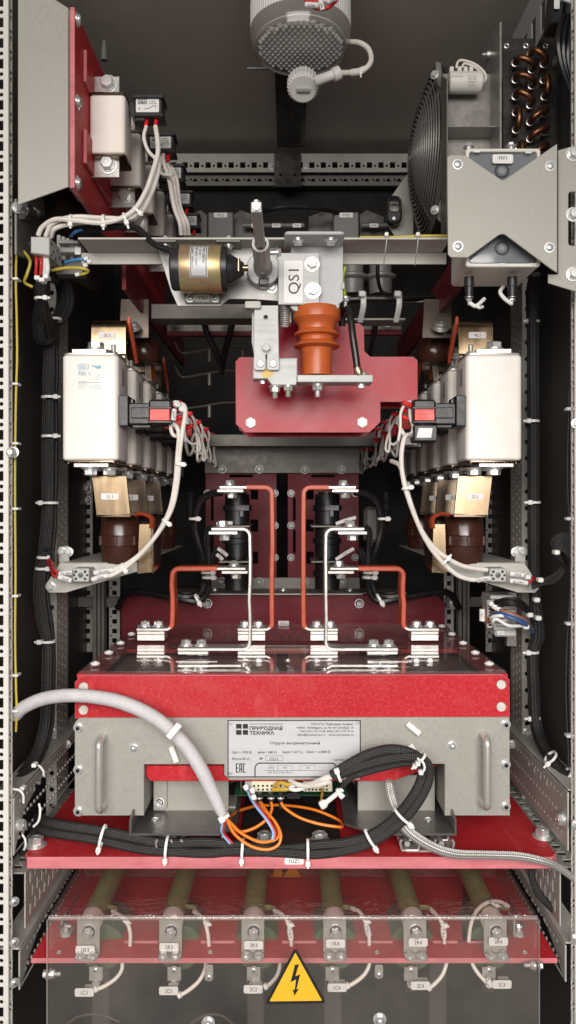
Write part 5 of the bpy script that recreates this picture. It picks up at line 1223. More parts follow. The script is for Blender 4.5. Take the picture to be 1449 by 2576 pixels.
part('face', MB().pbox(516, 1453, 905, 1482, 1.45, .003), 'galvanised_dark', t)
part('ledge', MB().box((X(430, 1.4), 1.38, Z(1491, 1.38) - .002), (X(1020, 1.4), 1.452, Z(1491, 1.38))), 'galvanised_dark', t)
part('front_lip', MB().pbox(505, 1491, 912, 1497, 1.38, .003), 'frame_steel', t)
for a, b in ((225, 1037), (511, 1037), (865, 1037), (1148, 1037)): u, v = z4([(a, b)])[0]; fb(t, u, v, 1.45, 7.5, 'nut', ('steel_bare', 'ink'))
for u in (540, 712, 880): bolt(t, V(X(u, 1.41), 1.41, Z(1491, 1.38)), UP, .005, 'bolt')
t = thing('deep_panel', 'wide deep red panel with cut upper corners behind the module', 'panel', P(712, 1640, 1.40))
part('panel', MB().pplate([(305, 1519), (326, 1498), (1098, 1496), (1119, 1517), (1119, 1700), (305, 1700)], 1.40, .006), 'red_panel_shaded', t)
for u in (522, 904): fb(t, u, 1518, 1.40, 8.5, 'nut', ('steel_bare', 'ink'))
for sd, c in ((-1, 597), (1, 823)):
    n_ = 'left' if sd < 0 else 'right'; Yc = 1.29; q = Yc / F
    t = thing('insulator_column', f'black ribbed insulator column carrying the {n_} busbar ends', 'insulator', P(c, 1482, Yc))
    base = V(X(c, Yc), Yc, Z(1482, Yc)); pr = []
    for k in range(3):
        h0 = k * 82 * q; pr += [(31 * q, h0), (31 * q, h0 + 32 * q), (36 * q, h0 + 34 * q), (36 * q, h0 + 46 * q), (31 * q, h0 + 48 * q), (31 * q, h0 + 74 * q), (22 * q, h0 + 76 * q), (22 * q, h0 + 81 * q)]
    part('body', MB().lathe(base, UP, pr, 28), 'column_black', t)
    m = MB(); m.pbox(c + 6, 1270, c + 16, 1300, Yc - 36 * q, .01); m.pbox(c - 6, 1270, c + 30, 1285, Yc - 38 * q, .01); part('clip', m, 'black_plastic', t)
    for vv, name in ((1325, 'upper_plate'), (1412, 'lower_plate')):
        part(name, MB().box((X(c - 42, Yc), Yc - .035, Z(vv, Yc)), (X(c + 34, Yc), Yc + .06, Z(vv, Yc) + .003)), 'galvanised_dark', t)
    bolt(t, V(X(c - 14 * sd, Yc), Yc + .01, Z(1325, Yc) + .003), UP, .005, 'bolt'); bolt(t, V(X(c - 14 * sd, Yc), Yc + .01, Z(1412, Yc) + .003), UP, .005, 'bolt')
def mr(s, u): return u if s < 0 else 1451 - u
# stacks of black cables beside the columns
for s, side in ((-1, 'left'), (1, 'right')):
    mb = MB()
    strand(mb, [(mr(s, 560), 1238, 1.3), (mr(s, 525), 1245, 1.3), (mr(s, 500), 1270, 1.3), (mr(s, 490), 1330, 1.3), (mr(s, 510), 1400, 1.3), (mr(s, 522), 1450, 1.3), (mr(s, 520), 1490, 1.29), (mr(s, 495), 1513, 1.28), (mr(s, 440), 1505, 1.28), (mr(s, 330), 1490, 1.3), (mr(s, 296), 1530, 1.32)], 9)
    strand(mb, [(mr(s, 478), 1240, 1.33), (mr(s, 480), 1300, 1.32), (mr(s, 500), 1380, 1.31), (mr(s, 512), 1440, 1.3), (mr(s, 505), 1490, 1.29), (mr(s, 470), 1502, 1.28), (mr(s, 430), 1495, 1.28)], 9)
    strand(mb, [(mr(s, 535), 1325, 1.28), (mr(s, 522), 1340, 1.28), (mr(s, 524), 1400, 1.28), (mr(s, 520), 1440, 1.28)], 8)
    strand(mb, [(mr(s, 548), 1380, 1.27), (mr(s, 540), 1400, 1.27), (mr(s, 530), 1440, 1.28)], 8)
    single('black_cables', mb, 'black_rubber', f'tangle of black cables beside the {side} insulator column', 'cables')
    t = thing('cable_ties', f'small pale cable ties on the black cables beside the {side} insulator column', 'cable ties', P(mr(s, 515), 1460, 1.28))
    tie(t, mr(s, 522), 1440, 1.275, 90, 15, 3, 8); tie(t, mr(s, 524), 1452, 1.275, 90, 15, 3, 8); tie(t, mr(s, 497), 1506, 1.27, 30, 13, 3, 10); tie(t, mr(s, 488), 1305, 1.29, 90, 12, 3, 8)
    t = thing('wire_markers', f'white tagged leads near the lower plates of the {side} insulator column', 'markers', P(mr(s, 560), 1400, 1.27))
    for (a, b, c, d) in ((545, 1318, 585, 1316), (548, 1380, 572, 1398), (545, 1395, 560, 1408)) if s < 0 else ((1451 - 845, 1318, 1451 - 895, 1302), (1451 - 845, 1408, 1451 - 890, 1380)):
        m = MB(); m.tube([P(mr(s, a), b, 1.265), P(mr(s, (a + c) / 2), (b + d) / 2 - 1, 1.264), P(mr(s, c), d, 1.265)], S(5, 1.265), 8); part('sleeve', m, 'label_white', t)
        x = MB(); put_text(x, '3L1', mr(s, (a + c) / 2), (b + d) / 2, 1.264 - S(5.6, 1.265), 4.5, rot=(-math.degrees(math.atan2(d - b, c - a)) if s < 0 else math.degrees(math.atan2(d - b, c - a)))); part('lettering', x, 'ink', t)
t = thing('rear_drum', 'pale drum shaped capacitor in the dark right of the right insulator column', 'capacitor', P(935, 1350, 1.45)); part('can', MB().pbox(916, 1275, 955, 1365, 1.42, .05, .012), 'porcelain', t)

# ------------------------------------------------------------------ bent busbars standing on the module
def strip_path(path, y0, wid, th):
    """flat bar bent in the x,z plane, its width along y"""
    m = MB(); n = len(path); vs, fs = [], []
    for i in range(n):
        a = path[max(i - 1, 0)]; b = path[min(i + 1, n - 1)]; dx, dz = b[0] - a[0], b[1] - a[1]; L = math.hypot(dx, dz)
        nx, nz = -dz / L * th / 2, dx / L * th / 2; e = th * .18
        x_, z_ = path[i]
        for (sx, yy) in ((1, e), (1, wid - e), (.64, wid), (-.64, wid), (-1, wid - e), (-1, e), (-.64, 0), (.64, 0)):
            vs.append(V(x_ + nx * sx, y0 + yy, z_ + nz * sx))
    for i in range(n - 1):
        for k in range(8): fs.append((i * 8 + k, i * 8 + (k + 1) % 8, i * 8 + 8 + (k + 1) % 8, i * 8 + 8 + k))
    fs += [tuple(range(8))[::-1], tuple((n - 1) * 8 + k for k in range(8))]
    return m.add(vs, fs)
def arc(cx, cz, r, a0, a1, n=6): return [(cx + r * math.cos(R(a0 + (a1 - a0) * k / n)), cz + r * math.sin(R(a0 + (a1 - a0) * k / n))) for k in range(n + 1)]
TOPZ = -.2135
def busbar(s, kind):
    m_ = lambda u: u if s < 0 else 1448 - u
    Yb, utop0, utop1, vtop, uv_, ufoot, vfoot = {'outer': (1.15, 617, 546, 1431, 433, 344, 1584), 'tall': (1.15, 620, 553, 1226, 684, 598, 1584), 'bare': (1.04, 532, 620, 1331, 628, 447, 1634)}[kind]
    wid = .030; lab = {'outer': f'low orange sleeved busbar at the outer {"left" if s<0 else "right"} of the module top', 'tall': f'tallest orange sleeved busbar at the inner {"left" if s<0 else "right"} of the module top', 'bare': f'bare bright busbar with square bends on the front {"left" if s<0 else "right"} of the module top'}[kind]
    t = thing('bent_busbar', lab, 'busbar', V(X(m_(uv_), Yb), Yb, TOPZ + .03))
    xv, zt_, zf_ = X(m_(uv_), Yb), Z(vtop, Yb), Z(vfoot, Yb); th = .0042 if kind == 'bare' else .0055; r = .010
    # direction in x: top end side and foot side relative to the riser
    dt = 1 if (X(m_(utop1), Yb) - xv) > 0 else -1
    df = 1 if (X(m_(ufoot), Yb) - xv) > 0 else -1
    tip = {'outer': 617, 'tall': 553, 'bare': 532}[kind]; silv = {'outer': 546, 'tall': 620, 'bare': 532}[kind]
    xt = X(m_(tip), Yb); xsv = X(m_(silv), Yb); xf_ = X(m_(ufoot), Yb)
    top = arc(xv + dt * r, zt_ - r, r, 90, 180 if dt > 0 else 0); foot = arc(xv + df * r, zf_ + r, r, 180 if df > 0 else 0, 270 if df > 0 else -90)
    jit = [(xv + random.uniform(-.0009, .0009), zt_ - r + (zf_ - zt_ + 2 * r) * k) for k in (.2, .4, .6, .8)]
    if kind == 'bare':
        part('bar', strip_path([(xt, zt_)] + top + jit + foot + [(xf_, zf_)], Yb, wid, th), 'tinned', t)
    else:
        part('insulated_run', strip_path([(xsv, zt_ + random.uniform(-.0004, .0004))] + top + jit + foot[:4], Yb - .0008, wid + .0016, th + .0016), 'orange_sleeve', t)
        part('bare_end', strip_path([(xt, zt_), (xsv - dt * .003, zt_)], Yb, wid, .0042), 'tinned', t)
        part('bare_foot', strip_path(foot[2:] + [(xf_, zf_)], Yb, wid, .0042), 'tinned', t)
    # clamp plate and bolt at the top end
    xa, xb = (xt, xt - dt * .042) if kind != 'bare' else (xt, xt + (-dt) * .042)
    xa, xb = sorted((xt + dt * .004, xt - dt * .036)); xc = (xa + xb) / 2
    part('clamp_plate', MB().box((xa, Yb - .002, zt_ - .0075), (xb, Yb + wid + .10, zt_ - .0030)), 'tinned', t)
    bolt(t, V(xc - .002, Yb + .016, zt_ + .003), UP, .0072, 'bolt'); bolt(t, V(xc + .001, Yb + .016, zt_ - .0078), DN, .0076, 'stud' if kind == 'x' else 'bolt')
    # foot block and bolts
    fa, fb_ = sorted((xf_, xf_ - df * .042))
    b = MB(); b.box((fa, Yb + .001, zf_ - .0072), (fb_, Yb + wid, zf_ - .0028)); part('foot_plate', b, 'tinned', t)
    b = MB(); b.box((fa, Yb + .002, TOPZ + .0062), (fb_, Yb + wid - .002, zf_ - .0076))
    if kind == 'bare': b = MB(); b.box((fa + (.012 if s < 0 else 0), Yb + .002, TOPZ + .0062), (fb_ - (0 if s < 0 else .012), Yb + wid - .002, zf_ - .0076))
    part('contact_block', b, 'tinned', t)
    for k in (.24, .74): bolt(t, V(fa + (fb_ - fa) * k, Yb + .014, zf_ + .0028), UP, .0072, 'bolt')
    return t
for s in (-1, 1):
    for k in ('outer', 'tall', 'bare'): busbar(s, k)
# ================================================================== rectifier module
YM = .95
t = thing('rectifier_module', 'red and grey rectifier module with two handles and a printed nameplate', 'power module', V(.003, YM + .2, Z(2052, YM)))
MOD = t
zt = TOPZ; xl, xr = X(190, YM), X(1281, YM); YB = 1.343
m = MB(); m.pplate([(188, 1716), (206, 1699), (1264, 1697), (1282, 1710), (1283, 1808), (188, 1808)], YM, .006, [circ(210, 1728, 11.5, 20), circ(210, 1786, 11.5, 20), circ(1261, 1722, 11.5, 20), circ(1261, 1778, 11.5, 20)], bev=.0008, emi=1)
part('front_bar', m, ['red_laminate', 'red_edge'], t)
for (u, v) in ((210, 1728), (210, 1786), (1261, 1722), (1261, 1778)): part('plug', MB().cyl(P(u, v, YM + .007), P(u, v, YM + .002), S(11, YM), 20), 'galvanised', t)
# top: red frame round a dark well, red slotted board at the rear, clear sheet over all
sl = [(xl + .0, YM + .0065), (xr, YM + .0065), (xr - .0, YB), (xl, YB)]
well = [(xl + .028, YM + .014), (xr - .028, YM + .014), (xr - .028, 1.12), (xl + .028, 1.12)]
ho = [well]
for x0 in (-.105, -.09, -.075, -.013, .001, .015, .08, .095, .11): ho.append([(x0 - .0035, 1.185), (x0 + .0035, 1.185), (x0 + .0035, 1.285), (x0 - .0035, 1.285)])
part('top_board', MB().plate(sl, .006, 'xy', zt - .0065, ho), 'red_top', t)
part('clear_sheet', MB().plate([(xl + .002, YM + .0068), (xr - .002, YM + .0068), (xr - .002, YB - .002), (xl + .002, YB - .002)], .003, 'xy', zt, bev=.0003), 'clear_sheet', t)
part('well_floor', MB().box((xl + .025, YM + .012, zt - .016), (xr - .025, 1.13, zt - .012)), 'reflection_tone', t)  # set close under the sheet, its colour stands in for a reflection
part('side_wall', MB().box((xl, YM + .0065, Z(2050, YM)), (xl + .004, YB, zt - .0068)), 'red_panel_shaded', t); part('side_wall', MB().box((xr - .004, YM + .0065, Z(2050, YM)), (xr, YB, zt - .0068)), 'red_panel_shaded', t)
part('rear_wall', MB().box((xl + .005, YB - .006, Z(1990, YM)), (xr - .005, YB, zt - .0068)), 'red_panel_shaded', t)
for y in (1.0, 1.075, 1.15, 1.23, 1.31):
    for xx in (xl + .012, xr - .012): bolt(t, V(xx, y, zt + .003), UP, .0062, 'rivet', ('nylon', 'nylon'))
for xx, y in ((-.12, .962), (-.002, 1.02), (.045, .962), (.12, 1.0), (-.06, .99)): bolt(t, V(xx, y, zt + .003), UP, .004, 'rivet')
for u0, u1 in ((455, 530), (940, 1010)):
    part('terminal_well', MB().box((X(u0, 1.02), .985, zt - .0115), (X(u1, 1.02), 1.01, zt - .006)), 'tinned', t)
    for u in (u0 + 14, u1 - 16): bolt(t, V(X(u, 1.02), .99, zt - .006), UP, .0055, 'rivet')
    part('sheet_cutout_edge', MB().box((X(u0 - 8, 1.03), 1.012, zt + .0032), (X(u1 + 20, 1.03), 1.0135, zt + .0040)), 'tinned', t)
label(t, 700, 1562, 727, 1572, 1.342, 'MUZ3', 5, 16)
# front plate: two legs joined by a band, deeper behind the nameplate
YP = YM - .0035
pl = [(188, 1818), (199, 1806), (1282, 1804), (1283, 2052), (1119, 2052), (1119, 1922), (968, 1922), (905, 1925), (905, 1962), (577, 1962), (564, 1949), (564, 1923), (362, 1923), (362, 2052), (196, 2052), (188, 2045)]
part('front_plate', MB().pplate(pl, YP, .003), 'galvanised', t)
for (ua, ub, sg) in ((362, 386, -1), (1119, 1094, 1)):
    x = X(ua, YP); part('leg_return', MB().plate([(YP + .0032, Z(2051, YP)), (YP + .075, Z(2051, YP)), (YP + .075, Z(1940, YP)), (YP + .018, Z(1926, YP)), (YP + .0032, Z(1926, YP))], .002, 'yz', x - (.002 if sg < 0 else 0)), 'galvanised', t)
part('lower_bar', MB().pplate([(368, 1926), (1100, 1926), (985, 1965), (378, 1965), (368, 1952)], YM + .008, .006), 'red_laminate', t)
for u in (198, 1271):
    for v in ((1830, 1936, 2040) if u < 700 else (1822, 1923, 2028)): fb(t, u, v, YP, 9.5, 'socket')
fb(t, 337, 1881, YP, 9.5, 'acorn'); fb(t, 1137, 1875, YP, 9.5, 'acorn')
for (u0, u1, v0, v1) in ((247, 260, 1846, 2038), (1228, 1214, 1841, 2030)):
    d = V(0, -.026, 0); q = .006
    a, b = P(u1, v0 + 6, YP), P(u1, v1 - 14, YP); k = X(u0, YP - .026) - X(u1, YP)
    pts = [a, a + V(0, -.014, 0)] + [a + V(0, -.0145 - .0075 * math.sin(R(g)), -.0075 + .0075 * math.cos(R(g))) for g in (20, 45, 70, 90)]
    pts += [b + V(0, -.022, .0075)] + [b + V(0, -.0145 - .0075 * math.sin(R(g)), .0075 - .0075 * math.cos(R(g))) for g in (90, 70, 45, 20)] + [b + V(0, -.014, 0), b]
    part('handle', MB().tube(pts, .0048, 16, 3, smooth=False), 'steel_handle', t)
for (u, v, a) in ((438, 1897, 70), (1040, 1832, 40), (1042, 1891, 60)):
    m = MB(); m.box((-.0105, -.004, -.0036), (.0105, .003, .0036), .001, rot=Matrix.Rotation(R(a), 3, 'Y')); m.v = [tuple(Vector(q) + P(u, v, YP - .004)) for q in m.v]
    part('tie_mount', m, 'nylon', t)
# nameplate
YN = YP - .0012
npl = part('nameplate', MB().pplate(rrect(572, 1811, 908, 1956, 2, 2), YN, .001, bev=.0002), 'plate_metal', t)
x = MB(); Yt = YN - .0003
def zc_(a, b): return (562.2 + a * .26456, 1788.9 + b * .26456)
def bar(u0, v0, u1, v1): x.add([P(u0, v0, Yt), P(u1, v0, Yt), P(u1, v1, Yt), P(u0, v1, Yt)], [(0, 1, 2, 3)])
bar(572.5, 1811.5, 907.5, 1814); bar(572.5, 1953, 907.5, 1955.5); bar(572.5, 1811.5, 575, 1955.5); bar(905, 1811.5, 907.5, 1955.5)
for a, b, c, d in ((120, 122, 172, 167), (184, 122, 233, 167), (120, 180, 172, 225), (184, 180, 233, 225)): bar(*zc_(a, b), *zc_(c, d))
def wr(s_, a0, a1, yb, hz, bold=.0):
    u0, v = zc_(a0, yb); u1, _ = zc_(a1, yb); put_text(x, s_, (u0 + u1) / 2, v, Yt, hz * .26456, u1 - u0, bold=bold)
wr('НАУЧНО-ТЕХНИЧЕСКИЙ ЦЕНТР', 248, 565, 123, 13, .005); wr('ПРИВОДНАЯ', 248, 562, 162, 32, .035); wr('ТЕХНИКА', 248, 483, 207, 32, .035)
wr('ООО НТЦ "Приводная техника"', 832, 1236, 123, 21, .01); wr('454007, Челябинск, ул. 40 лет Октября, 19', 698, 1236, 157, 21, .01)
wr('Тел. (351) 775 14 20, факс (351) 775 14 16', 726, 1236, 190, 21, .01); wr('office@momentum.ru', 700, 966, 224, 20, .01); wr('www.momentum.ru', 998, 1236, 224, 20, .01)
wr('Модуль выпрямительный', 445, 916, 303, 27, .01)
wr('Uвх = 1950 В;', 82, 271, 391, 24, .008); wr('Iном = 680 А;', 327, 508, 390, 24, .008); wr('Fн.вх = 50 Гц;', 562, 756, 388, 24, .008); wr('Uвых = ±2800 В;', 787, 1020, 387, 24, .008)
wr('Масса 85 кг;', 82, 254, 452, 24, .008); wr('№', 346, 376, 450, 22, .008); wr('Сделано в России.', 1048, 1268, 461, 20, .004)
wr('001', 437, 517, 455, 30, -.012); wr('07.20', 1116, 1215, 518, 27, -.012)
def frame(a, b, c, d, w_=.7):
    u0, v0 = zc_(a, b); u1, v1 = zc_(c, d); bar(u0, v0, u1, v0 + w_); bar(u0, v1 - w_, u1, v1); bar(u0, v0, u0 + w_, v1); bar(u1 - w_, v0, u1, v1)
frame(398, 425, 567, 470); frame(1098, 497, 1290, 542)
# EAC mark from strokes
for (a, b, c, d) in ((118, 497, 127, 585), (118, 497, 142, 506), (118, 537, 140, 546), (118, 576, 142, 585), (150, 497, 159, 585), (168, 497, 177, 585), (150, 497, 177, 506), (150, 547, 177, 556), (185, 497, 194, 585), (185, 497, 210, 506), (185, 576, 210, 585)): bar(*zc_(a, b), *zc_(c, d))
pts = [(300, 618), (300, 545)] + [(345 - 45 * math.cos(R(g)), 545 - 50 * math.sin(R(g))) for g in (15, 30, 45, 60, 75, 90)] + [(1030, 495)] + [(1030 + 45 * math.sin(R(g)), 545 - 50 * math.cos(R(g))) for g in (15, 30, 45, 60, 75, 90)] + [(1075, 618)]
x.tube([P(*zc_(a, b), Yt + .0002) for a, b in pts], S(1.5, Yt), 6, 1, smooth=False)
bar(*zc_(388, 564), *zc_(958, 567))
for a, c, s_ in ((430, 476, 'XP1'), (514, 654, 'XP2'), (732, 872, 'XP3')):
    frame(a, 516, c, 566, .5); u, v = zc_((a + c) / 2, 538); put_text(x, s_, u, v, Yt, 4.5, 9)
for a, s_ in ((448, 'Rx5'), (504, 'Tx5'), (568, 'Rx6'), (624, 'Tx6')):
    u, v = zc_(a, 584); put_text(x, s_, u, v, Yt, 4, 8.5)
for a in (428, 477, 486, 532, 548, 596, 604, 652): bar(*zc_(a, 568), zc_(a, 0)[0] + .5, zc_(0, 598)[1])
part('lettering', x, 'ink', npl)
for (a, b) in ((68, 118), (1274, 110), (68, 590)): u, v = zc_(a, b); fb(t, u, v, YN, 4.8, 'rivet')
# behind the lower window
YI = YM + .045
part('inner_plate', MB().pplate([(386, 1950), (575, 1950), (575, 2046), (386, 2046)], YI, .003), 'galvanised', t)
part('inner_plate', MB().pplate([(900, 1950), (1094, 1950), (1094, 2042), (900, 2042)], YI, .003), 'galvanised', t)
part('inner_tab', MB().pplate([(386, 1958), (420, 1958), (420, 2030), (412, 2038), (386, 2038)], YI - .004, .003), 'galvanised', t); fb(t, 401, 2019, YI - .004, 9, 'nut')
m = MB(); fr_ = [(568, 2080), (568, 1992), (574, 1974), (590, 1962), (882, 1962), (896, 1972), (902, 1990), (902, 2060)]
m.tube([P(a, b, YM + .055) for a, b in fr_], S(5, YM), 8, 2, smooth=False); part('opening_seal', m, 'black_rubber', t)
part('inner_back', MB().pplate(rect(560, 1950, 915, 2110), YM + .20, .003), 'back_paint', t)
part('circuit_board', MB().box((X(592, .99), .965, Z(1984, .99)), (X(872, .99), 1.06, Z(1982, .99))), 'pcb_green', t)
for (u0, u1, n_) in ((632, 722, 7), (762, 836, 7)):
    b = part('connector', MB().pbox(u0, 1965, u1, 1992, .962, .012, .0008), 'connector_cream', t)
    h = MB()
    for k in range(n_): uu = u0 + 7 + k * (u1 - u0 - 12) / n_; h.pbox(uu - 2.6, 1984, uu + 2.6, 1989, .9617, .001, .0001); h.lathe(P(uu, 1977, .962), FR, [(S(3, .96), 0), (S(2, .96), .0004)], 10)
    part('contact_hole', h, 'ink', b)
part('flat_connector', MB().pbox(722, 1996, 755, 2010, .965, .01), 'black_plastic', t)
for k, u in enumerate((652, 682, 706)):
    m = MB(); m.lathe(P(u, 1994, .955), DN, [(S(7, .955), 0), (S(7, .955), .006), (S(9, .955), .0065), (S(9, .955), .009), (S(5, .955), .010), (S(4, .955), .02)], 16)
    o = part('fibre_plug', m, 'black_plastic', t); part('plug_collar', MB().lathe(P(u, 2004, .955), DN, [(S(8.5, .955), 0), (S(9.5, .955), .001), (S(8, .955), .004)], 16, cap=False), 'zinc', o)
part('power_socket', MB().pbox(616, 1966, 640, 1992, .963, .02), 'grey_plastic', t); part('support_pin', MB().cyl(P(607, 1962, .98), P(607, 1996, .98), S(2.5, .98), 8), 'zinc_yellow', t)
m = MB(); strand(m, [(690, 1977, .957), (705, 1969, .95), (725, 1974, .947), (745, 1972, .95)], 5); strand(m, [(685, 1986, .955), (710, 1986, .95), (740, 1984, .947)], 5); part('yellow_ferrules', m, 'ferrule_amber', t)
# feet: folded trays and the rails they ride on
for (u0, u1, sg) in ((333, 596, -1), (868, 1140, 1)):
    Z1 = Z(2080, YM); x0, x1 = X(u0, YM), X(u1, YM)
    tr = MB(); y0, y1 = .925, 1.10
    if sg < 0: ol = [(x0 + .004, y0), (x1 - .02, y0), (x1, y0 + .02), (x1, y1), (x0 + .004, y1)]
    else: ol = [(x1 - .004, y0), (x0 + .035, y0), (x0, y0 + .03), (x0, y1), (x1 - .004, y1)][::-1]
    zz_ = -.4055
    tr.plate(ol, .003, 'xy', zz_); part('tray', tr, 'tray_steel', t)
    xw = x0 + .004 if sg < 0 else x1 - .004
    part('tray_side', MB().plate([(y0, zz_), (y1, zz_), (y1, zz_ + .03), (y0 + .04, zz_ + .03), (y0, zz_ + .018)], .003, 'yz', xw - (.003 if sg < 0 else 0)), 'tray_steel', t)
    part('foot_angle', MB().box((X(u0 + 50, YM), 1.0, zz_ + .0032), (X(u1 - (10 if sg < 0 else 60), YM), 1.04, zz_ + .006)), 'galvanised', t)
    bolt(t, V(X(545 if sg < 0 else 915, 1.0), 1.01, zz_ + .006), UP, .0055, 'stud'); bolt(t, V(X(392 if sg < 0 else 1075, .97), .965, zz_ + .0032), UP, .005, 'rivet'); bolt(t, V(X(468 if sg < 0 else 985, .97), 1.0, zz_ + .0032), UP, .004, 'rivet')
    for k, uu in enumerate((412, 438) if sg < 0 else (1032, 1118)):
        xc = X(uu, .92); w2 = .008 if sg < 0 else .010
        pr = [(xc - w2, zz_ - .003), (xc - w2 - .002, zz_ - .007), (xc - w2, zz_ - .016), (xc + w2, zz_ - .016), (xc + w2 + .002, zz_ - .007), (xc + w2, zz_ - .003)]
        m = MB(); m.tube([V(a, .922, b) for a, b in pr], .0017, 8, 1, smooth=False); m.tube([V(a, .95, b) for a, b in pr], .0017, 8, 1, smooth=False)
        for (a, b), (c, d) in zip(pr, pr[1:]): m.add([V(a, .922, b), V(c, .922, d), V(c, 1.09, d), V(a, 1.09, b)], [(0, 1, 2, 3)])
        o = part('slide_rail', m, 'rail_pinkish', t)
        part('roller', MB().cyl(V(xc - .003, .923, zz_ - .009), V(xc - .003, .94, zz_ - .009), .0034, 12), 'zinc', o)
    if sg > 0: part('rail_base', MB().box((X(1022, .925), .925, zz_ - .0205), (X(1148, .925), 1.09, zz_ - .0178)), 'rail_pinkish', t)
for (u, v) in ((666, 2103), (805, 2101)): bolt(t, V(X(u, .95), .955, -.4255), UP, .0098, 'bolt')
bolt(t, V(X(572, .93), .935, -.4255), UP, .0055, 'bolt'); bolt(t, V(X(900, .93), .935, -.4255), UP, .0055, 'bolt')
part('base_skid', MB().box((X(600, .94), .944, -.4276), (X(860, .94), 1.15, -.4256)), 'dark_steel', t)

# ------------------------------------------------------------------ base board 1UZ1
YB0 = .918; zb = -.4285
t = thing('base_board', 'thick red laminate base board labelled 1UZ1 carrying the module', 'board', V(.003, YB0, zb - .0145))
xa, xb = X(56, YB0), X(1407, YB0)
part('board', MB().plate([(xa + .006, YB0), (xb - .008, YB0), (xb, YB0 + .010), (xb, 1.36), (xa, 1.36), (xa, YB0 + .010)], .0145, 'xy', zb - .0145, bev=.0012, emi=1), ['red_laminate', 'red_edge'], t)
label(t, 716, 2158, 764, 2175, YB0, '1UZ1', 10, 25)
bolt(t, V(X(97, .96), .95, zb), UP, .0095, 'bolt'); bolt(t, V(X(1362, .98), .975, zb), UP, .0095, 'bolt'); bolt(t, V(X(285, 1.15), 1.16, zb), UP, .009, 'bolt'); bolt(t, V(X(1195, 1.15), 1.16, zb), UP, .009, 'bolt')
# ================================================================== loose cables round the module
BT = -.4285
def W(u, v, Y): return P(u, v, Y)
t = thing('sleeved_cable', 'grey woven sleeve cable arching over the left of the module front', 'cable', P(560, 2045, .92))
part('sleeve', MB().tube([P(38, 1800, .935), P(62, 1778, .925), P(105, 1759, .918), (P(160, 1750, .91)), P(230, 1752, .905), P(310, 1768, .90), P(390, 1806, .90), P(455, 1862, .902), P(500, 1925, .905), P(535, 1995, .908), P(556, 2040, .908), P(566, 2058, .91)],
     [S(q, .9) for q in (17, 17, 17, 17, 17, 17.5, 17.5, 18, 18, 17, 14, 7)], 24, 7), 'braid_grey', t)
tie(t, 567, 2053, .905, -60, 10, 4, 4)
m = MB(); m.box((-.0105, -.0035, -.0038), (.0105, .003, .0038), .001, rot=Matrix.Rotation(R(-50), 3, 'Y')); m.v = [tuple(Vector(q) + P(438, 1838, .882)) for q in m.v]; part('tie_head', m, 'nylon', t)
t = thing('black_harness', 'black braided cable bundle along the base board front, looping up to the nameplate', 'cable harness', P(600, 2140, .925))
Yh = .930
s1 = MB(); s1.tube([P(96, 2055, .99), P(120, 2068, .96), P(170, 2078, .945), P(260, 2092, .935), P(340, 2108, .930), P(420, 2122, .926), P(520, 2119, .926), P(620, 2130, .926), P(720, 2136, .926), P(800, 2126, .926), P(870, 2120, .925), P(935, 2100, .922), P(990, 2062, .915), P(1035, 2010, .905), P(1062, 1955, .90), P(1058, 1915, .896), P(1028, 1893, .892), P(980, 1886, .890), P(925, 1899, .892), P(875, 1925, .895), P(836, 1950, .90)], S(13, .92), 18, 7)
part('braided_sleeve', s1, 'braid_black', t)
s2 = MB(); s2.tube([P(75, 2075, .99), P(130, 2095, .955), P(200, 2105, .94), P(270, 2118, .932), P(350, 2135, .926), P(430, 2142, .922), P(520, 2146, .92), P(600, 2140, .921), P(700, 2144, .921), P(790, 2149, .92), P(870, 2139, .92), P(940, 2116, .918), P(1005, 2072, .912), P(1055, 2012, .903), P(1080, 1955, .897), P(1072, 1918, .892), P(1040, 1904, .888), P(985, 1908, .886), P(935, 1919, .888), P(885, 1935, .892), P(845, 1952, .899)], S(12, .92), 18, 7)
part('braided_sleeve', s2, 'braid_black', t)
s3 = MB(); s3.tube([P(1045, 2005, .91), P(1075, 1950, .905), P(1060, 1925, .90), P(1020, 1918, .895), P(960, 1930, .893), P(910, 1945, .895), P(884, 1955, .90), P(860, 1982, .905)], [S(q, .9) for q in (10, 10, 10, 10, 10, 9, 8, 5)], 14, 7)
part('braided_sleeve', s3, 'braid_black', t)
for (u, v, a, r) in ((258, 2104, -12, 27), (420, 2132, -4, 26), (610, 2136, -3, 24), (774, 2139, 0, 26)): tie(t, u, v, .921, a, r, 3.2, 12, side=1)
tie(t, 931, 2108, .915, 32, 24, 3.2, 12, side=1); tie(t, 1012, 2052, .908, 48, 25, 3.2, 12, side=1)
tie(t, 1055, 1908, .888, -45, 20, 3, 12, side=1); tie(t, 852, 1950, .893, 20, 17, 3.4, 6, side=-1)
m = MB(); m.tube([P(1050, 1908, .878), P(1064, 1918, .872), P(1068, 1935, .872), P(1058, 1946, .876)], S(2.8, .88), 8, 5, flat=(1, .4)); part('loose_tie', m, 'nylon', t)
for (u, v) in ((1052, 1924), (1060, 1946)): part('tie_head', MB().pbox(u - 6, v - 6, u + 6, v + 5, .870, .008, .001), 'nylon', t)
cable('white_jacket', [(838, 1952, .90), (812, 1960, .905), (785, 1972, .92), (760, 1976, .935), (735, 1970, .95)], 7, 'white_wire', 'upper white jacketed wire from the black harness into the module connector', 'wire')
cable('white_jacket', [(830, 1966, .90), (800, 1975, .91), (770, 1978, .925), (745, 1972, .935), (728, 1962, .95)], 6, 'white_wire', 'lower white jacketed wire from the black harness into the module connector', 'wire')
cable('white_jacket', [(742, 1975, .945), (730, 1983, .94), (745, 1987, .935), (772, 1980, .935)], 5, 'nylon', 'short white sleeve tangled at the yellow ferrules under the nameplate', 'wire')
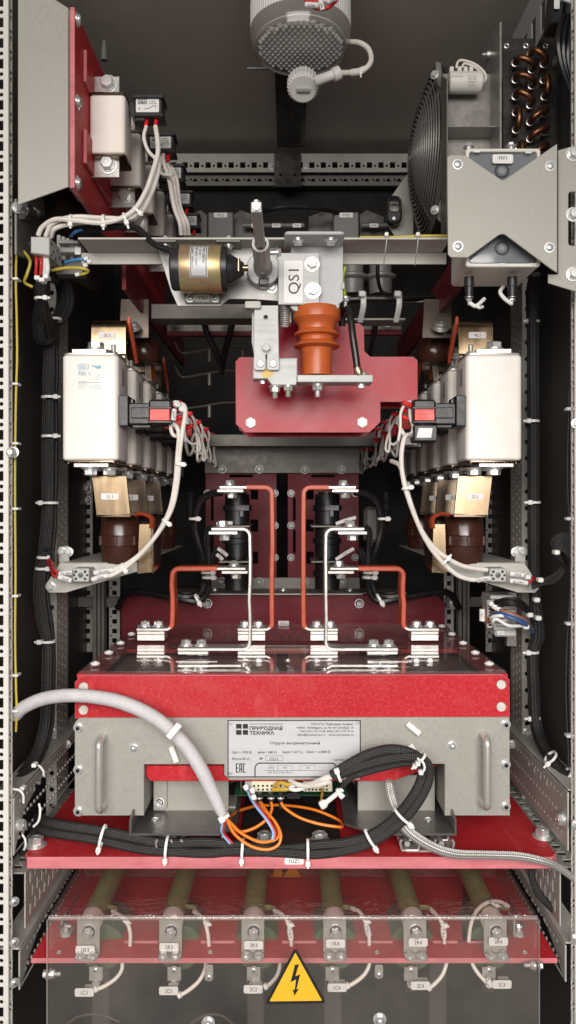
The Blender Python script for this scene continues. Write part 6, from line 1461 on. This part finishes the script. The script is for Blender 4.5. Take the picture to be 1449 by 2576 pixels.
t = thing('loose_lead', 'white sleeved loose lead with a capped end hanging below the nameplate', 'wire', P(812, 2028, .905))
part('sleeve', MB().tube([P(862, 1985, .905), P(840, 2003, .903), P(818, 2020, .902)], [S(6.5, .9), S(6, .9), S(6.5, .9)], 12, 4), 'white_wire', t)
part('cap', MB().lathe(P(822, 2018, .902), (P(806, 2028, .90) - P(822, 2018, .902)), [(S(7, .9), 0), (S(11, .9), .003), (S(11, .9), .008), (S(8, .9), .0095)], 18), 'nylon', t); tie(t, 853, 1992, .90, 40, 9, 3.4, 7)
mb = MB(); strand(mb, [(808, 1984, .955), (812, 2000, .94), (806, 2015, .92), (812, 2022, .905)], 2); strand(mb, [(814, 1984, .955), (808, 2002, .94), (812, 2014, .92), (814, 2022, .905)], 2)
single('thin_leads', mb, 'ferrule_amber', 'thin twisted leads from the cream connector to the capped white lead', 'wires')
# flat tinned earth braid
t = thing('earth_braid', 'flat tinned copper earth braid running from the module to the right rail', 'earth strap', P(1100, 2150, .92))
part('braid', MB().tube([P(972, 1938, .975), P(978, 1968, .955), P(986, 2005, .945), (P(1002, 2048, .93)), P(1022, 2085, .915), P(1055, 2112, .905), P(1100, 2136, .90), P(1150, 2149, .90), P(1220, 2151, .90), P(1300, 2154, .90), P(1360, 2165, .90), P(1405, 2182, .905), P(1450, 2215, .91)], [S(q, .92) for q in (9, 10, 11, 12, 13, 13, 12, 12, 11, 11, 10, 9, 8)], 20, 8, flat=(1, .3), up=(0, 1, 0)), 'braid_tinned', t)
# orange fibres with red and blue leads
for i, (pts, lb) in enumerate((
    ([(682, 2016, .955), (684, 2035, .945), (672, 2060, .93), (640, 2083, .925), (605, 2092, .922), (580, 2078, .918), (568, 2056, .912)], 'orange fibre cable dropping from the middle plug and curving left'),
    ([(706, 2016, .955), (716, 2032, .95), (752, 2056, .94), (800, 2072, .935), (850, 2080, .935), (861, 2078, .95), (850, 2062, .98), (790, 2037, 1.0), (720, 2026, 1.02), (660, 2026, 1.03)], 'orange fibre cable looping to the right over the dark skid'),
    ([(652, 2016, .955), (662, 2035, .94), (690, 2065, .925), (706, 2098, .915), (700, 2125, .91), (672, 2137, .908), (630, 2128, .908), (590, 2098, .908), (570, 2060, .908)], 'orange fibre cable hanging lowest in the loop under the nameplate'),
    ([(655, 2016, .957), (670, 2040, .94), (692, 2070, .925), (702, 2096, .918), (692, 2112, .912), (655, 2118, .912), (610, 2098, .912), (580, 2070, .91), (567, 2056, .908)], 'orange fibre cable inside the lowest loop under the nameplate'),
    ([(640, 2028, 1.03), (600, 2040, 1.0), (578, 2055, .96), (570, 2062, .92)], 'faint orange fibre cable arching behind the loops to the left'))):
    cable('fibre_cable', pts, 3.6, 'fibre_orange', lb, 'fibre cable', 'orange fibre cables under the nameplate')
for i, (d, mt_, c) in enumerate(((0, 'red_wire', 'red'), (-5, 'blue_light', 'pale blue'))):
    cable('lead', [(628 + d, 1990, .955), (636 + d, 2008, .945), (650 + d, 2030, .93), (675 + d, 2062, .917), (692 + d, 2092, .912), (690 + d, 2112, .909)], 3.2, mt_, f'{c} lead running down beside the orange fibres under the nameplate', 'wire')
    cable('lead', [(566 + d * .6, 2060, .908), (562 + d, 2085, .91), (566 + d, 2100, .915), (585 + d * 1.2, 2122, .915)], 3.2, mt_, f'{c} lead below the end of the grey woven sleeve', 'wire')
t = thing('lead_ferrules', 'white insulating rings on the red and blue leads under the nameplate', 'ferrules', P(630, 2000, .945))
for (u, v, du, dv) in ((617, 1976, 3, 8), (634, 1984, 2, 9), (636, 2002, 4, 6), (562, 2103, 3, 5)): part('ring', MB().lathe(P(u, v, .945), P(u + du, v + dv, .943) - P(u, v, .945), [(S(7, .94), 0), (S(7.5, .94), .002), (S(5, .94), .006)], 14), 'nylon', t)

# ------------------------------------------------------------------ vertical harnesses on both sides
cable('earth_wire', [(47, 612, .93), (41, 650, .925), (40, 720, .922), (42, 800, .922), (43, 900, .922), (40, 1000, .922), (38, 1150, .922), (38, 1300, .922), (39, 1450, .922), (38, 1600, .922), (40, 1720, .922), (42, 1790, .925), (40, 1840, .93)], 2.9, 'earth_stripe', 'yellow green earth wire running down behind the left front post', 'wire')
t = thing('earth_ties', 'row of small white ties holding the yellow green wire to the left post', 'cable ties', P(36, 1800, .92))
for v in (700, 965, 1115, 1280, 1500, 1700, 1790): part('cable_tie', MB().pbox(29, v - 3, 45, v + 3, .916, .012, .0008), 'nylon', t)
cable('black_edge_cable', [(50, 900, .97), (46, 1100, .97), (44, 1300, .97), (46, 1500, .97)], 4, 'black_rubber', 'thin black cable behind the yellow green wire on the left', 'cable')
single('post_screw', MB().lathe(P(30, 1138, .903), FR, [(S(13, .9), 0), (S(13, .9), .002), (S(9, .9), .004), (S(6, .9), .007)], 18), 'zinc', 'zinc screw half way down the left front post', 'screw')
def bundle(mb, pts, offs, r, dY=.0):
    for (du, dv, dy) in offs: mb.tube([P(u + du * k, v + dv, Y + dy) for (u, v, Y, k) in pts], S(r, 1.05), 10, 6)
t = thing('black_harness', 'thick black braided cable harness running down the left side of the cabinet', 'cable harness', P(110, 1990, 1.0))
mb = MB()
pts = [(108, 700, .96, .7), (106, 735, .97, .9), (104, 758, .98, .6), (108, 800, 1.0, 1.2), (118, 845, 1.03, 1.2), (128, 880, 1.05, .9), (127, 960, 1.06, 1), (126, 1000, 1.06, .85), (126, 1080, 1.06, 1), (125, 1150, 1.06, 1), (125, 1210, 1.06, 1), (125, 1270, 1.06, .85), (122, 1330, 1.06, 1), (115, 1400, 1.06, 1), (106, 1440, 1.06, 1), (104, 1500, 1.06, 1), (112, 1560, 1.06, 1), (122, 1620, 1.06, .75), (122, 1700, 1.06, .8), (120, 1770, 1.06, .8), (116, 1830, 1.05, .8), (98, 1890, 1.03, .8), (62, 1945, 1.0, .9), (20, 1985, .97, 1)]
bundle(mb, pts, [(-14, 0, 0), (-5, 0, -.008), (5, 0, -.008), (14, 0, 0), (0, 0, .006)], 7.5)
part('cables', mb, 'braid_black_v', t)
mb = MB(); pts = [(128, 705, 1.0, .8), (150, 690, 1.02, 1), (165, 730, 1.04, 1), (164, 770, 1.05, 1), (150, 800, 1.055, .8), (136, 815, 1.055, .5), (131, 850, 1.055, .8), (128, 900, 1.06, .8)]
bundle(mb, pts, [(-16, 0, .008), (-6, 0, -.004), (4, 0, -.008), (13, 4, -.004)], 8); part('loop', mb, 'braid_black_v', t)
mb = MB(); pts = [(104, 760, .985, .6), (100, 800, 1.0, 1), (104, 850, 1.02, 1), (118, 862, 1.03, .8), (134, 840, 1.04, .6), (136, 820, 1.05, .4)]
bundle(mb, pts, [(-12, 0, 0), (-4, 0, -.006), (4, 0, -.006)], 7); part('loop', mb, 'braid_black_v', t)
for (u, v, a, r, Y) in ((103, 752, 90, 15, .965), (134, 805, 95, 20, 1.035), (126, 1000, 90, 20, 1.05), (126, 1098, 90, 20, 1.05), (126, 1265, 90, 20, 1.05), (120, 1613, 90, 18, 1.05), (112, 1402, 90, 18, 1.05), (108, 1430, 90, 18, 1.05)): tie(t, u, v, Y, a, r, 3, 12, side=-1 if v % 2 else 1)
mb = MB()
for k in range(3): strand(mb, [(108 + 4 * k, 1385, 1.05), (122 + 3 * k, 1383, 1.045), (130 + 2 * k, 1400, 1.04), (128 + 2 * k, 1425, 1.03), (136, 1440 + 5 * k, 1.01)], 5)
single('branch_cables', mb, 'braid_black_v', 'short black branch from the left harness to the left terminal block', 'cables')
for (u, v, a) in ((115, 1935, -40), (62, 1980, -30), (98, 2040, 60), (60, 2092, 60)):
    pass
t = thing('rail_ties', 'white curved cable ties on the left depth rail', 'cable ties', P(90, 2090, .95))
for pts in ([(80, 1928, .94), (95, 1925, .935), (108, 1938, .935), (110, 1952, .94)], [(32, 1985, .92), (48, 1988, .915), (58, 2000, .915), (59, 2020, .918)], [(98, 2022, .94), (101, 2040, .935), (97, 2065, .935), (84, 2080, .94)], [(56, 2100, .92), (63, 2112, .915), (64, 2128, .915), (60, 2138, .92)]): part('cable_tie', MB().tube([P(*p) for p in pts], S(3, .93), 8, 5, flat=(1, .5)), 'nylon', t)
for (u, v) in ((84, 1927), (54, 1986)): part('tie_head', MB().pbox(u - 6, v - 5, u + 6, v + 5, .925, .01, .001), 'nylon', t)
cable('black_cable', [(52, 2180, .97), (60, 2140, .975), (80, 2100, .98), (100, 2070, .99)], 10, 'braid_black', 'black braided cable rising behind the left end of the base board', 'cable')

t = thing('black_harness', 'black braided cable harness running down the right inner post', 'cable harness', P(1345, 1900, 1.05))
mb = MB(); pts = [(1345, 690, 1.0, .8), (1338, 740, 1.05, 1), (1340, 830, 1.08, 1), (1341, 1000, 1.09, 1), (1342, 1200, 1.09, 1), (1342, 1350, 1.09, 1), (1345, 1480, 1.09, 1), (1350, 1560, 1.09, 1.2), (1352, 1600, 1.09, 1.3), (1340, 1650, 1.09, 1), (1342, 1730, 1.09, 1), (1345, 1800, 1.08, 1), (1355, 1850, 1.06, 1), (1380, 1900, 1.02, 1), (1420, 1945, .98, 1), (1470, 1990, .95, 1)]
bundle(mb, pts, [(-9, 0, 0), (-3, 0, -.008), (4, 0, -.008), (10, 0, 0)], 6.5); part('cables', mb, 'braid_black_v', t)
for (u, v) in ((1341, 810), (1341, 1060), (1344, 1264), (1340, 1640), (1344, 1805)): tie(t, u, v, 1.08, 90, 15, 3, 14, side=-1)
tie(t, 1385, 1905, 1.0, -45, 18, 3, 14); tie(t, 1425, 1948, .97, -40, 18, 3, 12)
t = thing('edge_harness', 'black braided cables along the far right edge of the cabinet', 'cable harness', P(1437, 1950, .96))
mb = MB(); pts = [(1440, 980, .98, 1), (1436, 1200, .98, 1), (1442, 1330, .98, 1), (1446, 1450, .98, 1), (1436, 1600, .98, 1), (1432, 1720, .98, 1), (1434, 1800, .98, 1), (1440, 1930, .97, 1)]
bundle(mb, pts, [(-6, 0, 0), (3, 0, -.006), (10, 0, 0)], 6.5); part('cables', mb, 'braid_black_v', t)
for v in (1028, 1305, 1570, 1853): part('cable_tie', MB().pbox(1426, v - 4, 1446, v + 4, .955, .01, .001), 'nylon', t)
t = thing('branch_loop', 'flat loop of black braided cables curling from the right terminal block to the right edge', 'cable harness', P(1400, 1450, 1.0))
mb = MB()
for k in range(6): mb.tube([P(1450, 1372 + 9 * k, .95), P(1425, 1345 + 9 * k, .955), P(1398, 1352 + 5 * k, .96), P(1392 + 2 * k, 1372 + 5 * k, .965), P(1412, 1392 + 4 * k, .97), P(1420, 1420 + 2 * k, .98), P(1398, 1446 + 3 * k, .99), P(1368, 1458 + 2 * k, 1.0), P(1340, 1452 + 5 * k, 1.01)], S(6, .96), 10, 6)
part('cables', mb, 'braid_black_v', t)
for (u, v) in ((1403, 1390), (1362, 1460), (1330, 1452)): part('tie_head', MB().pbox(u - 7, v - 6, u + 7, v + 6, .945 if u > 1390 else .985, .012, .0015), 'nylon', t)

# terminal strip on the right post
t = thing('terminal_strip', 'light grey rail terminal strip with many wires on the right inner post', 'terminal strip', P(1270, 1625, 1.08))
m = MB()
for k in range(9): m.pbox(1232 + k * 1.2, 1508 + 8.6 * k, 1300 - (k % 3) * 2, 1515.6 + 8.6 * k, 1.075 + .001 * (k % 2), .05, .0008)
part('terminals', m, 'terminal_grey', t)
m = MB(); m.pbox(1234, 1498, 1292, 1508, 1.07, .05, .002); m.pbox(1246, 1586, 1300, 1602, 1.07, .05, .002); m.pbox(1226, 1510, 1240, 1580, 1.066, .01, .001); part('end_bracket', m, 'terminal_grey', t)
part('mount_rail', MB().pbox(1275, 1490, 1300, 1626, 1.12, .012), 'shelf_steel', t)
label(t, 1250, 1503, 1268, 1512, 1.066, 'XT1', 5, 11, r=2); label(t, 1251, 1588, 1269, 1597, 1.066, 'XT10', 5, 12, r=2)
x = MB()
for k in range(8): x.pbox(1229, 1514 + 8 * k, 1236, 1519 + 8 * k, 1.0652, .001, .0001)
part('slot', x, 'ink', t)
for i, (c, v0, mt_) in enumerate((('first black', 1520, 'black_rubber'), ('second black', 1528, 'black_rubber'), ('third black', 1534, 'black_rubber'), ('first blue', 1548, 'blue_dull'), ('second blue', 1556, 'blue_dull'), ('brown', 1545, 'brown_wire'), ('first white', 1558, 'nylon'), ('second white', 1570, 'nylon'))):
    e = (1345, 1560) if mt_ == 'black_rubber' and i < 3 else (1340, 1590)
    pts = [(1236, v0, 1.066), (1256, v0 - 10, 1.045), (1290, v0 - 14 + (i > 2) * 14, 1.035), (1322, v0 + 2 + (i > 2) * 14, 1.04), (e[0], e[1] - 3 * (i % 3), 1.06)] if mt_ != 'nylon' else [(1236, v0 + 4, 1.066), (1238, v0 - 6, 1.05), (1262, v0 - 9, 1.04), (1280, v0 - 2, 1.05), (1262, v0 + 4 , 1.06)] if i == 6 else [(1244, v0 + 6, 1.066), (1240, v0 - 6, 1.05), (1250, v0 - 12, 1.045), (1280, v0 + 4, 1.04), (1315, v0 + 4, 1.05)]
    cable('terminal_lead', pts, 4.2, mt_, f'{c} lead from the top curving out of the right terminal strip', 'wire')
t = thing('strip_ferrules', 'white ferrules at the left of the right terminal strip', 'ferrules', P(1235, 1530, 1.05))
for (u, v) in ((1231, 1518), (1240, 1526), (1250, 1531)): part('ferrule', MB().lathe(P(u, v, 1.05), V(.3, -.9, 0), [(S(6, 1.05), 0), (S(6.5, 1.05), .006), (S(3, 1.05), .007)], 14), 'nylon', t)
o = part('marker_sleeve', MB().tube([P(1213, 1532, 1.06), P(1213, 1562, 1.06)], S(7, 1.06), 10, 2), 'label_white', t); x = MB(); put_text(x, 'HL1', 1213, 1547, 1.06 - S(7.6, 1.06), 5.5, rot=-90); part('lettering', x, 'ink', o)
for i in range(3): cable('orange_lead', [(1216, 1565 - 40 * (i == 2), 1.06), (1222, 1560 - 5 * i, 1.062), (1232, 1572 - 7 * i, 1.068)], 2.2, 'brown_wire', f'{ORD[i]} thin brown lead at the left of the right terminal strip', 'wire')
t = thing('harness_ties', 'white ties on the wires right of the terminal strip', 'cable ties', P(1345, 1600, 1.04))
for (u, v) in ((1352, 1510), (1335, 1548), (1356, 1556), (1325, 1578)): part('tie_head', MB().pbox(u - 7, v - 6, u + 8, v + 6, 1.04, .012, .0015), 'nylon', t)
# ================================================================== lower shelf with resistors, capacitors and the clear cover
YS = .905; zs = -.5435
t = thing('lower_shelf', 'red laminate shelf with pink front edge carrying six green resistors', 'shelf', V(0, YS, zs - .006))
xa, xb = X(78, YS), X(1402, YS)
ho = []
for u in (335, 528, 735, 928, 1116, 1180):
    x0 = X(u, YS + .03); ho.append([(x0 - .012, YS + .030), (x0 + .030, YS + .030), (x0 + .030, YS + .036), (x0 - .012, YS + .036)])
part('board', MB().plate([(xa, YS), (xb, YS), (xb, 1.42), (xa, 1.42)], .006, 'xy', zs - .006, ho, emi=1), ['red_laminate', 'red_edge'], t)
for u in (141, 527, 951, 1328): bolt(t, V(X(u, YS), YS + .012, zs), UP, .0032, 'rivet')
RX = (222, 429, 636, 842, 1044, 1246); RN = ('1R3', '2R3', '3R3', '1R4', '2R4', '3R4'); CN = ('1C3', '2C3', '3C3', '1C4', '2C4', '3C4')
tube_mat = 'resistor_green'
for i, u in enumerate(RX):
    Y0 = .912; xc = X(u, Y0); za = Z(2336, Y0) - .002; rt = .0135; zr = za + .0035
    t = thing('tube_resistor', f'green wire wound tube resistor on a steel bracket marked {RN[i]}', 'resistor', V(xc, Y0, zs), 'green tube resistors on the lower shelf')
    dv = (8, 6, 4, -2, -5, -8)[i]
    m = MB(); m.lathe(V(xc, Y0 + .022, zr), V(0, 1, 0), [(rt, 0), (rt, .152)], 36); part('winding', m, tube_mat, t)
    m = MB(); m.lathe(V(xc, Y0 + .004, zr), V(0, 1, 0), [(.006, 0), (rt * .96, 0), (rt, .001), (rt, .0178)], 36, cap=False); part('ceramic_end', m, 'ceramic', t)
    hw = S(28.5, Y0); zb_ = zs
    m = MB(); m.plate([(xc - hw, zs + .003), (xc + hw, zs + .003), (xc + hw, za + .0125), (xc + hw - .002, za + .0145), (xc - hw + .002, za + .0145), (xc - hw, za + .0125)], .0022, 'xz', Y0, bev=.0003); part('bracket', m, 'galvanised', t)
    m = MB(); m.plate([(xc - hw, Y0 - .010), (xc - hw + .004, Y0 - .0145), (xc + hw - .004, Y0 - .0145), (xc + hw, Y0 - .010), (xc + hw, Y0 + .0022), (xc - hw, Y0 + .0022)], .0025, 'xy', zs + .0003); part('bracket_foot', m, 'galvanised', t)
    for k in (-1, 1): bolt(t, V(xc + k * hw * .55, Y0 - .0075, zs + .0028), UP, .0046, 'bolt')
    bolt(t, V(xc + .001, Y0, za - .001), FR, .0066, 'nut')
    uc = u - 8 + (i == 1) * 4 + (i > 1) * 10 + (i > 3) * 6
    vl = (2390, 2383, 2378, 2374, 2371, 2369)[i]
    label(t, uc - 24, vl - 10.5, uc + 24, vl + 10.5, Y0 - .0052, RN[i], 10.5, 19)
    part('label_holder', MB().pbox(uc - 18, vl - 6, uc + 18, vl + 6, Y0 - .0045, .0043), 'grey_plastic', t)
    tg = MB(); sd = 1 if i < 5 else 1; tg.tube([V(xc + rt * .9, Y0 + .045, za + .004), V(xc + rt + .007, Y0 + .04, za + .006), V(xc + rt + .013, Y0 + .035, za + .007)], .002, 8, 3, flat=(1.6, .5)); part('solder_tag', tg, tube_mat, t)
# leads above the shelf
LW = ([(283, 2292, .945), (296, 2300, .935), (312, 2310, .93), (323, 2328, .93), (328, 2352, .93), (327, 2384, .932)],
      [(488, 2293, .945), (502, 2302, .935), (514, 2314, .93), (520, 2335, .93), (524, 2356, .93), (526, 2384, .932)],
      [(690, 2290, .945), (706, 2298, .935), (722, 2316, .93), (729, 2340, .93), (732, 2360, .93), (733, 2380, .932)],
      [(885, 2284, .945), (902, 2292, .935), (914, 2308, .93), (922, 2330, .93), (928, 2352, .93), (929, 2376, .932)],
      [(1085, 2288, .945), (1098, 2302, .935), (1110, 2318, .93), (1115, 2338, .93), (1117, 2356, .93), (1118, 2372, .932)],
      [(1279, 2280, .95), (1262, 2270, .945), (1238, 2267, .94), (1215, 2276, .935), (1196, 2296, .93), (1184, 2328, .93), (1179, 2368, .932)])
for i, pts in enumerate(LW):
    t = thing('resistor_lead', f'white sleeved lead rising from the shelf to the {RN[i]} resistor', 'wire', P(*pts[-1]), 'white leads of the resistors')
    part('wire', MB().tube([P(*p) for p in pts], S(4.8, .93), 12, 6), 'white_wire', t)
    p = pts[3]; s_ = ('', '', '13L3', '14L1', '14L2', '')[i]
    a, b = pts[3], pts[4]
    if s_:
        o = part('marker_sleeve', MB().tube([P(a[0], a[1] - 2, a[2] - .001), P((a[0] + b[0]) / 2, (a[1] + b[1]) / 2, a[2] - .0015), P(b[0], b[1], b[2] - .001)], S(7.5, .93), 12, 4), 'label_white', t)
        x = MB(); put_text(x, s_, (a[0] + b[0]) / 2, (a[1] + b[1]) / 2, a[2] - .0018 - S(8, .93), 5.5, 20, rot=-80 if i != 4 else 84); part('lettering', x, 'ink', o)
    tie(t, pts[2][0] + 4, pts[2][1] + 5, .928, 70, 7, 2.6, 9); 
    m = MB(); m.lathe(P(*pts[0]), P(*pts[1]) - P(*pts[0]), [(S(5.5, .94), 0), (S(6, .94), .006)], 12); part('end_sleeve', m, 'nylon', t)
# small angle brackets in the corners of the cover
for u, sg in ((160, 'left'), (1300, 'right')):
    t = thing('corner_angle', f'small zinc corner angle inside the {sg} end of the clear cover', 'bracket', P(u, 2360, .93))
    m = MB(); m.pbox(u - 8, 2316, u - 3, 2356, .925, .02); m.pbox(u - 8, 2352, u + 16, 2358, .925, .02); part('angle', m, 'galvanised', t)
    bolt(t, P(u + 6, 2352, .93), UP, .0045, 'stud'); bolt(t, P(u - 3, 2330, .93), RT, .004, 'stud')
# capacitors hung below the shelf
for i, u in enumerate((241, 438, 638, 836, 1034, 1230)):
    Yc = .935; xc = X(u, Yc); zt_ = zs - .0065
    t = thing('disc_capacitor', f'dark green disc capacitor hanging under the shelf with a terminal marked {CN[i]}', 'capacitor', V(xc, Yc, zs - .05), 'green disc capacitors under the lower shelf')
    m = MB(); m.lathe(V(xc + .004, .945, zs - .012), V(0, 1, 0), [(.026, 0), (.029, .003), (.029, .06), (.026, .064)], 40); part('disc', m, 'capacitor_green', t)
    tp = MB(); tp.pplate([(u - 17, 2434), (u + 17, 2434), (u + 17, 2466), (u - 17, 2466)], .925, .002); tp.pbox(u - 17, 2464, u + 17, 2468, .925, .012, .0004); part('terminal_plate', tp, 'tinned', t)
    fb(t, u, 2440, .925, 7.5, 'screw'); part('clamp', MB().pbox(u - 13, 2470, u + 15, 2498, .927, .01, .001), 'copper_grey', t); bolt(t, P(u, 2476, .926), (0, -.6, .8), .0036, 'bolt')
    uc, vl = ((212, 2497), (424, 2493), (637, 2489), (848, 2485), (1058, 2480), (1263, 2477))[i]
    label(t, uc - 24, vl - 10.5, uc + 24, vl + 10.5, .912, CN[i], 10.5, 17); part('label_holder', MB().pbox(uc - 4, vl - 5, uc + 22, vl + 5, .9122, .013), 'grey_plastic', t)
    e = ((238, 2490), (448, 2505), (665, 2484), (870, 2482), (1075, 2487), (1236, 2478))[i]; s0 = ((308, 2432), (518, 2430), (705, 2428), (930, 2422), (1124, 2420), (1190, 2414))[i]
    pts = [(s0[0], s0[1] - 14, .93), (s0[0] - 2, s0[1] + 8, .928), ((s0[0] * .75 + e[0] * .25), s0[1] * .55 + e[1] * .45 + 4, .924), ((s0[0] + e[0] * 2) / 3, s0[1] * .2 + e[1] * .8 + 3, .92), (e[0], e[1], .918)]
    w_ = thing('capacitor_lead', f'white lead from the shelf down to the {CN[i]} terminal', 'wire', P(*pts[-1]), 'white leads of the capacitors')
    part('wire', MB().tube([P(*p) for p in pts], S(5, .92), 12, 6), 'white_wire', w_)
    part('end_sleeve', MB().tube([P(e[0] + (8 if i != 5 else -10), e[1] - (5 if i != 5 else 14), .9175), P(e[0], e[1], .917)], S(8, .92), 12, 2), 'nylon', w_)
for u, v in ((526, 2458), (954, 2452)):
    t = thing('hanger_clip', f'zinc hanger clip with a screw under the shelf, {"left" if u<700 else "right"} of the warning triangle', 'clip', P(u, 2466, .91)); part('strap', MB().pplate(rrect(u - 11, 2428, u + 10, v + 10, 6), .912, .002), 'galvanised', t); fb(t, u, v, .912, 7, 'screw')
for u, v, sg in ((126, 2450, 'left'), (1345, 2428, 'right')):
    t = thing('edge_bolt', f'zinc bolt through the {sg} end wall of the clear cover below the shelf', 'bolt', P(u, v, .9)); bolt(t, P(u, v, .893), RT if u < 700 else LF, .0045, 'stud'); bolt(t, P(u - (6 if u < 700 else -8), v, .893), LF if u < 700 else RT, .0045, 'bolt')
# dark clutter in the lower depth: a resistor frame and a back panel seen through the cover
t = thing('lower_back_panel', 'dull red back panel in the dark behind the resistors', 'panel', V(0, 1.3, -.6)); part('panel', MB().box((-.33, 1.40, -.53), (.33, 1.405, -.44)), 'red_panel_shaded', t)
t = thing('rear_cover', 'second clear cover with a warning sticker far behind the resistors', 'cover', V(0, 1.2, -.5)); part('sheet', MB().box((-.30, 1.10, -.5425), (.30, 1.1025, -.455)), 'clear_cover', t)
m = MB(); m.pplate([(680, 2207), (758, 2207), (719, 2140)], 1.098, .001); o = part('warning_sticker', m, 'hazard_orange', t)
m = MB(); m.pplate([(708, 2205), (716, 2192), (708, 2195), (722, 2160), (730, 2160), (719, 2182), (730, 2178), (712, 2206)], 1.0975, .0004, bev=.00005); part('bolt_symbol', m, 'ink', o)
for i, u in enumerate((250, 640, 835, 1100)):
    single('lower_support', MB().box((X(u - 20, 1.05), 1.05, -.78), (X(u + 25, 1.05), 1.09, -.565), .002), 'dim_brown', f'{ORD[i]} dim support column from the left behind the lower clear cover', 'column')
cable('black_cable', [(1335, 2185, .99), (1342, 2220, .985), (1360, 2255, .97), (1395, 2290, .95)], 9, 'braid_black', 'black braided cable curling below the right end of the base board', 'cable')
for i, pts in enumerate(([(170, 2575, .96), (200, 2556, .96), (250, 2552, .96), (300, 2570, .96)], [(480, 2575, .96), (520, 2553, .96), (560, 2556, .96), (590, 2580, .96)])):
    cable('grey_cable', pts, 3, 'dim_brown', f'{("left","right")[i]} dim arched cable at the bottom behind the clear cover', 'cable')

# the bent clear cover
YC = .872; zc0 = Z(2306, YC); zc1 = Z(2600, YC) - .02
t = thing('clear_cover', 'bent clear plastic cover with a warning triangle in front of the resistors', 'cover', V(0, YC, zc1))
xa, xb = X(121, YC), X(1354, YC)
part('front_sheet', MB().plate([(xa, zc1), (xb - .012, zc1), (xb, zc1 + .012), (xb, zc0 - .003), (xa, zc0 - .003)], .003, 'xz', YC, bev=.0004), 'clear_cover', t)
part('top_sheet', MB().plate([(xa, YC + .003), (xb, YC + .003), (xb - .0, 1.19), (xa, 1.19)], .003, 'xy', zc0 - .003, bev=.0004), 'clear_cover_top', t)
m = MB(); m.tube([V(xa, YC + .0028, zc0 - .0028), V(0, YC + .0028, zc0 - .0028), V(xb, YC + .0028, zc0 - .0028)], .0027, 12, 1, smooth=False); part('bend', m, 'clear_edge', t)
for x0, sg in ((xa, 1), (xb, -1)):
    part('end_wall', MB().plate([(YC + .004, -.515), (1.1, -.515), (1.1, zc0 - .004), (YC + .004, zc0 - .004)], .003, 'yz', x0 - (0 if sg > 0 else .003), bev=.0003), 'clear_cover', t)
    e = MB(); e.box((x0 - .0012 * sg - .0008, YC - .0004, zc1), (x0 - .0012 * sg + .0008, YC + .0028, zc0 - .004), .0002); part('edge', e, 'clear_edge', t)
    e = MB(); e.box((x0 + sg * .0005 - .001, YC + .05, -.5175), (x0 + sg * .0005 + .001, 1.0, -.5152), .0002); part('edge', e, 'ink', t)
tri = lambda k: None
A, B, C_ = (743, 2383), (821, 2524), (667, 2526)
def rtri(sc, r):
    cx, cy = 743.7, 2478; out = []
    pts = [(cx + (p[0] - cx) * sc, cy + (p[1] - cy) * sc) for p in (A, B, C_)]
    for i in range(3):
        p, a, b = pts[i], pts[i - 1], pts[(i + 1) % 3]
        da = Vector((a[0] - p[0], a[1] - p[1])).normalized(); db = Vector((b[0] - p[0], b[1] - p[1])).normalized()
        for k in range(6):
            f = k / 5; q = da * (1 - f) ** 2 * r * 1.7 + db * f ** 2 * r * 1.7; out.append((p[0] + q.x, p[1] + q.y))
    return out
o = part('warning_triangle', MB().pplate(rtri(1.0, 7), YC - .0006, .0005, bev=.0001), 'ink', t)
part('yellow_field', MB().pplate(rtri(.86, 2), YC - .0009, .0003, bev=.00005), 'hazard_yellow', o)
bolt_pts = [(742, 2427), (752, 2426), (743, 2456), (755, 2451), (746, 2489), (752, 2487), (741, 2505), (736, 2489), (741, 2491), (745, 2464), (731, 2471)]
part('lightning_symbol', MB().pplate(bolt_pts, YC - .0011, .0003, bev=.00005), 'ink', o)
for u, v in ((955, 2563), (524, 2572)): fb(t, u, v, YC, 12, 'acorn')
